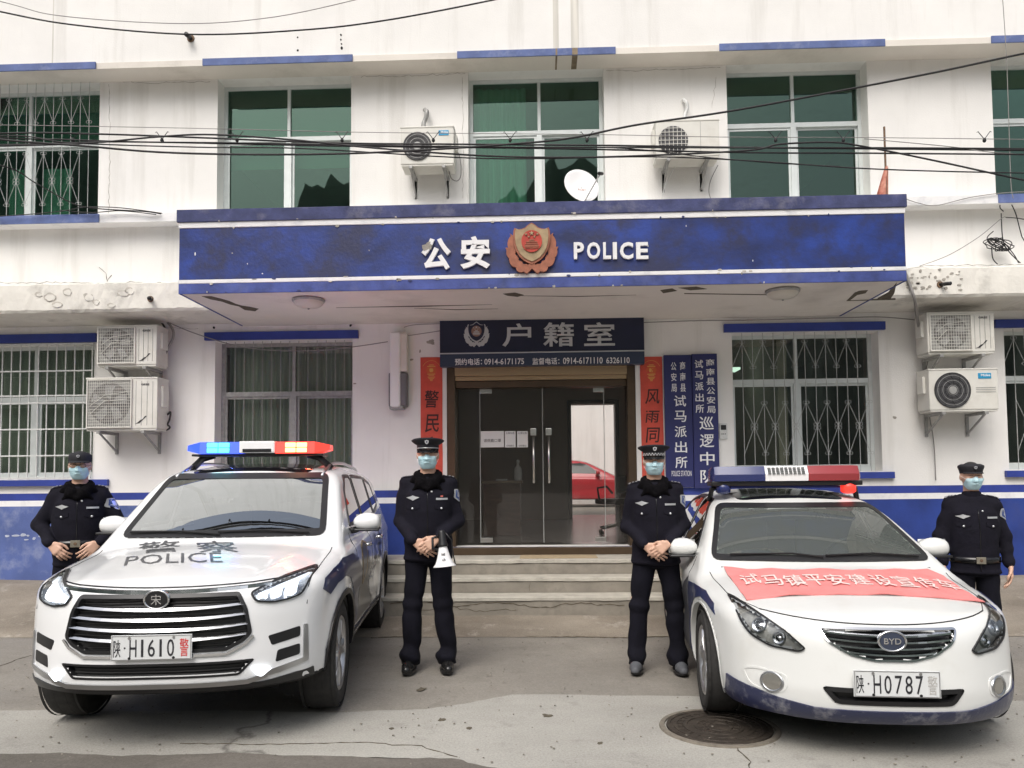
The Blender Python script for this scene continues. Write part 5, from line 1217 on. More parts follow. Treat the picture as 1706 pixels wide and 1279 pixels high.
            for ax, D in cutsD:
                a, b = {'f': (0, 2), 'r': (1, 2), 'l': (1, 2), 't': (0, 1)}[ax]; k = inpoly_np(C3[:, a], C3[:, b], D)
                k &= {'f': (C3[:, 1] < P['L']*.6) & (N3[:, 1] < .1), 'r': C3[:, 0] > 0, 'l': C3[:, 0] < 0, 't': C3[:, 2] > 1}[ax]; km |= k
            kl = [bm.faces[i] for i in np.where(km)[0]]
            bmesh.ops.delete(bm, geom=kl, context='FACES'); bm.to_mesh(l); bm.free(); link_mesh('cabin_lining', l, M_INTR, s.root)
        return o
def inpoly(x, y, D):
    return bool(inpoly_np(np.array([x]), np.array([y]), D)[0])
def inpoly_np(x, y, D):
    r = np.zeros(len(x), bool); n = len(D)
    for i in range(n):
        (x1, y1), (x2, y2) = D[i], D[(i+1) % n]
        if y1 == y2: continue
        r ^= ((y1 > y) != (y2 > y)) & (x < (x2-x1)*(y-y1)/(y2-y1)+x1)
    return r
def shrink_poly(pl, w_):
    P = np.array(pl, float); a = np.roll(P, 1, 0); b = np.roll(P, -1, 0)
    area = .5*np.sum(P[:, 0]*b[:, 1]-b[:, 0]*P[:, 1]); out = []
    for i in range(len(P)):
        e1 = P[i]-a[i]; e2 = b[i]-P[i]; e1 /= np.linalg.norm(e1)+1e-9; e2 /= np.linalg.norm(e2)+1e-9
        n1 = np.array([-e1[1], e1[0]]); n2 = np.array([-e2[1], e2[0]]); s_ = 1 if area > 0 else -1
        m = n1+n2; m /= max((m@m), .3)/1 if False else 1; m = (n1+n2)/max(1+n1@n2, .35); out.append(P[i]+m*w_*s_)
    return [tuple(q) for q in out]
def rnd(poly, r=.03, n=4):
    """round the corners of an outline"""
    P = [np.array(p, float) for p in poly]; out = []
    for i in range(len(P)):
        a, b, c = P[i-1], P[i], P[(i+1) % len(P)]; u = a-b; v = c-b; lu, lv = np.linalg.norm(u), np.linalg.norm(v); q = min(r, lu*.45, lv*.45)
        p0 = b+u/lu*q; p1 = b+v/lv*q
        for k in range(n+1): t = k/n; out.append(tuple((1-t)**2*p0+2*t*(1-t)*b+t*t*p1))
    return out
def mir(poly): return [(-x, z) for x, z in poly][::-1]

def wheel(parent, x, y, r, wd, sgn, rim_r, spokes=5, twin=True, name='wheel', steer=0):
    W = empty(name, (x, y, r), rz=steer, parent=parent); h = wd/2; M = Matrix.Rotation(sgn*math.pi/2, 4, 'Y')   # local z -> outward
    MB().lathe([(rim_r-.012, -h*.9), (rim_r+.02, -h), (r-.03, -h*.98), (r-.008, -h*.80), (r, -h*.5), (r, h*.5), (r-.008, h*.80), (r-.03, h*.97), (rim_r+.035, h*1.0), (rim_r+.004, h*.92), (rim_r-.004, h*.80)], 48, M).build('tyre', M_TYRE, W, smooth=True)
    for zz in (-.45, -.15, .15, .45): MB().lathe([(r-.001, (zz-.04)*wd), (r+.0012, (zz-.035)*wd), (r+.0012, (zz+.035)*wd), (r-.001, (zz+.04)*wd)], 48, M).build('tread_rib', M_TYRE, W)
    MB().lathe([(rim_r+.006, h*.84), (rim_r-.004, h*.93), (rim_r-.02, h*.86), (rim_r-.03, h*.5), (rim_r-.035, -h*.8)], 48, M).build('rim', M_RIM, W, smooth=True)
    MB().lathe([(rim_r-.03, h*.12), (.06, h*.10), (0, h*.10)], 32, M).build('brake_disc', M_RIMD, W, smooth=True)
    MB().lathe([(.065, h*.35), (.06, h*.78), (.045, h*.86), (0, h*.86)], 24, M).build('hub_cap', M_RIM, W, smooth=True)
    mb = MB(); offs = [(-.16, .02), (.16, -.02)] if twin else [(0, 0)]
    for da, _ in offs:
        w0, w1 = (.020, .026) if twin else (.035, .05)
        a0, a1 = da*.5, da
        r0, r1 = .045, rim_r-.008; v = []
        for (rr, ww, aa, zt_, zb_) in ((r0, w0, a0, h*.80, h*.45), ((r0+r1)/2, w0, (a0+a1)/2, h*.88, h*.50), (r1, w1, a1, h*.82, h*.50)):
            c = Vector((rr*math.cos(aa), rr*math.sin(aa), 0)); t = Vector((-math.sin(aa), math.cos(aa), 0))
            v += [c+t*ww+Vector((0, 0, zb_)), c+t*ww*.6+Vector((0, 0, zt_)), c-t*ww*.6+Vector((0, 0, zt_)), c-t*ww+Vector((0, 0, zb_))]
        mb.add([M @ q for q in v], [(4*i+k, 4*i+(k+1) % 4, 4*i+4+(k+1) % 4, 4*i+4+k) for i in range(2) for k in range(4)]+[(0, 1, 2, 3), (8, 9, 10, 11)])
    me = mb.mesh('spoke')
    for k in range(spokes): link_mesh('spoke', me, M_RIM, W, rot=(2*math.pi*k/spokes+.3, 0, 0))
    return W
def place(root, px, d, rz):
    """root origin = middle of the front bumper on the ground, at image column px and distance d"""
    p = atD(px, 797, d); root.location = (p.x, p.y, 0); root.rotation_euler = (0, 0, rz); bpy.context.view_layer.update()
def plate(car, cx, cz, chars, last, lastm, yoff=-.012, parent=None):
    p, n = car.hit('f', cx, cz); y = p.y+yoff
    N_ = empty('number_plate', (cx, y, cz), parent=car.root)
    MB().cbox(-.22, .22, -.004, .004, -.07, .07, .004).build('plate', M_PLATE, N_)
    mb = MB()
    for a, b, c, d in ((-.216, .216, .063, .067), (-.216, .216, -.067, -.063), (-.216, -.212, -.0625, .0625), (.212, .216, -.0625, .0625)): mb.box(a, b, -.0055, -.0035, c, d)
    o = mb.build('plate_border', M_SATIN, N_); o['kind'] = 'stuff'
    for ch, x, w_ in chars: text_obj(ch, x, -.003, w_, .095, -.004, .002, M_PLCH, N_, 'character', .0)
    text_obj(last, .178, -.002, .048, .098, -.004, .002, lastm, N_, 'character', .0)
    mb = MB(); mb.box(-.149, -.141, -.006, -.004, -.004, .004); mb.build('dot', M_PLCH, N_)
    for x in (-.12, .12): MB().cyl((x, -.008, .055), (x, -.003, .055), .008, 8).build('bolt', M_SATIN, N_)
    for x in (-.12, .12): MB().cyl((x, -.006, -.058), (x, -.003, -.058), .008, 8).build('bolt', M_CARBLK, N_)
    return N_
def cabin(car, z0, yb, seatz, wheel_side=1):
    """dashboard, steering wheel and front seats"""
    r = car.root
    mb = MB(); n = 14; prof = [(yb-.10, z0-.09), (yb-.02, z0-.02), (yb+.28, z0+.0), (yb+.42, z0-.05), (yb+.48, z0-.20), (yb+.45, z0-.5), (yb, z0-.5)]
    mb.prism(prof, -.70, .70, ax='x'); o = mb.build('dashboard', M_INTR, r)
    C_ = Vector((wheel_side*.36, yb+.62, z0-.03)); q = Matrix.Translation(C_) @ Matrix.Rotation(R(-62), 4, 'X')
    mb = MB(); mb.tube([q @ Vector((.185*math.cos(a), .185*math.sin(a), 0)) for a in np.linspace(0, 2*math.pi, 28)[:-1]], .014, 6, closed=True)
    S_ = mb.build('steering_wheel', M_CARBLK, r, smooth=True)
    mb = MB(); mb.tube([q @ Vector((-.17, 0, 0)), q @ Vector((0, 0, -.02)), q @ Vector((.17, 0, 0))], .02, 6); mb.tube([q @ Vector((0, 0, -.02)), q @ Vector((0, 0, -.2))], .045, 10); mb.build('steering_hub', M_CARBLK, S_)
    for sx in (-1, 1):
        mb = MB(); mb.cbox(sx*.36-.24, sx*.36+.24, yb+1.15, yb+1.30, seatz, seatz+.62, .06); st = mb.build('seat', M_SEAT, r, smooth=True)
        mb = MB(); mb.cbox(sx*.36-.13, sx*.36+.13, yb+1.2, yb+1.30, seatz+.66, seatz+.84, .04); mb.tube([(sx*.36-.06, yb+1.25, seatz+.6), (sx*.36-.06, yb+1.25, seatz+.7)], .008, 6); mb.build('headrest', M_SEAT, st, smooth=True)
def mirror(car, x, y, z, sg, m, parent=None):
    r = car.root; W_ = empty('wing_mirror', (x, y, z), parent=r)
    f = lambda p: smax(smax(ellip(p, (0, 0, 0), (.115, .080, .074)), (p[:, 1]-.045), .02), p[:, 0]*sg-.10, .03)
    me = isomesh(f, (-.16, -.12, -.12), (.16, .12, .12), .012); link_mesh('mirror_shell', me, m, W_)
    MB().cbox(-.10, .10, .044, .050, -.06, .06, .01).build('mirror_glass', M_CHROME, W_)
    MB().tube([(-sg*.08, .01, -.055), (-sg*.20, .0, -.085)], .028, 8, taper=[1, .8]).build('mirror_arm', M_CARBLK, W_, smooth=True)
    MB().cbox(-.10, .095, -.084, -.02, -.068, -.05, .008).build('mirror_base', M_CARBLK, W_, smooth=True)
    return W_
# ================================================================== the white patrol SUV (left)
SUV = empty('police_suv', (0, 0, 0), label='white police SUV with lit red and blue roof lights and black grille', cat='police car')
place(SUV, 259, 4.36, YAW+R(3.8))
P = dict(L=4.65, H=1.72, hw=.93, r=.355, ra=.405, ya=.90, yb=3.61, zb=.325, arch_in=.62, zdoor=.62, door=.028, flare=.014, crown=.085, k=.075,
    ridge=(.47, .008, .14),
    top=[(-.2, .88), (.05, .905), (.15, .945), (.4, .995), (.8, 1.055), (1.2, 1.105), (1.7, 1.12), (3.9, 1.17), (4.4, 1.14), (4.7, 1.0)],
    roof=[(-.2, 1.3), (1.8, 1.60), (2.1, 1.645), (2.6, 1.685), (3.1, 1.69), (3.8, 1.655), (4.3, 1.61), (4.7, 1.56)],
    side=[(.0, .84), (.24, .875), (.34, .905), (.55, .922), (.80, .93), (.95, .925), (1.05, .905), (1.2, .87), (1.7, .8)],
    plan=[(-.3, .83), (.0, .87), (.35, .915), (.62, .965), (.9, 1.0), (3.6, 1.0), (4.2, .975), (4.8, .93)],
    front=[(.0, .16), (.24, .10), (.33, .03), (.42, .0), (.55, .005), (.62, .012), (.75, .022), (.88, .05), (.94, .10), (1.2, .4)],
    rear=[(0, .1), (.3, .02), (.8, .0), (1.1, .05), (1.3, .2)], fk=.44, fp=3.0,
    gh=dict(hw=.865, z0=1.10, tum=.31, crown=.035, y0=1.13, sl=1.62, cur=.17, y1=4.58, sr=.55))
V = Car(P, SUV).make_shell(.021)
bk = M_CARBLK
# ---- openings and glass
ws = rnd([(-.735, 1.125), (.735, 1.125), (.635, 1.59), (-.635, 1.59)], .07)
V.cut(ws, 'f', .035)
V.patch(ws, 'f', .007, G_CAR, 'windscreen', res=.07, skirt=.004)
V.ribbon(ws, 'f', .045, .009, bk, 'windscreen_surround')
def side_win(ax, pl, nm, m=G_CARD):
    V.cut(pl, ax, .02); o = V.patch(pl, ax, .003, m, nm, res=.08, skirt=.003); V.ribbon(pl, ax, .028, .006, bk, 'window_seal', o); return o
for ax in 'rl':
    side_win(ax, rnd([(1.72, 1.16), (2.50, 1.165), (2.50, 1.58), (2.22, 1.575), (1.98, 1.45)], .04), 'front_side_window')
    side_win(ax, rnd([(2.57, 1.165), (3.42, 1.18), (3.42, 1.565), (2.57, 1.58)], .04), 'rear_side_window')
    side_win(ax, rnd([(3.49, 1.185), (4.05, 1.25), (3.92, 1.50), (3.49, 1.56)], .04), 'quarter_window')
    V.ribbon([(1.62, 1.135), (2.5, 1.14), (3.45, 1.155), (4.12, 1.22)], ax, .018, .010, M_CHROME, 'belt_moulding', closed=False)
    # roof rail
    z_ = []
    mb = MB(); pts = [V.on(ax, y, 1.62, .0) for y in (2.05,)]
    rp = []
    for y in np.linspace(1.95, 4.1, 12):
        sx = 1 if ax == 'r' else -1; p, n = V.hit('t', sx*.585, y); rp.append(p+Vector((0, 0, .035 if .1 < (y-1.95)/2.15 < .95 else .004)))
    MB().tube(rp, .014, 8).build('roof_rail', M_SATIN, SUV, smooth=True)
    # dark cladding: sill, wheel arches
    V.patch([(1.30, .27), (3.22, .27), (3.20, .40), (1.33, .40)], ax, .010, bk, 'sill_cladding', res=.12)
    for ya in (P['ya'], P['yb']):
        arc = [(ya+P['ra']*math.cos(a), P['r']+.01+P['ra']*math.sin(a)) for a in np.linspace(R(-18), R(198), 30)]
        V.ribbon(arc, ax, .035, .012, bk, 'wheel_arch_trim', closed=False, inner='mid', thick=.03)
    for l in ([(1.60, 1.12), (1.55, .9), (1.48, .6), (1.55, .41)], [(2.54, 1.15), (2.53, .8), (2.52, .41)], [(3.46, 1.15), (3.44, .85), (3.22, .62), (3.16, .41)], [(1.55, .41), (3.16, .41)]): V.seam(l, ax)
    for y in (2.25, 3.15):
        p, n = V.hit(ax, y, .98); sx = 1 if ax == 'r' else -1
        MB().tube([p+Vector((sx*.0, -.09, 0)), p+Vector((sx*.028, -.07, 0)), p+Vector((sx*.030, .07, 0)), p+Vector((0, .09, 0))], .013, 8).build('door_handle', M_CHROME, SUV, smooth=True)
# roof glass
V.patch(rnd([(-.48, 1.98), (.48, 1.98), (.47, 3.3), (-.47, 3.3)], .08), 't', .003, mat('black_roof_glass', (.01, .01, .012), .08), 'sunroof_glass', res=.12)
# ---- hood seams and creases
V.seam([(-.79, .30), (-.80, .6), (-.80, 1.15)], 't'); V.seam([(.79, .30), (.80, .6), (.80, 1.15)], 't')
# ---- grille
gr = [(-.445, .885), (.445, .885), (.49, .80), (.52, .655), (.48, .61), (.39, .565), (-.39, .565), (-.48, .61), (-.52, .655), (-.49, .80)]
V.cut(gr, 'f', .012)
GR = V.patch(rnd(gr, .02), 'f', -.035, bk, 'grille', skirt=.0, res=.06)
V.ribbon(rnd(gr, .02), 'f', .020, .008, bk, 'grille_frame', GR, thick=.045)
V.ribbon([(-.52, .645), (-.48, .602), (-.39, .557), (.39, .557), (.48, .602), (.52, .645)][::-1], 'f', .014, .014, M_CHROME, 'chrome_lip', GR, closed=False)
# fine mesh bars behind the slats
for z in np.arange(.58, .88, .022):
    hw_ = float(np.interp(z, [.565, .61, .655, .80, .885], [.38, .47, .50, .47, .42])); MB().tube([V.on('f', x, z, -.026) for x in np.linspace(-hw_, hw_, 11)], .004, 4).build('mesh_bar', M_CARBLK, GR)
for z, dz in ((.805, 0), (.748, 0), (.691, 0), (.634, 0)):
    hw_ = float(np.interp(z, [.565, .61, .655, .80, .885], [.37, .475, .505, .475, .42]))
    xs_ = np.linspace(-hw_, hw_, 17); mb = MB(); v = []
    for x in xs_:
        zz = z+.022*(abs(x)/.5)**2.2; p = V.on('f', x, zz, 0); t_ = .0115*(1-.35*abs(x)/hw_)
        v += [p+Vector((0, .03, t_)), p+Vector((0, .004, t_*.8)), p+Vector((0, -.010, -t_*.7)), p+Vector((0, .03, -t_))]
    mb.add(v, [(4*i+k, 4*i+4+k, 4*i+4+(k+1) % 4, 4*i+(k+1) % 4) for i in range(16) for k in range(4)]+[(0, 1, 2, 3), (64, 65, 66, 67)]); mb.build('grille_slat', M_CHROME, GR)
# chrome bar that runs from lamp to lamp under the hood edge
v = []; xs_ = np.linspace(-.60, .60, 31); mb = MB()
for x in xs_:
    z_ = .896+.022*(abs(x)/.6)**2; p = V.on('f', x, z_, 0); t_ = .013
    v += [p+Vector((0, .02, t_)), p+Vector((0, -.008, t_*.8)), p+Vector((0, -.012, -t_*.6)), p+Vector((0, .02, -t_))]
mb.add(v, [(4*i+k, 4*i+4+k, 4*i+4+(k+1) % 4, 4*i+(k+1) % 4) for i in range(30) for k in range(4)]+[(0, 1, 2, 3), (120, 121, 122, 123)]); mb.build('chrome_bar', M_CHROME, SUV)
V.seam([(x, .918+.020*(abs(x)/.6)**2) for x in np.linspace(-.66, .66, 25)], 'f', .006, bk, 'bonnet_gap')
# round badge
p = V.on('f', 0, .862, .012); BG = empty('front_badge', (0, p.y, .862), parent=SUV)
Mx = Matrix.Rotation(R(90), 4, 'X') @ Matrix.Diagonal((1.3, 1, 1, 1))
MB().lathe([(0, .004), (.046, .004), (.047, -.01)], 36, Mx).build('badge_plate', bk, BG, smooth=False)
MB().lathe([(.046, -.008), (.048, .006), (.054, .008), (.057, .003), (.057, -.01)], 36, Mx).build('badge_ring', M_CHROME, BG, smooth=True)
text_obj('宋', 0, 0, .058, .058, -.004, .004, M_CHROME, BG, 'character', .0)
plate(V, .0, .607, [('陕', -.187, .038), ('H', -.100, .038), ('1', -.050, .012), ('6', .000, .038), ('1', .050, .012), ('0', .104, .038)], '警', M_PLRED, -.03)
# ---- headlamps
M_LAMPIN = mat('lamp_reflector', (.5, .5, .52), .2, metal=.9)
M_BROW = mat('glowing_lamp_trim', (.8, .85, .9), .2, emit=(.9, .95, 1), estr=.7)
M_DRL = mat('lit_lamp', (.9, .95, 1), .3, emit=(.9, .95, 1), estr=1.6)
hl = [(.495, .878), (.53, .826), (.62, .812), (.70, .822), (.76, .842), (.785, .89), (.80, .968), (.77, .975), (.64, .945)]
for ax_s, pl in ((1, hl), (-1, mir(hl))):
    V.cut(pl, 'f', .012); H_ = V.patch(rnd(pl, .02), 'f', -.022, M_LAMPIN, 'headlight', res=.05, skirt=0)
    V.patch(rnd(pl, .02), 'f', .008, G_LENS, 'lens', H_, res=.04, skirt=.006)
    V.ribbon(rnd(pl, .02), 'f', .009, .011, bk, 'lamp_surround', H_, thick=.034)
    for x0_, x1_ in ((.54, .59), (.61, .66), (.68, .735)):
        q = [(x0_-.004, .872+.16*(x0_-.53)), (x0_+.008, .832), (x1_+.004, .836+.1*(x1_-.55)), (x1_, .892+.30*(x1_-.58))]
        q = q if ax_s > 0 else mir(q)
        V.patch(rnd(q, .012), 'f', -.008, M_DRL, 'lamp_module', H_, res=.03, skirt=.012)
    q = [(.525, .862), (.533, .852), (.64, .895), (.76, .935), (.785, .952), (.76, .955), (.64, .915)]; q = q if ax_s > 0 else mir(q)
    V.patch(q, 'f', -.006, M_BROW, 'lamp_brow', H_, res=.05)
# ---- outer bumper pockets, lit daytime blades
pk = [(.615, .635), (.80, .672), (.865, .668), (.872, .44), (.80, .418), (.62, .395), (.60, .42), (.70, .462)]
for sg in (1, -1):
    q = pk if sg > 0 else mir(pk)
    f1 = [(.60, .628), (.76, .66), (.76, .60), (.62, .572)]; f2 = [(.65, .54), (.76, .558), (.76, .495), (.64, .473)]
    B_ = V.patch(rnd(f1 if sg > 0 else mir(f1), .012), 'f', .003, bk, 'bumper_slot', res=.05, skirt=.006)
    V.patch(rnd(f2 if sg > 0 else mir(f2), .012), 'f', .003, bk, 'bumper_slot', res=.05, skirt=.006)
    f3 = [(.775, .668), (.795, .664), (.80, .45), (.66, .412), (.57, .400), (.56, .412), (.63, .44), (.775, .472)]
    V.patch(rnd(f3 if sg > 0 else mir(f3), .008), 'f', .008, M_SATIN, 'chrome_hook', res=.04, skirt=.012)
    f4 = [(.515, .458), (.57, .462), (.62, .445), (.57, .405), (.55, .412)]
    V.patch(rnd(f4 if sg > 0 else mir(f4), .01), 'f', .014, M_DRL, 'daytime_light', res=.03, skirt=.018)
# lower intake and silver lip
li = [(-.54, .51), (.54, .51), (.46, .425), (-.46, .425)]
V.cut(li, 'f', .012); LI = V.patch(rnd(li, .02), 'f', -.04, bk, 'lower_intake', skirt=0, res=.08); V.ribbon(rnd(li, .02), 'f', .012, .004, bk, 'intake_frame', LI, thick=.045)
for z in (.44, .46, .48): MB().tube([V.on('f', x, z, -.03) for x in np.linspace(-.47, .47, 9)], .004, 4).build('intake_bar', M_INTR, LI)
V.ribbon([(-.60, .398), (-.50, .372), (.50, .372), (.60, .398)], 'f', .028, .012, M_SATIN, 'silver_lip', closed=False)
low = [(-.82, .350), (.82, .350), (.82, .40), (.74, .395), (.58, .372), (-.58, .372), (-.74, .395), (-.82, .40)]
V.patch(low, 'f', .009, bk, 'lower_bumper_cladding', res=.08)
V.finish_shell('body', M_CARW, M_CARUND)
# ---- graphics
HT = empty('bonnet_lettering', (0, 0, 0), parent=SUV)
def pixc(car, px0, px1, py0, py1):
    a = car.pixhit((px0+px1)/2, py1); b = car.pixhit((px0+px1)/2, py0); l = car.pixhit(px0, (py0+py1)/2); r = car.pixhit(px1, (py0+py1)/2)
    return ((l.x+r.x)/2, (a.y+b.y)/2), r.x-l.x, b.y-a.y
for ch, b in (('警', (240, 302, 901, 920)), ('察', (330, 396, 901, 920))):
    c, w_, h_ = pixc(V, *b); V.text(ch, 't', (c[0], c[1]), w_, h_, .003, M_GREYV, 'character', HT, .004, skew=.42)
c, w_, h_ = pixc(V, 217, 368, 922, 938); V.text('POLICE', 't', c, w_, h_, .003, M_GREYV, 'word', HT, .0, skew=.35)
# navy swoosh from the lamp over the wheel, dark shield on the door, characters
sw = [(.44, .85), (.50, .91), (.70, .945), (1.0, .985), (1.35, .985), (1.62, .93), (1.85, .78), (1.80, .60), (1.55, .43), (1.33, .43), (1.38, .58), (1.33, .72), (1.15, .835), (.95, .87), (.72, .85), (.56, .80)]
sh = [(1.84, .80), (1.95, .88), (2.10, .93), (2.28, .93), (2.40, .80), (2.42, .62), (2.55, .52), (2.75, .43), (1.60, .43), (1.82, .58)]
for ax in 'rl':
    V.patch(sw, ax, .005, M_NAVY, 'fender_stripe', res=.045, skirt=.003); V.patch(sh, ax, .0022, M_GREYV, 'door_graphic', res=.08, skirt=.003)
    sg_ = [(1.86, 1.0), (2.02, 1.03), (2.16, 1.0), (2.15, .78), (2.02, .66), (1.87, .78)]
    V.patch(rnd(sg_, .02), ax, .005, M_GREYV, 'door_shield', res=.07, skirt=.003); V.ribbon(rnd(sg_, .02), ax, .014, .0065, M_GOLD, 'shield_edge')
    fl = 1 if ax == 'r' else -1
    for ch, y in (('公', 2.83), ('安', 3.18)): V.text(ch, ax, (y if fl > 0 else 5.98-y, .90), .27, .27, .006, bk, 'character', None, .012, flip=fl)
# ---- mirrors, wheels, cabin
mirror(V, .985, 1.74, 1.195, 1, M_CARW); mirror(V, -.985, 1.74, 1.195, -1, M_CARW)
for sx in (-1, 1):
    for ya in (P['ya'], P['yb']): wheel(SUV, sx*.80, ya, P['r'], .225, sx, .245, 5, True)
cabin(V, 1.09, 1.22, .72)
MB().box(-.6, .6, .4, 4.2, .26, .36).build('underbody', M_CARUND, SUV)
# wipers
for l in ([(-.66, 1.15), (-.3, 1.155), (.0, 1.135)], [(-.02, 1.15), (.3, 1.155), (.62, 1.135)]):
    MB().tube([V.on('f', x, z, .02) for x, z in l], .007, 6).build('wiper', bk, SUV)
# ---- light bar
M_BLUELED = mat('lit_blue_led', (.1, .5, .9), .3, emit=(.05, .75, .85), estr=3.6); M_REDLED = mat('lit_orange_led', (.9, .3, .1), .3, emit=(1.0, .42, .16), estr=3.6)
M_BLENS = mat('blue_lens', (.02, .05, .50), .15, emit=(.03, .08, .9), estr=1.2); M_RLENS = mat('red_lens', (.55, .03, .02), .15, emit=(1, .05, .03), estr=.9)
zc = 1.815; yc = 2.32; LBR = empty('light_bar', (0, yc, zc), parent=SUV)
def lens(x0, x1, zl, zh, d0, m, nm, tip=0):
    mb = MB(); s_ = 1 if x1 > x0 else -1
    v = []
    for x, k in ((x0, 1), (x1-s_*tip, 1), (x1, .45)) if tip else ((x0, 1), (x1, 1)):
        a, b = zl*k, zh*k; dd = d0*(k**.7)
        v += [(x, -dd, a), (x, -dd*.86, b), (x, dd*.86, b), (x, dd, a)]
    n = len(v)//4; mb.add(v, [(4*i+k, 4*i+4+k, 4*i+4+(k+1) % 4, 4*i+(k+1) % 4) for i in range(n-1) for k in range(4)]+[(0, 1, 2, 3), tuple(range(4*n-4, 4*n))])
    return mb.build(nm, m, LBR)
lens(-.15, -.60, -.052, .048, .15, M_BLENS, 'blue_lens', .12); lens(.15, .60, -.052, .048, .15, M_RLENS, 'red_lens', .12)
MB().cbox(-.148, .148, -.156, .15, -.048, .054, .012).build('centre_housing', M_LETTER, LBR); MB().cbox(-.12, .12, -.160, -.154, -.040, -.012, .003).build('speaker_grille', M_CARBLK, LBR)
MB().cbox(-.55, .55, -.13, .13, -.072, -.053, .006).build('bar_base', M_CARBLK, LBR)
for sg, m in ((-1, M_BLUELED), (1, M_REDLED)):
    for i in range(2):
        for j in range(2):
            x0_ = sg*(.235+.095*i); MB().cbox(min(x0_, x0_+sg*.085), max(x0_, x0_+sg*.085), -.1535, -.12, -.042+.044*j, -.005+.044*j, .004).build('led_module', m, LBR)
    for x in (.43,):
        pf = V.on('t', sg*x, yc, 0); mb = MB(); mb.tube([(sg*.40, 0, -.06), (sg*.50, 0, -.09), (sg*.60, .02, pf.z-zc-.012)], .03, 8); mb.build('mounting_foot', M_CARBLK, LBR, smooth=True)
# faint glow on the wall behind comes from two small point lamps added just behind the lit bar
for sg, c in ((-1, (.10, .18, 1)), (1, (1, .12, .06))):
    l = bpy.data.lights.new('flashing_lamp', 'POINT'); l.energy = 8; l.specular_factor = 0; l.color = c; l.shadow_soft_size = .05; o = bpy.data.objects.new('flashing_lamp', l); COL.objects.link(o); o.parent = LBR; o.location = (sg*.35, .30, .03)
# ================================================================== the older white police sedan (right)
SED = empty('police_sedan', (0, 0, 0), label='white police sedan with a pink banner across its bonnet and unlit roof lights', cat='police car')
place(SED, 1481, 4.13, YAW-R(6.4))
P = dict(L=4.86, H=1.47, hw=.91, r=.322, ra=.368, ya=.93, yb=3.675, zb=.19, arch_in=.60, zdoor=.50, door=.022, flare=.012, crown=.10, k=.085,
    top=[(-.2, .62), (.05, .705), (.2, .76), (.5, .815), (.9, .875), (1.25, .915), (1.7, .935), (3.4, .975), (4.2, 1.0), (4.7, .985), (4.95, .90)],
    roof=[(-.2, 1.1), (1.9, 1.31), (2.2, 1.365), (2.6, 1.41), (3.0, 1.425), (3.4, 1.405), (3.9, 1.33), (4.9, 1.17)],
    side=[(.0, .84), (.19, .865), (.30, .895), (.50, .907), (.70, .910), (.82, .90), (.95, .875), (1.1, .84), (1.5, .78)],
    plan=[(-.3, .775), (.0, .81), (.35, .865), (.62, .92), (.95, .975), (1.3, 1.0), (3.6, 1.0), (4.2, .97), (4.95, .90)],
    front=[(.0, .14), (.19, .06), (.26, .01), (.36, .0), (.50, .02), (.60, .035), (.70, .065), (.76, .11), (1.1, .5)],
    rear=[(0, .1), (.3, .02), (.8, .03), (1.0, .08), (1.2, .2)], fk=.56, fp=2.7,
    gh=dict(hw=.835, z0=.92, tum=.50, crown=.04, y0=1.22, sl=2.05, cur=.20, y1=4.30, sr=2.0))
V = Car(P, SED).make_shell(.021)
M_CARW2 = mat('aged_white_car_paint', (.70, .71, .69), .3, coat=.5, spec=.5, dirt=(.50, .47, .40), dscale=2.5, damt=.3)
bk = M_CARBLK
G_CAR2 = glass_mat('grey_windscreen_glass', (.55, .60, .55), refl=.0, boost=.9, haze=(.26, .29, .27), hz=.28)
ws = rnd([(-.76, .93), (.76, .93), (.60, 1.31), (-.60, 1.31)], .07)
V.cut(ws, 'f', .035); V.patch(ws, 'f', .007, G_CAR2, 'windscreen', res=.07, skirt=.004); V.ribbon(ws, 'f', .034, .009, bk, 'windscreen_surround')
for ax in 'rl':
    def sw_(pl, nm):
        V.cut(pl, ax, .02); o = V.patch(pl, ax, .003, G_CARD, nm, res=.08, skirt=.003); V.ribbon(pl, ax, .026, .006, bk, 'window_seal', o)
    sw_(rnd([(1.72, .965), (2.62, .985), (2.62, 1.36), (2.35, 1.34), (2.05, 1.22)], .05), 'front_side_window')
    sw_(rnd([(2.69, .99), (3.50, 1.01), (3.78, 1.15), (3.45, 1.31), (3.05, 1.37), (2.69, 1.37)], .05), 'rear_side_window')
    V.ribbon([(1.62, .945), (2.6, .965), (3.6, .995)], ax, .014, .008, M_CHROME, 'belt_moulding', closed=False)
    for l in ([(1.62, .93), (1.50, .75), (1.42, .4), (1.46, .24)], [(2.65, .97), (2.63, .6), (2.64, .24)], [(3.55, 1.0), (3.50, .80), (3.30, .55), (3.22, .24)], [(1.46, .24), (3.22, .24)]): V.seam(l, ax)
    for y in (2.38, 3.33):
        p, n = V.hit(ax, y, .83); sx = 1 if ax == 'r' else -1
        MB().tube([p+Vector((0, -.10, 0)), p+Vector((sx*.030, -.07, .0)), p+Vector((sx*.032, .07, 0)), p+Vector((0, .10, 0))], .014, 8).build('door_handle', M_CARW2, SED, smooth=True)
    for ya in (P['ya'], P['yb']):
        arc = [(ya+P['ra']*math.cos(a), P['r']+.01+P['ra']*math.sin(a)) for a in np.linspace(R(-20), R(200), 30)]
        V.ribbon(arc, ax, .014, .004, M_CARW2, 'arch_lip', closed=False, inner='mid', thick=.035)
V.patch(rnd([(-.42, 2.15), (.42, 2.15), (.41, 2.95), (-.41, 2.95)], .08), 't', .003, MATS['black_roof_glass'], 'sunroof_glass', res=.12)
V.seam([(x, .712+.035*(abs(x)/.6)**2) for x in np.linspace(-.62, .62, 25)], 'f', .0045, M_SEAM, 'bonnet_gap')
e_ = V.on('f', .62, .749)
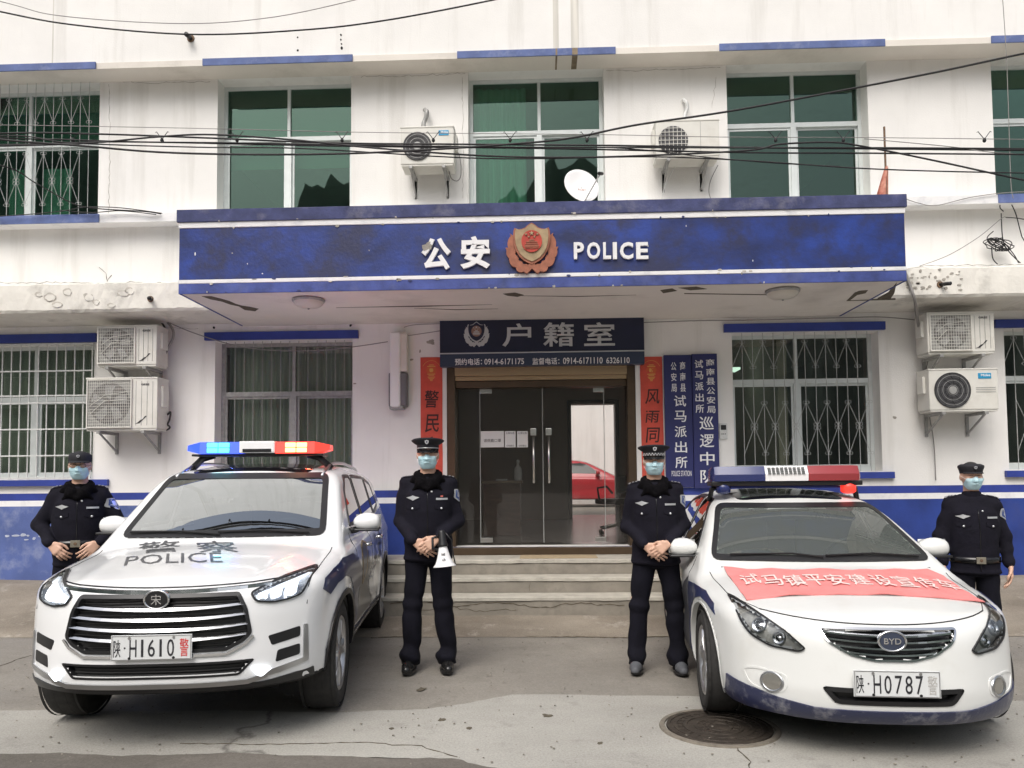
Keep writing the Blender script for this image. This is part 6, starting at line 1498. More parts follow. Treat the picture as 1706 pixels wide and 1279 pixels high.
for s_ in (-1, 1): V.seam([(s_*.62, e_.y), (s_*.68, e_.y+.14), (s_*.745, .72), (s_*.785, 1.22)], 't', .0028)
# grille
gr = [(-.365, .696), (.365, .696), (.33, .625), (.22, .560), (.10, .532), (-.10, .532), (-.22, .560), (-.33, .625)]
V.cut(gr, 'f', .01); GR = V.patch(rnd(gr, .03), 'f', -.030, bk, 'grille', skirt=0, res=.05); V.ribbon(rnd(gr, .03), 'f', .011, .010, M_CHROME, 'grille_frame', GR, thick=.04)
for z, hw_ in ((.668, .335), (.636, .318), (.604, .285), (.572, .225)):
    xs_ = np.linspace(-hw_, hw_, 15); v = []
    for x in xs_:
        zz = z-.0*abs(x)-.018*(1-(abs(x)/hw_)**2)*.8+.006; p = V.on('f', x, zz, 0); t_ = .0085
        v += [p+Vector((0, .025, t_)), p+Vector((0, -.004, t_*.5)), p+Vector((0, -.006, -t_*.6)), p+Vector((0, .025, -t_))]
    mb = MB(); mb.add(v, [(4*i+k, 4*i+4+k, 4*i+4+(k+1) % 4, 4*i+(k+1) % 4) for i in range(14) for k in range(4)]+[(0, 1, 2, 3), (56, 57, 58, 59)]); mb.build('grille_slat', M_CHROME, GR)
p = V.on('f', 0, .640, .016); BG = empty('front_badge', (0, p.y, .640), parent=SED); Mx = Matrix.Rotation(R(90), 4, 'X') @ Matrix.Diagonal((1.35, 1, 1, 1))
MB().lathe([(0, .004), (.046, .004), (.047, -.01)], 36, Mx).build('badge_plate', mat('badge_navy', (.04, .05, .08), .3), BG); MB().lathe([(.046, -.008), (.048, .006), (.054, .008), (.057, .003), (.057, -.01)], 36, Mx).build('badge_ring', M_CHROME, BG, smooth=True)
text_obj('BYD', 0, 0, .088, .032, -.004, .004, M_CHROME, BG, 'brand_lettering', .01)
PL = plate(V, 0, .425, [('陕', -.187, .038), ('H', -.100, .038), ('0', -.046, .036), ('7', .008, .036), ('8', .060, .036), ('7', .113, .036)], '警', mat('rubbed_plate_character', (.45, .44, .42), .5), -.02)
# bumper crease grooves between grille and lamps, lower mouth
mo = [(-.37, .392), (.37, .392), (.30, .305), (-.30, .305)]
V.cut(mo, 'f', .01); LI = V.patch(rnd(mo, .03), 'f', -.04, bk, 'lower_intake', skirt=0); V.ribbon(rnd(mo, .03), 'f', .024, .006, bk, 'intake_lip', LI, thick=.045)
M_HLB = mat('amber_grey_reflector', (.62, .60, .54), .3, metal=.35, var=.3, vscale=14)
hl = [(.425, .578), (.46, .556), (.60, .568), (.69, .615), (.73, .68), (.755, .785), (.72, .778), (.64, .738), (.515, .662)]
for sg, pl in ((1, hl), (-1, mir(hl))):
    V.cut(pl, 'f', .012); H_ = V.patch(rnd(pl, .03), 'f', -.03, M_HLB, 'headlight', res=.05, skirt=0)
    V.patch(rnd(pl, .03), 'f', .008, G_LENS, 'lens', H_, res=.04, skirt=.006); V.ribbon(rnd(pl, .03), 'f', .008, .011, bk, 'lamp_surround', H_, thick=.042)
    for cx, cz, r_ in ((.56, .618, .032), (.65, .675, .038)):
        p, n = V.hit('f', sg*cx, cz); q = n.to_track_quat('Z', 'Y').to_matrix().to_4x4(); Mx = Matrix.Translation(p-n*.028) @ q
        MB().lathe([(r_, .018), (r_*1.04, .0), (r_*.8, -.004), (r_*.6, .010), (0, .014)], 24, Mx).build('lamp_projector', M_CHROME, H_, smooth=True)
        MB().lathe([(r_*1.02, .016), (r_*1.12, .018), (r_*1.12, -.01)], 24, Mx).build('projector_ring', M_SATIN, H_, smooth=True)
    # fog lamp in its recess
    p, n = V.hit('f', sg*.60, .375); q = n.to_track_quat('Z', 'Y').to_matrix().to_4x4(); Mx = Matrix.Translation(p+n*.002) @ q @ Matrix.Diagonal((1.25, 1, 1, 1))
    FG = MB().lathe([(.044, .0), (.052, .006), (.058, .0), (.058, -.02)], 28, Mx).build('fog_lamp', M_SATIN, SED, smooth=True)
    MB().lathe([(0, .003), (.030, .002), (.044, -.001)], 28, Mx).build('fog_lens', mat('dim_fog_lens', (.30, .29, .26), .15, metal=.5), FG, smooth=True)
    rc = [(.52, .43), (.67, .445), (.74, .425), (.71, .335), (.61, .31), (.53, .335)]; rc = rc if sg > 0 else mir(rc)
    V.ribbon(rnd(rc, .04), 'f', .010, .004, M_CARW2, 'fog_recess_edge', thick=.01)
# scraped navy lower bumper
M_NAVYS = mat('scraped_navy_bumper', (.015, .02, .065), .4, coat=.3, dirt=(.42, .42, .44), dscale=11, damt=.55, bump=.2)
low = [(-.80, .20), (.80, .20), (.80, .35), (.74, .335), (.58, .300), (.40, .275), (-.40, .275), (-.58, .300), (-.74, .335), (-.80, .35)]
V.patch(low, 'f', .010, M_NAVYS, 'lower_bumper', res=.04)
# navy stripe on the fender, dark door panel
for ax in 'rl':
    V.patch([(.62, .67), (.68, .73), (.9, .775), (1.2, .785), (1.45, .77), (1.50, .25), (1.36, .30), (1.33, .48), (1.24, .62), (1.10, .70), (.93, .735), (.78, .715)], ax, .006, M_NAVY, 'fender_stripe', res=.04, skirt=.004)
    V.patch([(1.52, .25), (1.50, .80), (1.75, .72), (1.95, .62), (2.1, .45), (2.2, .25)], ax, .005, M_GREYV, 'door_graphic', res=.05, skirt=.003)
# wheel arches dark etc
V.finish_shell('body', M_CARW2, M_CARUND)
# banner: thin cloth lying on the bonnet
M_BANNER = mat('pink_red_banner_cloth', (.70, .23, .22), .7, var=.10, vscale=7, bump=.15, bscale=12)
bpx = [(1206, 946), (1300, 950), (1420, 951), (1545, 949), (1572, 962), (1600, 980), (1641, 1006), (1560, 997), (1430, 992), (1330, 993), (1244, 1001), (1226, 975)]
bl = []
for x, y in bpx:
    h = V.pixhit(x, y); bl.append((h.x, h.y) if h else None)
bl = [b for b in bl if b]
BN = V.patch(bl, 't', .006, M_BANNER, 'bonnet_banner', res=.05, skirt=.006); BN.parent = SED
for v_ in BN.data.vertices: v_.co.z += .0035*math.sin(v_.co.x*23+v_.co.y*9)+.003*math.sin(v_.co.y*31-v_.co.x*12)+.003
cs = '试马镇平安建设宣传车'; M_BLET = mat('pale_banner_print', (.80, .62, .58), .7)
for i, ch in enumerate(cs):
    pxs_ = [1250, 1287, 1323, 1358, 1393, 1430, 1468, 1505, 1541, 1577][i]; yy = [968, 970, 970, 969, 969, 969, 970, 972, 974, 977][i]
    h = V.pixhit(pxs_, yy)
    if h: V.text(ch, 't', (h.x, h.y), .115, .24, .0165, M_BLET, 'character', BN, .008)
mirror(V, .935, 1.76, .985, 1, M_CARW2); mirror(V, -.915, 1.76, .985, -1, M_CARW2)
for sx in (-1, 1):
    for ya in (P['ya'], P['yb']): wheel(SED, sx*.785, ya, P['r'], .215, sx, .222, 7, False)
cabin(V, .915, 1.28, .55)
# papers and things on the dashboard
MB().cbox(-.36, -.05, 1.52, 1.62, .93, .95, .004).build('dash_paper', M_PAPER, SED)
MB().cbox(-.13, .13, 1.92, 1.96, 1.19, 1.26, .02).build('rear_view_mirror', bk, SED)
MB().box(-.6, .6, .4, 4.3, .20, .30).build('underbody', M_CARUND, SED)
for l in ([(-.62, .955), (-.2, .965), (.0, .945)], [(.02, .955), (.35, .965), (.66, .945)]): MB().tube([V.on('f', x, z, .02) for x, z in l], .007, 6).build('wiper', bk, SED)
# light bar, unlit; its red beacon's colour is lifted by emission
M_BL2 = mat('dull_blue_lens', (.02, .03, .12), .25, coat=.3); M_RL2 = mat('dull_red_lens', (.28, .035, .04), .28, coat=.3)
yc, zc = 2.33, 1.555; LB2 = empty('light_bar', (-.02, yc, zc), parent=SED)
def prof_lens(x0, x1, m, nm, end=0):
    pr = [(-.16, -.065), (-.165, -.01), (-.12, .058), (.12, .058), (.165, -.01), (.16, -.065)]; mb = MB(); v = []; s_ = 1 if x1 > x0 else -1
    st = [(x0, 1)]+([(x1-s_*.07, 1), (x1-s_*.02, .86), (x1, .6)] if end else [(x1, 1)])
    for x, k in st:
        for a, b in pr: v.append((x, a*(k if k < 1 else 1), (b+.065)*(1 if k > .8 else .8)*k**.2-.065))
    n = len(st); mb.add(v, [(6*i+k, 6*i+6+k, 6*i+6+(k+1) % 6, 6*i+(k+1) % 6) for i in range(n-1) for k in range(6)]+[tuple(range(6)), tuple(range(6*n-6, 6*n))]); return smooth_by_angle(mb.build(nm, m, LB2), 30)
prof_lens(-.172, -.595, M_BL2, 'blue_lens', 1); prof_lens(.172, .595, M_RL2, 'red_lens', 1)
prof_lens(-.170, .170, M_LETTER, 'centre_housing')
mb = MB()
for i in range(9): 
    for j in range(4):
        t = j/3; y_ = -.160+.030*t; z_ = -.005+.045*t; MB().box(-.15+.0335*i, -.15+.0335*i+.026, y_-.012, y_-.004, z_-.006, z_+.006).build('reflector_cell', M_SATIN, LB2)
MB().cbox(-.60, .60, -.14, .14, -.105, -.067, .01).build('bar_base', bk, LB2)
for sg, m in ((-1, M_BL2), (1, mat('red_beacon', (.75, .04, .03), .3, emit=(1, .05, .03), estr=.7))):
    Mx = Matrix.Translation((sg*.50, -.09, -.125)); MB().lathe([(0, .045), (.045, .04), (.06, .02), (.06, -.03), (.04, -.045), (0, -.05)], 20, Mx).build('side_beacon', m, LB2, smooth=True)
    mb = MB(); mb.tube([(sg*.52, 0, -.09), (sg*.58, 0, -.13), (sg*.60, .02, V.on('t', sg*.60, yc, 0).z-zc)], .022, 8); mb.build('mounting_foot', bk, LB2, smooth=True)
MB().cbox(-.45, .45, -.05, .05, -.125, -.107, .005).build('cross_rail', M_STRIP, LB2)

# ================================================================== red car parked in the courtyard
RC = empty('red_car', (0, 0, 0), label='red car parked in the courtyard seen through the open back doorway', cat='car')
RC.location = (0.6, 13.8, .68); RC.rotation_euler = (0, 0, R(90)); bpy.context.view_layer.update()
pr_ = onY(995, 790, 12.9); RC.location = (pr_.x+1.8, 13.8, .68); bpy.context.view_layer.update()
P = dict(P); P.pop('cuts', None); P['zb'] = .22; V = Car(P, RC); V.make_shell(.045)
M_REDP = mat('red_car_paint', (.42, .02, .03), .25, coat=.7)
V.finish_shell('body', M_REDP, M_CARUND, liner=False)
for ax in 'rl':
    for pl, nm in ((rnd([(1.72, .965), (2.62, .985), (2.62, 1.36), (2.35, 1.34), (2.05, 1.22)], .05), 'front_side_window'), (rnd([(2.69, .99), (3.50, 1.01), (3.78, 1.15), (3.45, 1.31), (3.05, 1.37), (2.69, 1.37)], .05), 'rear_side_window')):
        V.patch(pl, ax, .004, mat('black_window_glass', (.01, .012, .012), .06), nm, res=.12)
    V.seam([(2.65, .97), (2.63, .6), (2.64, .24)], ax)
V.patch(ws, 'f', .004, MATS['black_window_glass'], 'windscreen', res=.1)
mirror(V, .955, 1.80, 1.00, 1, M_REDP); mirror(V, -.955, 1.80, 1.00, -1, M_REDP)
for sx in (-1, 1):
    for ya in (P['ya'], P['yb']): wheel(RC, sx*.785, ya, P['r'], .215, sx, .222, 5, False)
# ================================================================== officers
M_SKIN = mat('skin', (.58, .36, .26), .5, var=.06, vscale=18)
M_UNI = mat('navy_uniform_cloth', (.0065, .006, .0115), .9, var=.3, vscale=7, bump=.5, bscale=22, spec=.22)
M_UNIT = mat('navy_trouser_cloth', (.005, .005, .0095), .9, var=.3, vscale=8, bump=.45, bscale=18, spec=.2)
M_FUR = mat('black_fur_collar', (.0045, .004, .005), 1.0, spec=.1, var=.4, vscale=70, bump=1.0, bscale=180)
M_CAPC = mat('black_cap_cloth', (.010, .010, .014), .8, var=.2, vscale=14)
M_VISOR = mat('glossy_visor', (.008, .008, .009), .18)
M_MASK = mat('pale_blue_mask', (.50, .72, .78), .8, var=.05, vscale=9)
M_MASKW = mat('white_elastic', (.8, .8, .8), .7)
M_HAIR = mat('black_hair', (.010, .009, .008), .6, bump=.5, bscale=120)
M_SILV = mat('silver_insignia', (.62, .63, .64), .35, metal=.6)
M_SHOE = mat('black_leather', (.012, .012, .012), .25)
M_SHOEG = mat('grey_shoe_suede', (.085, .09, .10), .7)
M_EYEW = mat('eye_white', (.6, .58, .55), .3); M_IRIS = mat('dark_iris', (.02, .012, .008), .15)
def near(p, lo, hi, m):
    return ((p > np.array(lo)-m) & (p < np.array(hi)+m)).all(1)
class U:
    """smooth union of primitives with culling"""
    def __init__(s): s.pr = []
    def cap(s, a, b, ra, rb, k=.02):
        a, b = np.array(a, float), np.array(b, float); r = max(ra, rb)
        s.pr.append((np.minimum(a, b)-r, np.maximum(a, b)+r, lambda p, a=a, b=b: capsule(p, a, b, ra, rb), k)); return s
    def ell(s, c, r, k=.02, rot=None):
        c, r = np.array(c, float), np.array(r, float); m = r.max()
        if rot is None: f = lambda p: ellip(p, c, r)
        else:
            Rm = np.array(rot.to_3x3()); f = lambda p: ellip((p-c) @ Rm, (0, 0, 0), r)
        s.pr.append((c-m, c+m, f, k)); return s
    def col(s, z0, z1, prof, k=.02, cy=0.0, cx=None):
        """elliptic column; prof rows: z, half width, half depth, centre y"""
        P = np.array(prof, float)
        def f(p):
            z = p[:, 2]; a = np.interp(z, P[:, 0], P[:, 1]); b = np.interp(z, P[:, 0], P[:, 2]); c = np.interp(z, P[:, 0], P[:, 3]); x0 = 0 if cx is None else np.interp(z, P[:, 0], P[:, 4])
            e = (np.sqrt(((p[:, 0]-x0)/a)**2+((p[:, 1]-c)/b)**2)-1)*np.minimum(a, b)
            return smax(e, np.maximum(z-z1, z0-z), .03)
        m = P[:, 1].max()+.1; s.pr.append((np.array([-m, -m, z0]), np.array([m, m, z1]), f, k)); return s
    def __call__(s, p):
        d = np.full(len(p), .5)
        for lo, hi, f, k in s.pr:
            q = near(p, lo, hi, .13)
            if q.any(): d[q] = smin(d[q], f(p[q]), k)
        return d
def folds(p, amp=.004, f=26, sd=0.):
    x, y, z = p[:, 0], p[:, 1], p[:, 2]
    return amp*(np.sin(f*z+6*x+3*np.sin(9*x+sd)+2*np.sin(7*z+11*y+sd))+.6*np.sin(1.9*f*z-9*x*np.sign(x)+4*y+sd*2+2*np.sin(13*z))+.5*np.sin(17*x+5*z+sd))
def hand_prims(u, W, D, N, side, curl=.6, spread=.008, s=1.0, k=.006, thumb=1):
    """W wrist, D pointing direction, N back-of-hand normal, side=+1 thumb on the D x N side"""
    W, D, N = Vector(W), Vector(D).normalized(), Vector(N).normalized(); N = (N-D*N.dot(D)).normalized(); S = D.cross(N).normalized()*side
    for t, w0 in ((.030, 1), (.010, 1), (-.010, 1), (-.030, .95)):
        u.cap(W+S*t*.55*s, W+(D*.082*w0+S*t)*s, .014*s, .0125*s, k*1.6)
    L = [(.030, .046, .030, .023, .0090), (.010, .051, .033, .025, .0095), (-.010, .048, .031, .024, .0092), (-.029, .037, .024, .021, .0080)]
    for i, (t, a, b, c, r) in enumerate(L):
        base = W+(D*(.084-.004*abs(i-1))+S*t)*s; d = D.copy()
        for j, (l, q) in enumerate(((a, .75), (b, 1.15), (c, .8))):
            ax = S*side; ang = -curl*q
            d = (Matrix.Rotation(ang, 3, (D.cross(N)).normalized()) @ d)
            e = base+d*l*s+S*(spread*(1.5-i))*s*.3; u.cap(base, e, (r-.0006*j)*s, (r-.0006*(j+1))*s, .003); base = e
    if thumb:
        b0 = W+(D*.022+S*.030)*s; b1 = b0+(D*.034+S*.022-N*.012)*s; b2 = b1+(D*.028+S*.006-N*.016)*s; b3 = b2+(D*.024-S*.004-N*.008)*s
        u.cap(W+D*.01*s+S*.014*s, b0, .014*s, .0135*s, .01); u.cap(b0, b1, .0135*s, .0115*s, .006); u.cap(b1, b2, .0112*s, .0100*s, .003); u.cap(b2, b3, .0100*s, .0085*s, .003)
class Surf(Car):
    def __init__(s, me, root): s.root = root; s.bvh = s._bvh(me)
def head_prims(u, hz, yaw=0, dz=0):
    """skull, jaw, nose, ears; hz = height of the eyes"""
    z = hz; y0 = -.015
    u.ell((0, y0+.015, z+.028), (.078, .096, .090), .02); u.ell((0, y0-.012, z-.030), (.068, .076, .082), .03)
    u.ell((0, y0-.035, z-.072), (.040, .040, .034), .03)
    u.ell((0, y0-.078, z+.022), (.052, .016, .012), .02)                                     # brow
    u.cap((0, y0-.088, z+.002), (0, y0-.108, z-.036), .009, .013, .012); u.cap((-.012, y0-.097, z-.038), (.012, y0-.097, z-.038), .010, .010, .010)
    for sx in (-1, 1):
        u.ell((sx*.040, y0-.068, z-.028), (.022, .018, .022), .02); u.ell((sx*.078, y0+.018, z-.008), (.010, .019, .031), .008)
        u.ell((sx*.030, y0-.084, z-.004), (.017, .010, .0085), .006)
    u.cap((-.018, y0-.092, z-.062), (.018, y0-.092, z-.062), .008, .008, .01)
    u.cap((0, .012, z-.06), (0, .02, z-.17), .056, .062, .03)
def officer(px, d, height, pose, cap, lbl, seed=0, beltz=1.009, shoe=M_SHOE, fur=True, belt=False, face=0, stance=.125, glasses=False, wide=1.0):
    p = atD(px, 797, d); rt = empty('person', (p.x, p.y, 0), label=lbl, cat='person', group='uniformed officers standing in line')
    rt.rotation_euler = (0, 0, math.atan2(p.x-CAM.x, (p.y-CAM.y))*-1*.55+face); k = height/1.76; rt.scale = (k, k, k)
    ez = 1.635
    # ---- arm joints
    if pose == 'clasp':
        el = [(-.215, .035, 1.125), (.215, .035, 1.125)]; wr = [(-.095, -.195, .985), (.088, -.205, .995)]
        hd = [((.80, -.20, -.55), (-.15, -1, .1)), ((-.78, -.12, -.55), (.1, -1, .2))]
    elif pose == 'belt':
        el = [(-.285, .05, 1.15), (.285, .05, 1.15)]; wr = [(-.175, -.155, 1.015), (.165, -.16, 1.01)]
        hd = [((.55, -.35, -.55), (-.35, -.9, .2)), ((-.55, -.35, -.5), (.35, -.9, .2))]
    else:
        el = [(-.238, .03, 1.13), (.238, .03, 1.13)]; wr = [(-.252, -.03, .895), (.256, -.03, .895)]
        hd = [((.02, -.12, -1), (-1, -.15, 0)), ((-.02, -.12, -1), (1, -.15, 0))]
    sh = [(-.158, .02, 1.395), (.158, .02, 1.395)]; hip = [(-.09, .0, .92), (.09, .0, .92)]; kn = [(-stance+.0, -.01, .50), (stance, -.01, .50)]; an = [(-stance-.01, .02, .10), (stance+.01, .02, .10)]
    # ---- body: one continuous figure
    u = U(); head_prims(u, ez)
    u.col(.86, 1.44, [(.86, .14, .09, 0), (1.05, .125, .085, 0), (1.25, .15, .10, 0), (1.40, .15, .09, .01), (1.46, .08, .06, .01)], .04)
    for i in (0, 1):
        u.cap((0, .01, 1.42), sh[i], .055, .05, .03); u.cap(sh[i], el[i], .047, .038, .02); u.cap(el[i], wr[i], .037, .026, .02)
        u.cap(hip[i], kn[i], .075, .052, .03); u.cap(kn[i], an[i], .048, .036, .02); u.cap(an[i], (an[i][0], -.09, .045), .032, .022, .02)
        D, N = hd[i]
        if pose == 'clasp':
            if i == 0: hand_prims(u, Vector(wr[0])+Vector((.012, .0, -.008)), D, N, -1, .35)
            else: hand_prims(u, Vector(wr[1])+Vector((-.012, -.020, .004)), D, N, 1, .42)
        elif pose == 'belt': hand_prims(u, Vector(wr[i])+Vector(D)*.01, D, N, (-1 if i == 0 else 1), .45)
        else: hand_prims(u, Vector(wr[i])+Vector(D)*.01, D, N, (-1 if i == 0 else 1), .35)
    skin = isomesh(u, (-.42, -.40, -.01), (.42, .20, 1.80), .0085, 'body'); body = link_mesh('body', skin, M_SKIN, rt)
    S = Surf(skin, rt)
    # ---- trousers
    T = U(); 
    T.col(.80, 1.02, [(.80, .155, .115, 0), (1.02, .165, .115, 0)], .03)
    for i in (0, 1):
        s_ = -1 if i == 0 else 1
        T.cap((s_*.085, .0, .86), (s_*(stance-.012), -.005, .50), .094, .072, .02); T.cap((s_*(stance-.012), -.005, .50), (s_*(stance+.012), .012, .11), .072, .072, .02); T.cap((s_*(stance+.012), -.01, .12), (s_*(stance+.012), -.04, .08), .064, .058, .02); T.cap((s_*(stance+.012), .012, .11), (s_*(stance+.012), .012, .05), .070, .070, .02)
    def tf(p):
        d_ = T(p)+folds(p*np.array([1, 1, 1.0]), .0046, 20, seed)*np.clip((1.05-p[:, 2])*2, .3, 1)*(1+2.2*np.exp(-((p[:, 2]-.15)/.09)**2))
        return np.maximum(d_, .034-p[:, 2])
    link_mesh('trousers', isomesh(tf, (-.32, -.2, 0), (.32, .2, 1.08), .011), M_UNIT, rt)
    # ---- coat
    C = U(); zb = .82
    C.col(zb, 1.47, [(zb, .184, .135, -.005), (.95, .182, .138, -.008), (1.03, .180, .138, -.01), (1.20, .192, .145, -.008), (1.33, .188, .135, 0), (1.42, .135, .10, .01), (1.50, .075, .075, .015)], .04)
    for i in (0, 1):
        s_ = -1 if i == 0 else 1; w_ = np.array(wr[i]); e_ = np.array(el[i]); cuff = w_+(e_-w_)*.06
        C.cap((s_*.06, .02, 1.435), sh[i], .045, .060, .05); C.cap(sh[i], el[i], .063, .055, .03); C.cap(el[i], cuff, .055, .043, .025)
    def cf(p):
        d_ = C(p)*1.0; arm = np.clip(np.abs(p[:, 0])*6-.6, .25, 1.4); d_ = d_+folds(p, .0058, 22, seed+1.7)*arm
        d_ = d_-.006*np.exp(-((p[:, 2]-zb-.02)/.02)**2)
        return d_
    coat = isomesh(cf, (-.45, -.33, .78), (.45, .22, 1.52), .0105); co = link_mesh('coat', coat, M_UNI, rt); CS = Surf(coat, rt)
    # cuffs darker rims
    # ---- collar
    K = U()
    if fur:
        pts = [(.014, -.125, 1.375), (.045, -.105, 1.415), (.075, -.055, 1.452), (.082, .0, 1.478), (.065, .055, 1.490), (0, .078, 1.494)]
        for s_ in (-1, 1):
            q = [(s_*a, b, c) for a, b, c in pts]
            for a, b in zip(q[:-1], q[1:]): K.cap(a, b, .019, .025, .03)
            K.cap(q[1], (s_*.105, -.090, 1.365), .022, .012, .05); K.cap(q[2], (s_*.125, -.04, 1.425), .024, .014, .05)
        K.cap((0, -.04, 1.42), (0, .0, 1.46), .045, .050, .03)
        kf = lambda p: K(p)+.0016*np.sin(90*p[:, 0]+40*p[:, 2])*np.sin(80*p[:, 1]+70*p[:, 2])
        link_mesh('fur_collar', isomesh(kf, (-.18, -.2, 1.3), (.18, .18, 1.6), .009), M_FUR, rt)
    else:
        K.col(1.44, 1.515, [(1.44, .082, .078, .012), (1.515, .068, .070, .008)], .01); link_mesh('stand_collar', isomesh(lambda p: K(p), (-.14, -.14, 1.40), (.14, .14, 1.55), .009), M_UNI, rt)
    # ---- shoes
    for s_ in (-1, 1):
        x0 = s_*(stance+.012); Q = U(); Q.cap((x0, .045, .042), (x0+s_*.012, -.10, .036), .042, .044, .02); Q.cap((x0+s_*.012, -.10, .034), (x0+s_*.02, -.165, .028), .043, .034, .02); Q.cap((x0, .04, .07), (x0, .01, .10), .040, .042, .02)
        o = link_mesh('shoe', isomesh(lambda p: smax(Q(p), .012-p[:, 2], .008), (x0-.1, -.26, 0), (x0+.1, .14, .16), .0085), shoe, rt)
        mb = MB(); pr = [(x0-.044, .07), (x0-.050, -.08), (x0-.040+s_*.015, -.16), (x0+s_*.015, -.195), (x0+.040+s_*.015, -.16), (x0+.050, -.08), (x0+.044, .07), (x0, .088)]; mb.prism(rnd(pr, .03), .0, .018, ax='z'); mb.build('sole', M_CARBLK, o)
    # ---- coat details: zip placket, pocket flaps, buttons, badges, shoulder boards
    CS.seam([(0.004, 1.36), (.004, 1.2), (.004, 1.03), (.004, .85)], 'f', .0035, M_VISOR, 'zip')
    for s_ in (-1, 1):
        fl = [(s_*.055, 1.255), (s_*.155, 1.255), (s_*.155, 1.225), (s_*.105, 1.205), (s_*.055, 1.225)]; CS.patch(fl, 'f', .006, M_UNI, 'pocket_flap', res=.03, skirt=.008)
        pb = CS.on('f', s_*.105, 1.222, .008); MB().lathe([(0, .003), (.008, .002), (.009, -.004)], 10, Matrix.Translation(pb) @ Matrix.Rotation(R(90), 4, 'X')).build('button', M_SILV, rt, smooth=True)
    CS.patch([(.068, 1.300), (.150, 1.300), (.150, 1.285), (.068, 1.285)], 'f', .006, M_SILV, 'name_badge', res=.03, skirt=.006)
    o = CS.patch([(-.155, 1.305), (-.125, 1.312), (-.105, 1.320), (-.085, 1.312), (-.055, 1.305), (-.09, 1.290), (-.105, 1.282), (-.12, 1.290)], 'f', .006, M_SILV, 'wing_badge', res=.03, skirt=.006)
    if seed == 0: CS.patch(rnd([(.100, 1.318), (.118, 1.318), (.118, 1.308), (.100, 1.308)], .004), 'f', .006, mat('enamel_red_badge', (.6, .15, .12), .4), 'party_badge', res=.02, skirt=.006)
    pb = CS.on('f', .035, 1.345, .006); MB().lathe([(0, .003), (.007, .002), (.008, -.004)], 10, Matrix.Translation(pb) @ Matrix.Rotation(R(90), 4, 'X')).build('button', M_SILV, rt, smooth=True)
    for s_ in (-1, 1):
        e = CS.patch([(s_*.115, -.02), (s_*.205, -.015), (s_*.205, .045), (s_*.115, .045)], 't', .006, M_UNI, 'shoulder_board', res=.03, skirt=.008)
        for q in (.14, .165, .19): CS.patch([(s_*q-.007, .0), (s_*q+.007, .0), (s_*q+.007, .03), (s_*q-.007, .03)], 't', .010, M_SILV, 'rank_pip', e, res=.02, skirt=.004)
    for sx, ax in ((1, 'r'),):      # sleeve shield
        b = rnd([(-.035, 1.365), (.045, 1.365), (.045, 1.30), (.005, 1.265), (-.035, 1.30)], .01)
        ab = CS.patch(b, ax, .004, M_SILV, 'sleeve_patch', res=.02, skirt=.005); CS.patch(shrink_poly(b, .010), ax, .006, mat('patch_blue', (.05, .09, .25), .5), 'patch_centre', ab, res=.02, skirt=.004)
        CS.patch(shrink_poly(b, .024), ax, .0075, M_SILV, 'patch_mark', ab, res=.02, skirt=.004)
    if belt:
        mb = MB(); n = 40; v = []
        for i in range(n):
            a = 2*math.pi*i/n; v += [(.192*math.cos(a), -.008+.150*math.sin(a), beltz-.024), (.192*math.cos(a), -.008+.150*math.sin(a), beltz+.023), (.178*math.cos(a), -.008+.138*math.sin(a), beltz+.023), (.178*math.cos(a), -.008+.138*math.sin(a), beltz-.024)]
        mb.add(v, [(4*i+q, 4*((i+1) % n)+q, 4*((i+1) % n)+(q+1) % 4, 4*i+(q+1) % 4) for i in range(n) for q in range(4)]); bo = mb.build('belt', M_VISOR, rt, smooth=True)
        MB().cbox(-.035, .035, -.172, -.155, beltz-.027, beltz+.027, .004).build('buckle', mat('brass_grey_buckle', (.34, .31, .25), .35, metal=.7), bo); MB().lathe([(0, .004), (.012, .003), (.013, -.002)], 14, Matrix.Translation((0, -.173, beltz)) @ Matrix.Rotation(R(90), 4, 'X')).build('buckle_mark', M_RUST, bo)
    # ---- face: eyes, brows, mask, hair
    for s_ in (-1, 1):
        e = (s_*.031, -.0955, ez-.003); ey = MB(); bm = bmesh.new(); bmesh.ops.create_uvsphere(bm, u_segments=14, v_segments=8, radius=.0105); ey.bm(bm, M=Matrix.Translation(e) @ Matrix.Diagonal((1.15, .7, .42, 1))); eo = ey.build('eye', M_EYEW, rt, smooth=True)
        ey = MB(); bm = bmesh.new(); bmesh.ops.create_uvsphere(bm, u_segments=12, v_segments=8, radius=.0052); ey.bm(bm, M=Matrix.Translation((e[0], e[1]-.0052, e[2])) @ Matrix.Diagonal((1, .5, .9, 1))); ey.build('iris', M_IRIS, eo, smooth=True)
        S.seam([(s_*.016, ez+.004), (s_*.031, ez+.009), (s_*.045, ez+.003)], 'f', .0022, M_HAIR, 'eyelid'); S.seam([(s_*.014, ez+.020), (s_*.032, ez+.027), (s_*.050, ez+.020)], 'f', .0042, M_HAIR, 'eyebrow')
    mk = rnd([(-.062, ez-.018), (-.030, ez-.016), (0, ez-.006), (.030, ez-.016), (.062, ez-.018), (.064, ez-.070), (.040, ez-.108), (-.040, ez-.108), (-.064, ez-.070)], .012)
    MK = S.patch(mk, 'f', .007, M_MASK, 'face_mask', res=.012, skirt=.006)
    for zz in (-.040, -.056, -.072): S.seam([(x, ez+zz) for x in np.linspace(-.058, .058, 9)], 'f', .0019, M_MASK, 'pleat', MK, off=.0075)
    S.seam([(x, ez-.020+.006*(1-abs(x)/.058)) for x in np.linspace(-.052, .052, 9)], 'f', .0016, M_MASKW, 'nose_wire', MK, off=.0080)
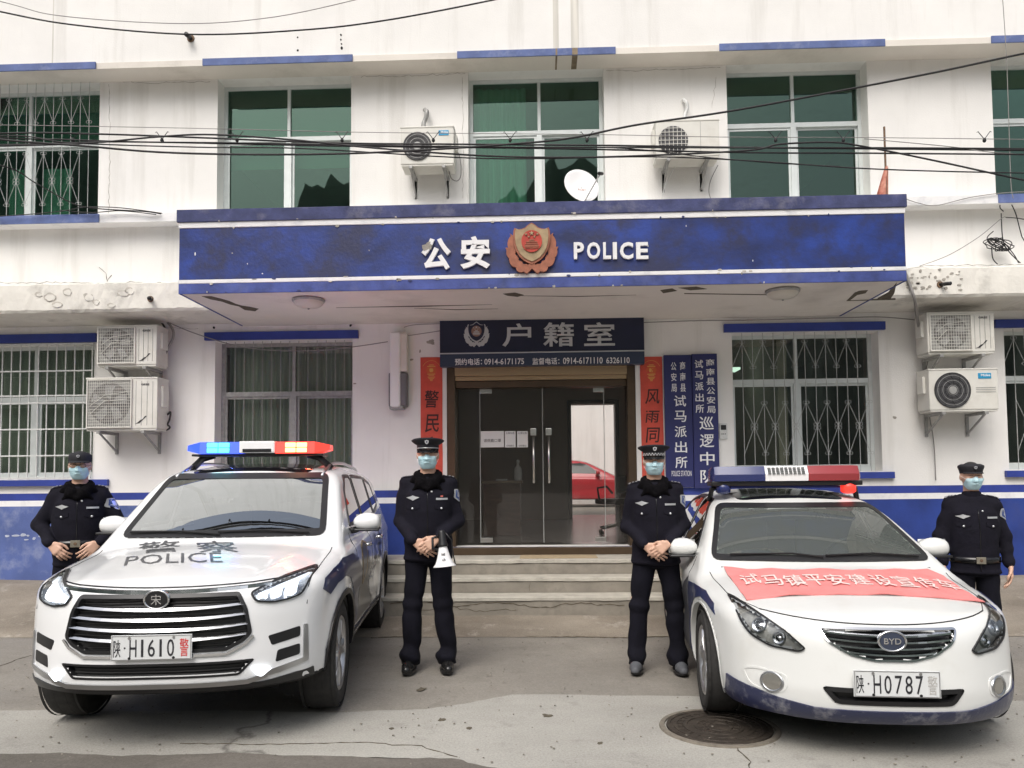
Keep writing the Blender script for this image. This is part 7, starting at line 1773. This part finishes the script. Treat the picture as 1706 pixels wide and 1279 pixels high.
    for s_ in (-1, 1): MB().tube([S.on('f', s_*.060, ez-.024, .007), Vector((s_*.078, -.04, ez-.008)), Vector((s_*.086, .005, ez+.008)), Vector((s_*.082, .028, ez-.015)), Vector((s_*.078, -.03, ez-.05)), S.on('f', s_*.062, ez-.066, .007)], .0014, 4).build('ear_loop', M_MASKW, MK)
    hf = lambda p: np.maximum(np.maximum(ellip(p, (0, .004, ez+.028), (.0805, .0995, .094)), -(p[:, 1]+.055+.8*(np.abs(p[:, 0])-.08)*0)-0.0), (ez-.055)-p[:, 2]+np.clip(-(p[:, 1]-.03)*2.2, 0, .12))
    link_mesh('hair', isomesh(hf, (-.1, -.12, ez-.08), (.1, .12, ez+.14), .007), M_HAIR, rt)
    if glasses:
        for s_ in (-1, 1):
            mb = MB(); mb.tube([(s_*(.033+.024*math.cos(a)), -.112-.0*abs(math.sin(a)), ez-.002+.017*math.sin(a)) for a in np.linspace(0, 2*math.pi, 18)[:-1]], .0022, 5, closed=True); mb.tube([(s_*.057, -.110, ez), (s_*.080, -.05, ez+.002), (s_*.083, .02, ez)], .002, 4); mb.build('glasses_frame', M_RUST, rt)
        MB().tube([(-.010, -.113, ez+.003), (0, -.116, ez+.005), (.010, -.113, ez+.003)], .002, 4).build('glasses_bridge', M_RUST, rt)
    # ---- cap
    zc = ez+.042; CP = empty('cap', (0, 0, 0), parent=rt)
    def ering(a, b, z, cy=0, tilt=0, n=36): return [(a*math.cos(2*math.pi*i/n), cy+b*math.sin(2*math.pi*i/n), z+tilt*-math.sin(2*math.pi*i/n)) for i in range(n)]
    def loft(rings, name, m, sm=True, par=CP, capend=True):
        n = len(rings[0]); v = [q for r_ in rings for q in r_]; f = [(i*n+t, i*n+(t+1) % n, (i+1)*n+(t+1) % n, (i+1)*n+t) for i in range(len(rings)-1) for t in range(n)]
        if capend: f.append(tuple(range((len(rings)-1)*n, len(rings)*n)))
        mb = MB(); mb.add(v, f); return mb.build(name, m, par, smooth=sm)
    if cap == 'peaked':
        loft([ering(.084, .103, zc-.012), ering(.085, .104, zc+.030)], 'cap_band', M_CAPC, capend=False)
        loft([ering(.085, .104, zc+.028), ering(.104, .122, zc+.040, 0, .006), ering(.124, .140, zc+.056, 0, .012), ering(.127, .143, zc+.062, 0, .013), ering(.120, .136, zc+.067, 0, .014), ering(.08, .09, zc+.073, 0, .010), ering(.02, .02, zc+.075)], 'cap_crown', M_CAPC)
        mb = MB(); v = []; n = 18
        for i in range(n+1):
            a = math.pi*(1.08+.84*i/n); x, y = math.cos(a), math.sin(a)
            v += [(.086*x, .105*y, zc-.006), (.083*x, .105*y-.050*abs(y)**1.2, zc-.030), (.083*x, .105*y-.052*abs(y)**1.2, zc-.034), (.086*x, .104*y, zc-.012)]
        mb.add(v, [(4*i+q, 4*i+4+q, 4*i+4+(q+1) % 4, 4*i+(q+1) % 4) for i in range(n) for q in range(4)]); mb.build('cap_visor', M_VISOR, CP, smooth=True)
        if seed == 0:
            MB().tube([((.0865)*math.cos(a), (.1065)*math.sin(a), zc+.004) for a in np.linspace(math.pi*1.05, math.pi*1.95, 20)], .0035, 5).build('silver_cord', M_SILV, CP, smooth=True)
        else:
            for q in range(22):
                a = math.pi*(1.04+.92*q/21)
                for r_ in (0, 1):
                    if (q+r_) % 2 == 0: MB().cbox(-.0062, .0062, -.002, .002, -.005, .005, .001).build('chequer', M_SILV, CP, loc=(.087*math.cos(a), .107*math.sin(a), zc+.002+.010*r_), rz=a+math.pi/2)
        bz = zc+.044; by = -.130
    elif cap == 'ball':
        loft([ering(.083, .102, zc-.012), ering(.086, .105, zc+.015), ering(.083, .102, zc+.042), ering(.068, .086, zc+.062), ering(.03, .04, zc+.071), ering(.006, .006, zc+.072)], 'cap_crown', M_CAPC)
        mb = MB(); v = []; n = 16
        for i in range(n+1):
            a = math.pi*(1.12+.76*i/n); x, y = math.cos(a), math.sin(a); v += [(.085*x, .104*y, zc-.004), (.082*x, .104*y-.062*abs(y), zc-.018), (.082*x, .104*y-.064*abs(y), zc-.022), (.084*x, .103*y, zc-.010)]
        mb.add(v, [(4*i+q, 4*i+4+q, 4*i+4+(q+1) % 4, 4*i+(q+1) % 4) for i in range(n) for q in range(4)]); mb.build('cap_visor', M_CAPC, CP, smooth=True); bz = zc+.030; by = -.109
    else:
        loft([ering(.083, .102, zc-.016), ering(.088, .108, zc+.010), ering(.098, .116, zc+.034), ering(.096, .113, zc+.048), ering(.072, .086, zc+.060), ering(.02, .03, zc+.064)], 'cap_crown', M_CAPC)
        mb = MB(); v = []; n = 16
        for i in range(n+1):
            a = math.pi*(1.14+.72*i/n); x, y = math.cos(a), math.sin(a); v += [(.085*x, .104*y, zc-.006), (.084*x, .104*y-.045*abs(y), zc-.018), (.084*x, .104*y-.047*abs(y), zc-.022), (.084*x, .103*y, zc-.012)]
        mb.add(v, [(4*i+q, 4*i+4+q, 4*i+4+(q+1) % 4, 4*i+(q+1) % 4) for i in range(n) for q in range(4)]); mb.build('cap_visor', M_CAPC, CP, smooth=True); bz = zc+.026; by = -.122
    sc_ = .040 if cap == 'peaked' else .030; BD = empty('cap_badge', (0, 0, 0), parent=CP)
    pts = [(x*sc_*1.0, z*sc_+bz) for x, z in SH]; MB().prism(pts, by-.006, by+.012).build('badge_shield', M_SILV, CP)
    MB().prism([(.20*sc_*math.cos(a), bz+.1*sc_+.22*sc_*math.sin(a)) for a in np.linspace(0, 2*math.pi, 14)[:-1]], by-.0075, by-.005).build('badge_disc', mat('badge_dark_centre', (.10, .10, .13), .4), CP)
    bpy.data.objects.remove(BD)
    return rt
O1 = officer(713, 6.30, 1.868, 'clasp', 'peaked', 'officer in a silver corded peaked cap, hands clasped, with a white megaphone', seed=0)
O2 = officer(1090, 6.20, 1.79, 'clasp', 'peaked', 'officer in a chequered band cap and grey shoes beside the sedan', seed=3, shoe=M_SHOEG, stance=.15)
O3 = officer(133, 6.45, 1.80, 'belt', 'ball', 'officer in glasses and a soft cap behind the SUV, hands resting on the belt', seed=5, belt=True, glasses=True, face=R(6))
O4 = officer(1618, 6.0, 1.63, 'down', 'soft', 'officer in a soft cap behind the sedan, arms straight down and brass buckle', seed=8, beltz=.945, belt=True, fur=False, face=R(4))
# watch and radio of the clasping officers are too small to part; megaphone held at the hip
k = O1.scale[0]; hp = O1.matrix_world if False else None
bpy.context.view_layer.update()
c = O1.matrix_world @ Vector((.125, -.245, .93)); MG = empty('megaphone', c, rz=O1.rotation_euler[2], label='white and grey hand megaphone hanging horn down in the hands of the capped officer', cat='megaphone'); 
MG.rotation_euler = (R(-4), R(-5), O1.rotation_euler[2])
MB().lathe([(.030, .02), (.040, -.02), (.052, -.07), (.070, -.115), (.088, -.135), (.090, -.140), (.084, -.138), (.066, -.115), (.048, -.07), (.034, -.02)], 32).build('horn', M_LETTER, MG, smooth=True)
MB().lathe([(0, .145), (.020, .145), (.026, .13), (.030, .06), (.040, .03), (.041, .018), (.030, .015), (0, .012)], 28).build('grey_body', M_CARBLK, MG, smooth=True)
mb = MB(); mb.tube([(-.03, 0, .10), (-.075, .0, .09), (-.08, 0, .01), (-.038, 0, -.005)], .011, 8); mb.build('pistol_grip', M_CARBLK, MG, smooth=True)
mb = MB(); mb.tube([(.03, 0, .12), (.07, .01, .06), (.075, .01, -.06), (.085, 0, -.13)], .005, 6); mb.build('strap', M_CARBLK, MG, smooth=True)
for ch, z in (('喊', -.045), ('话', -.085)): text_obj(ch, .0, z, .030, .026, -.047 if z > -.06 else -.062, .002, M_INKK, MG, 'character', .0)
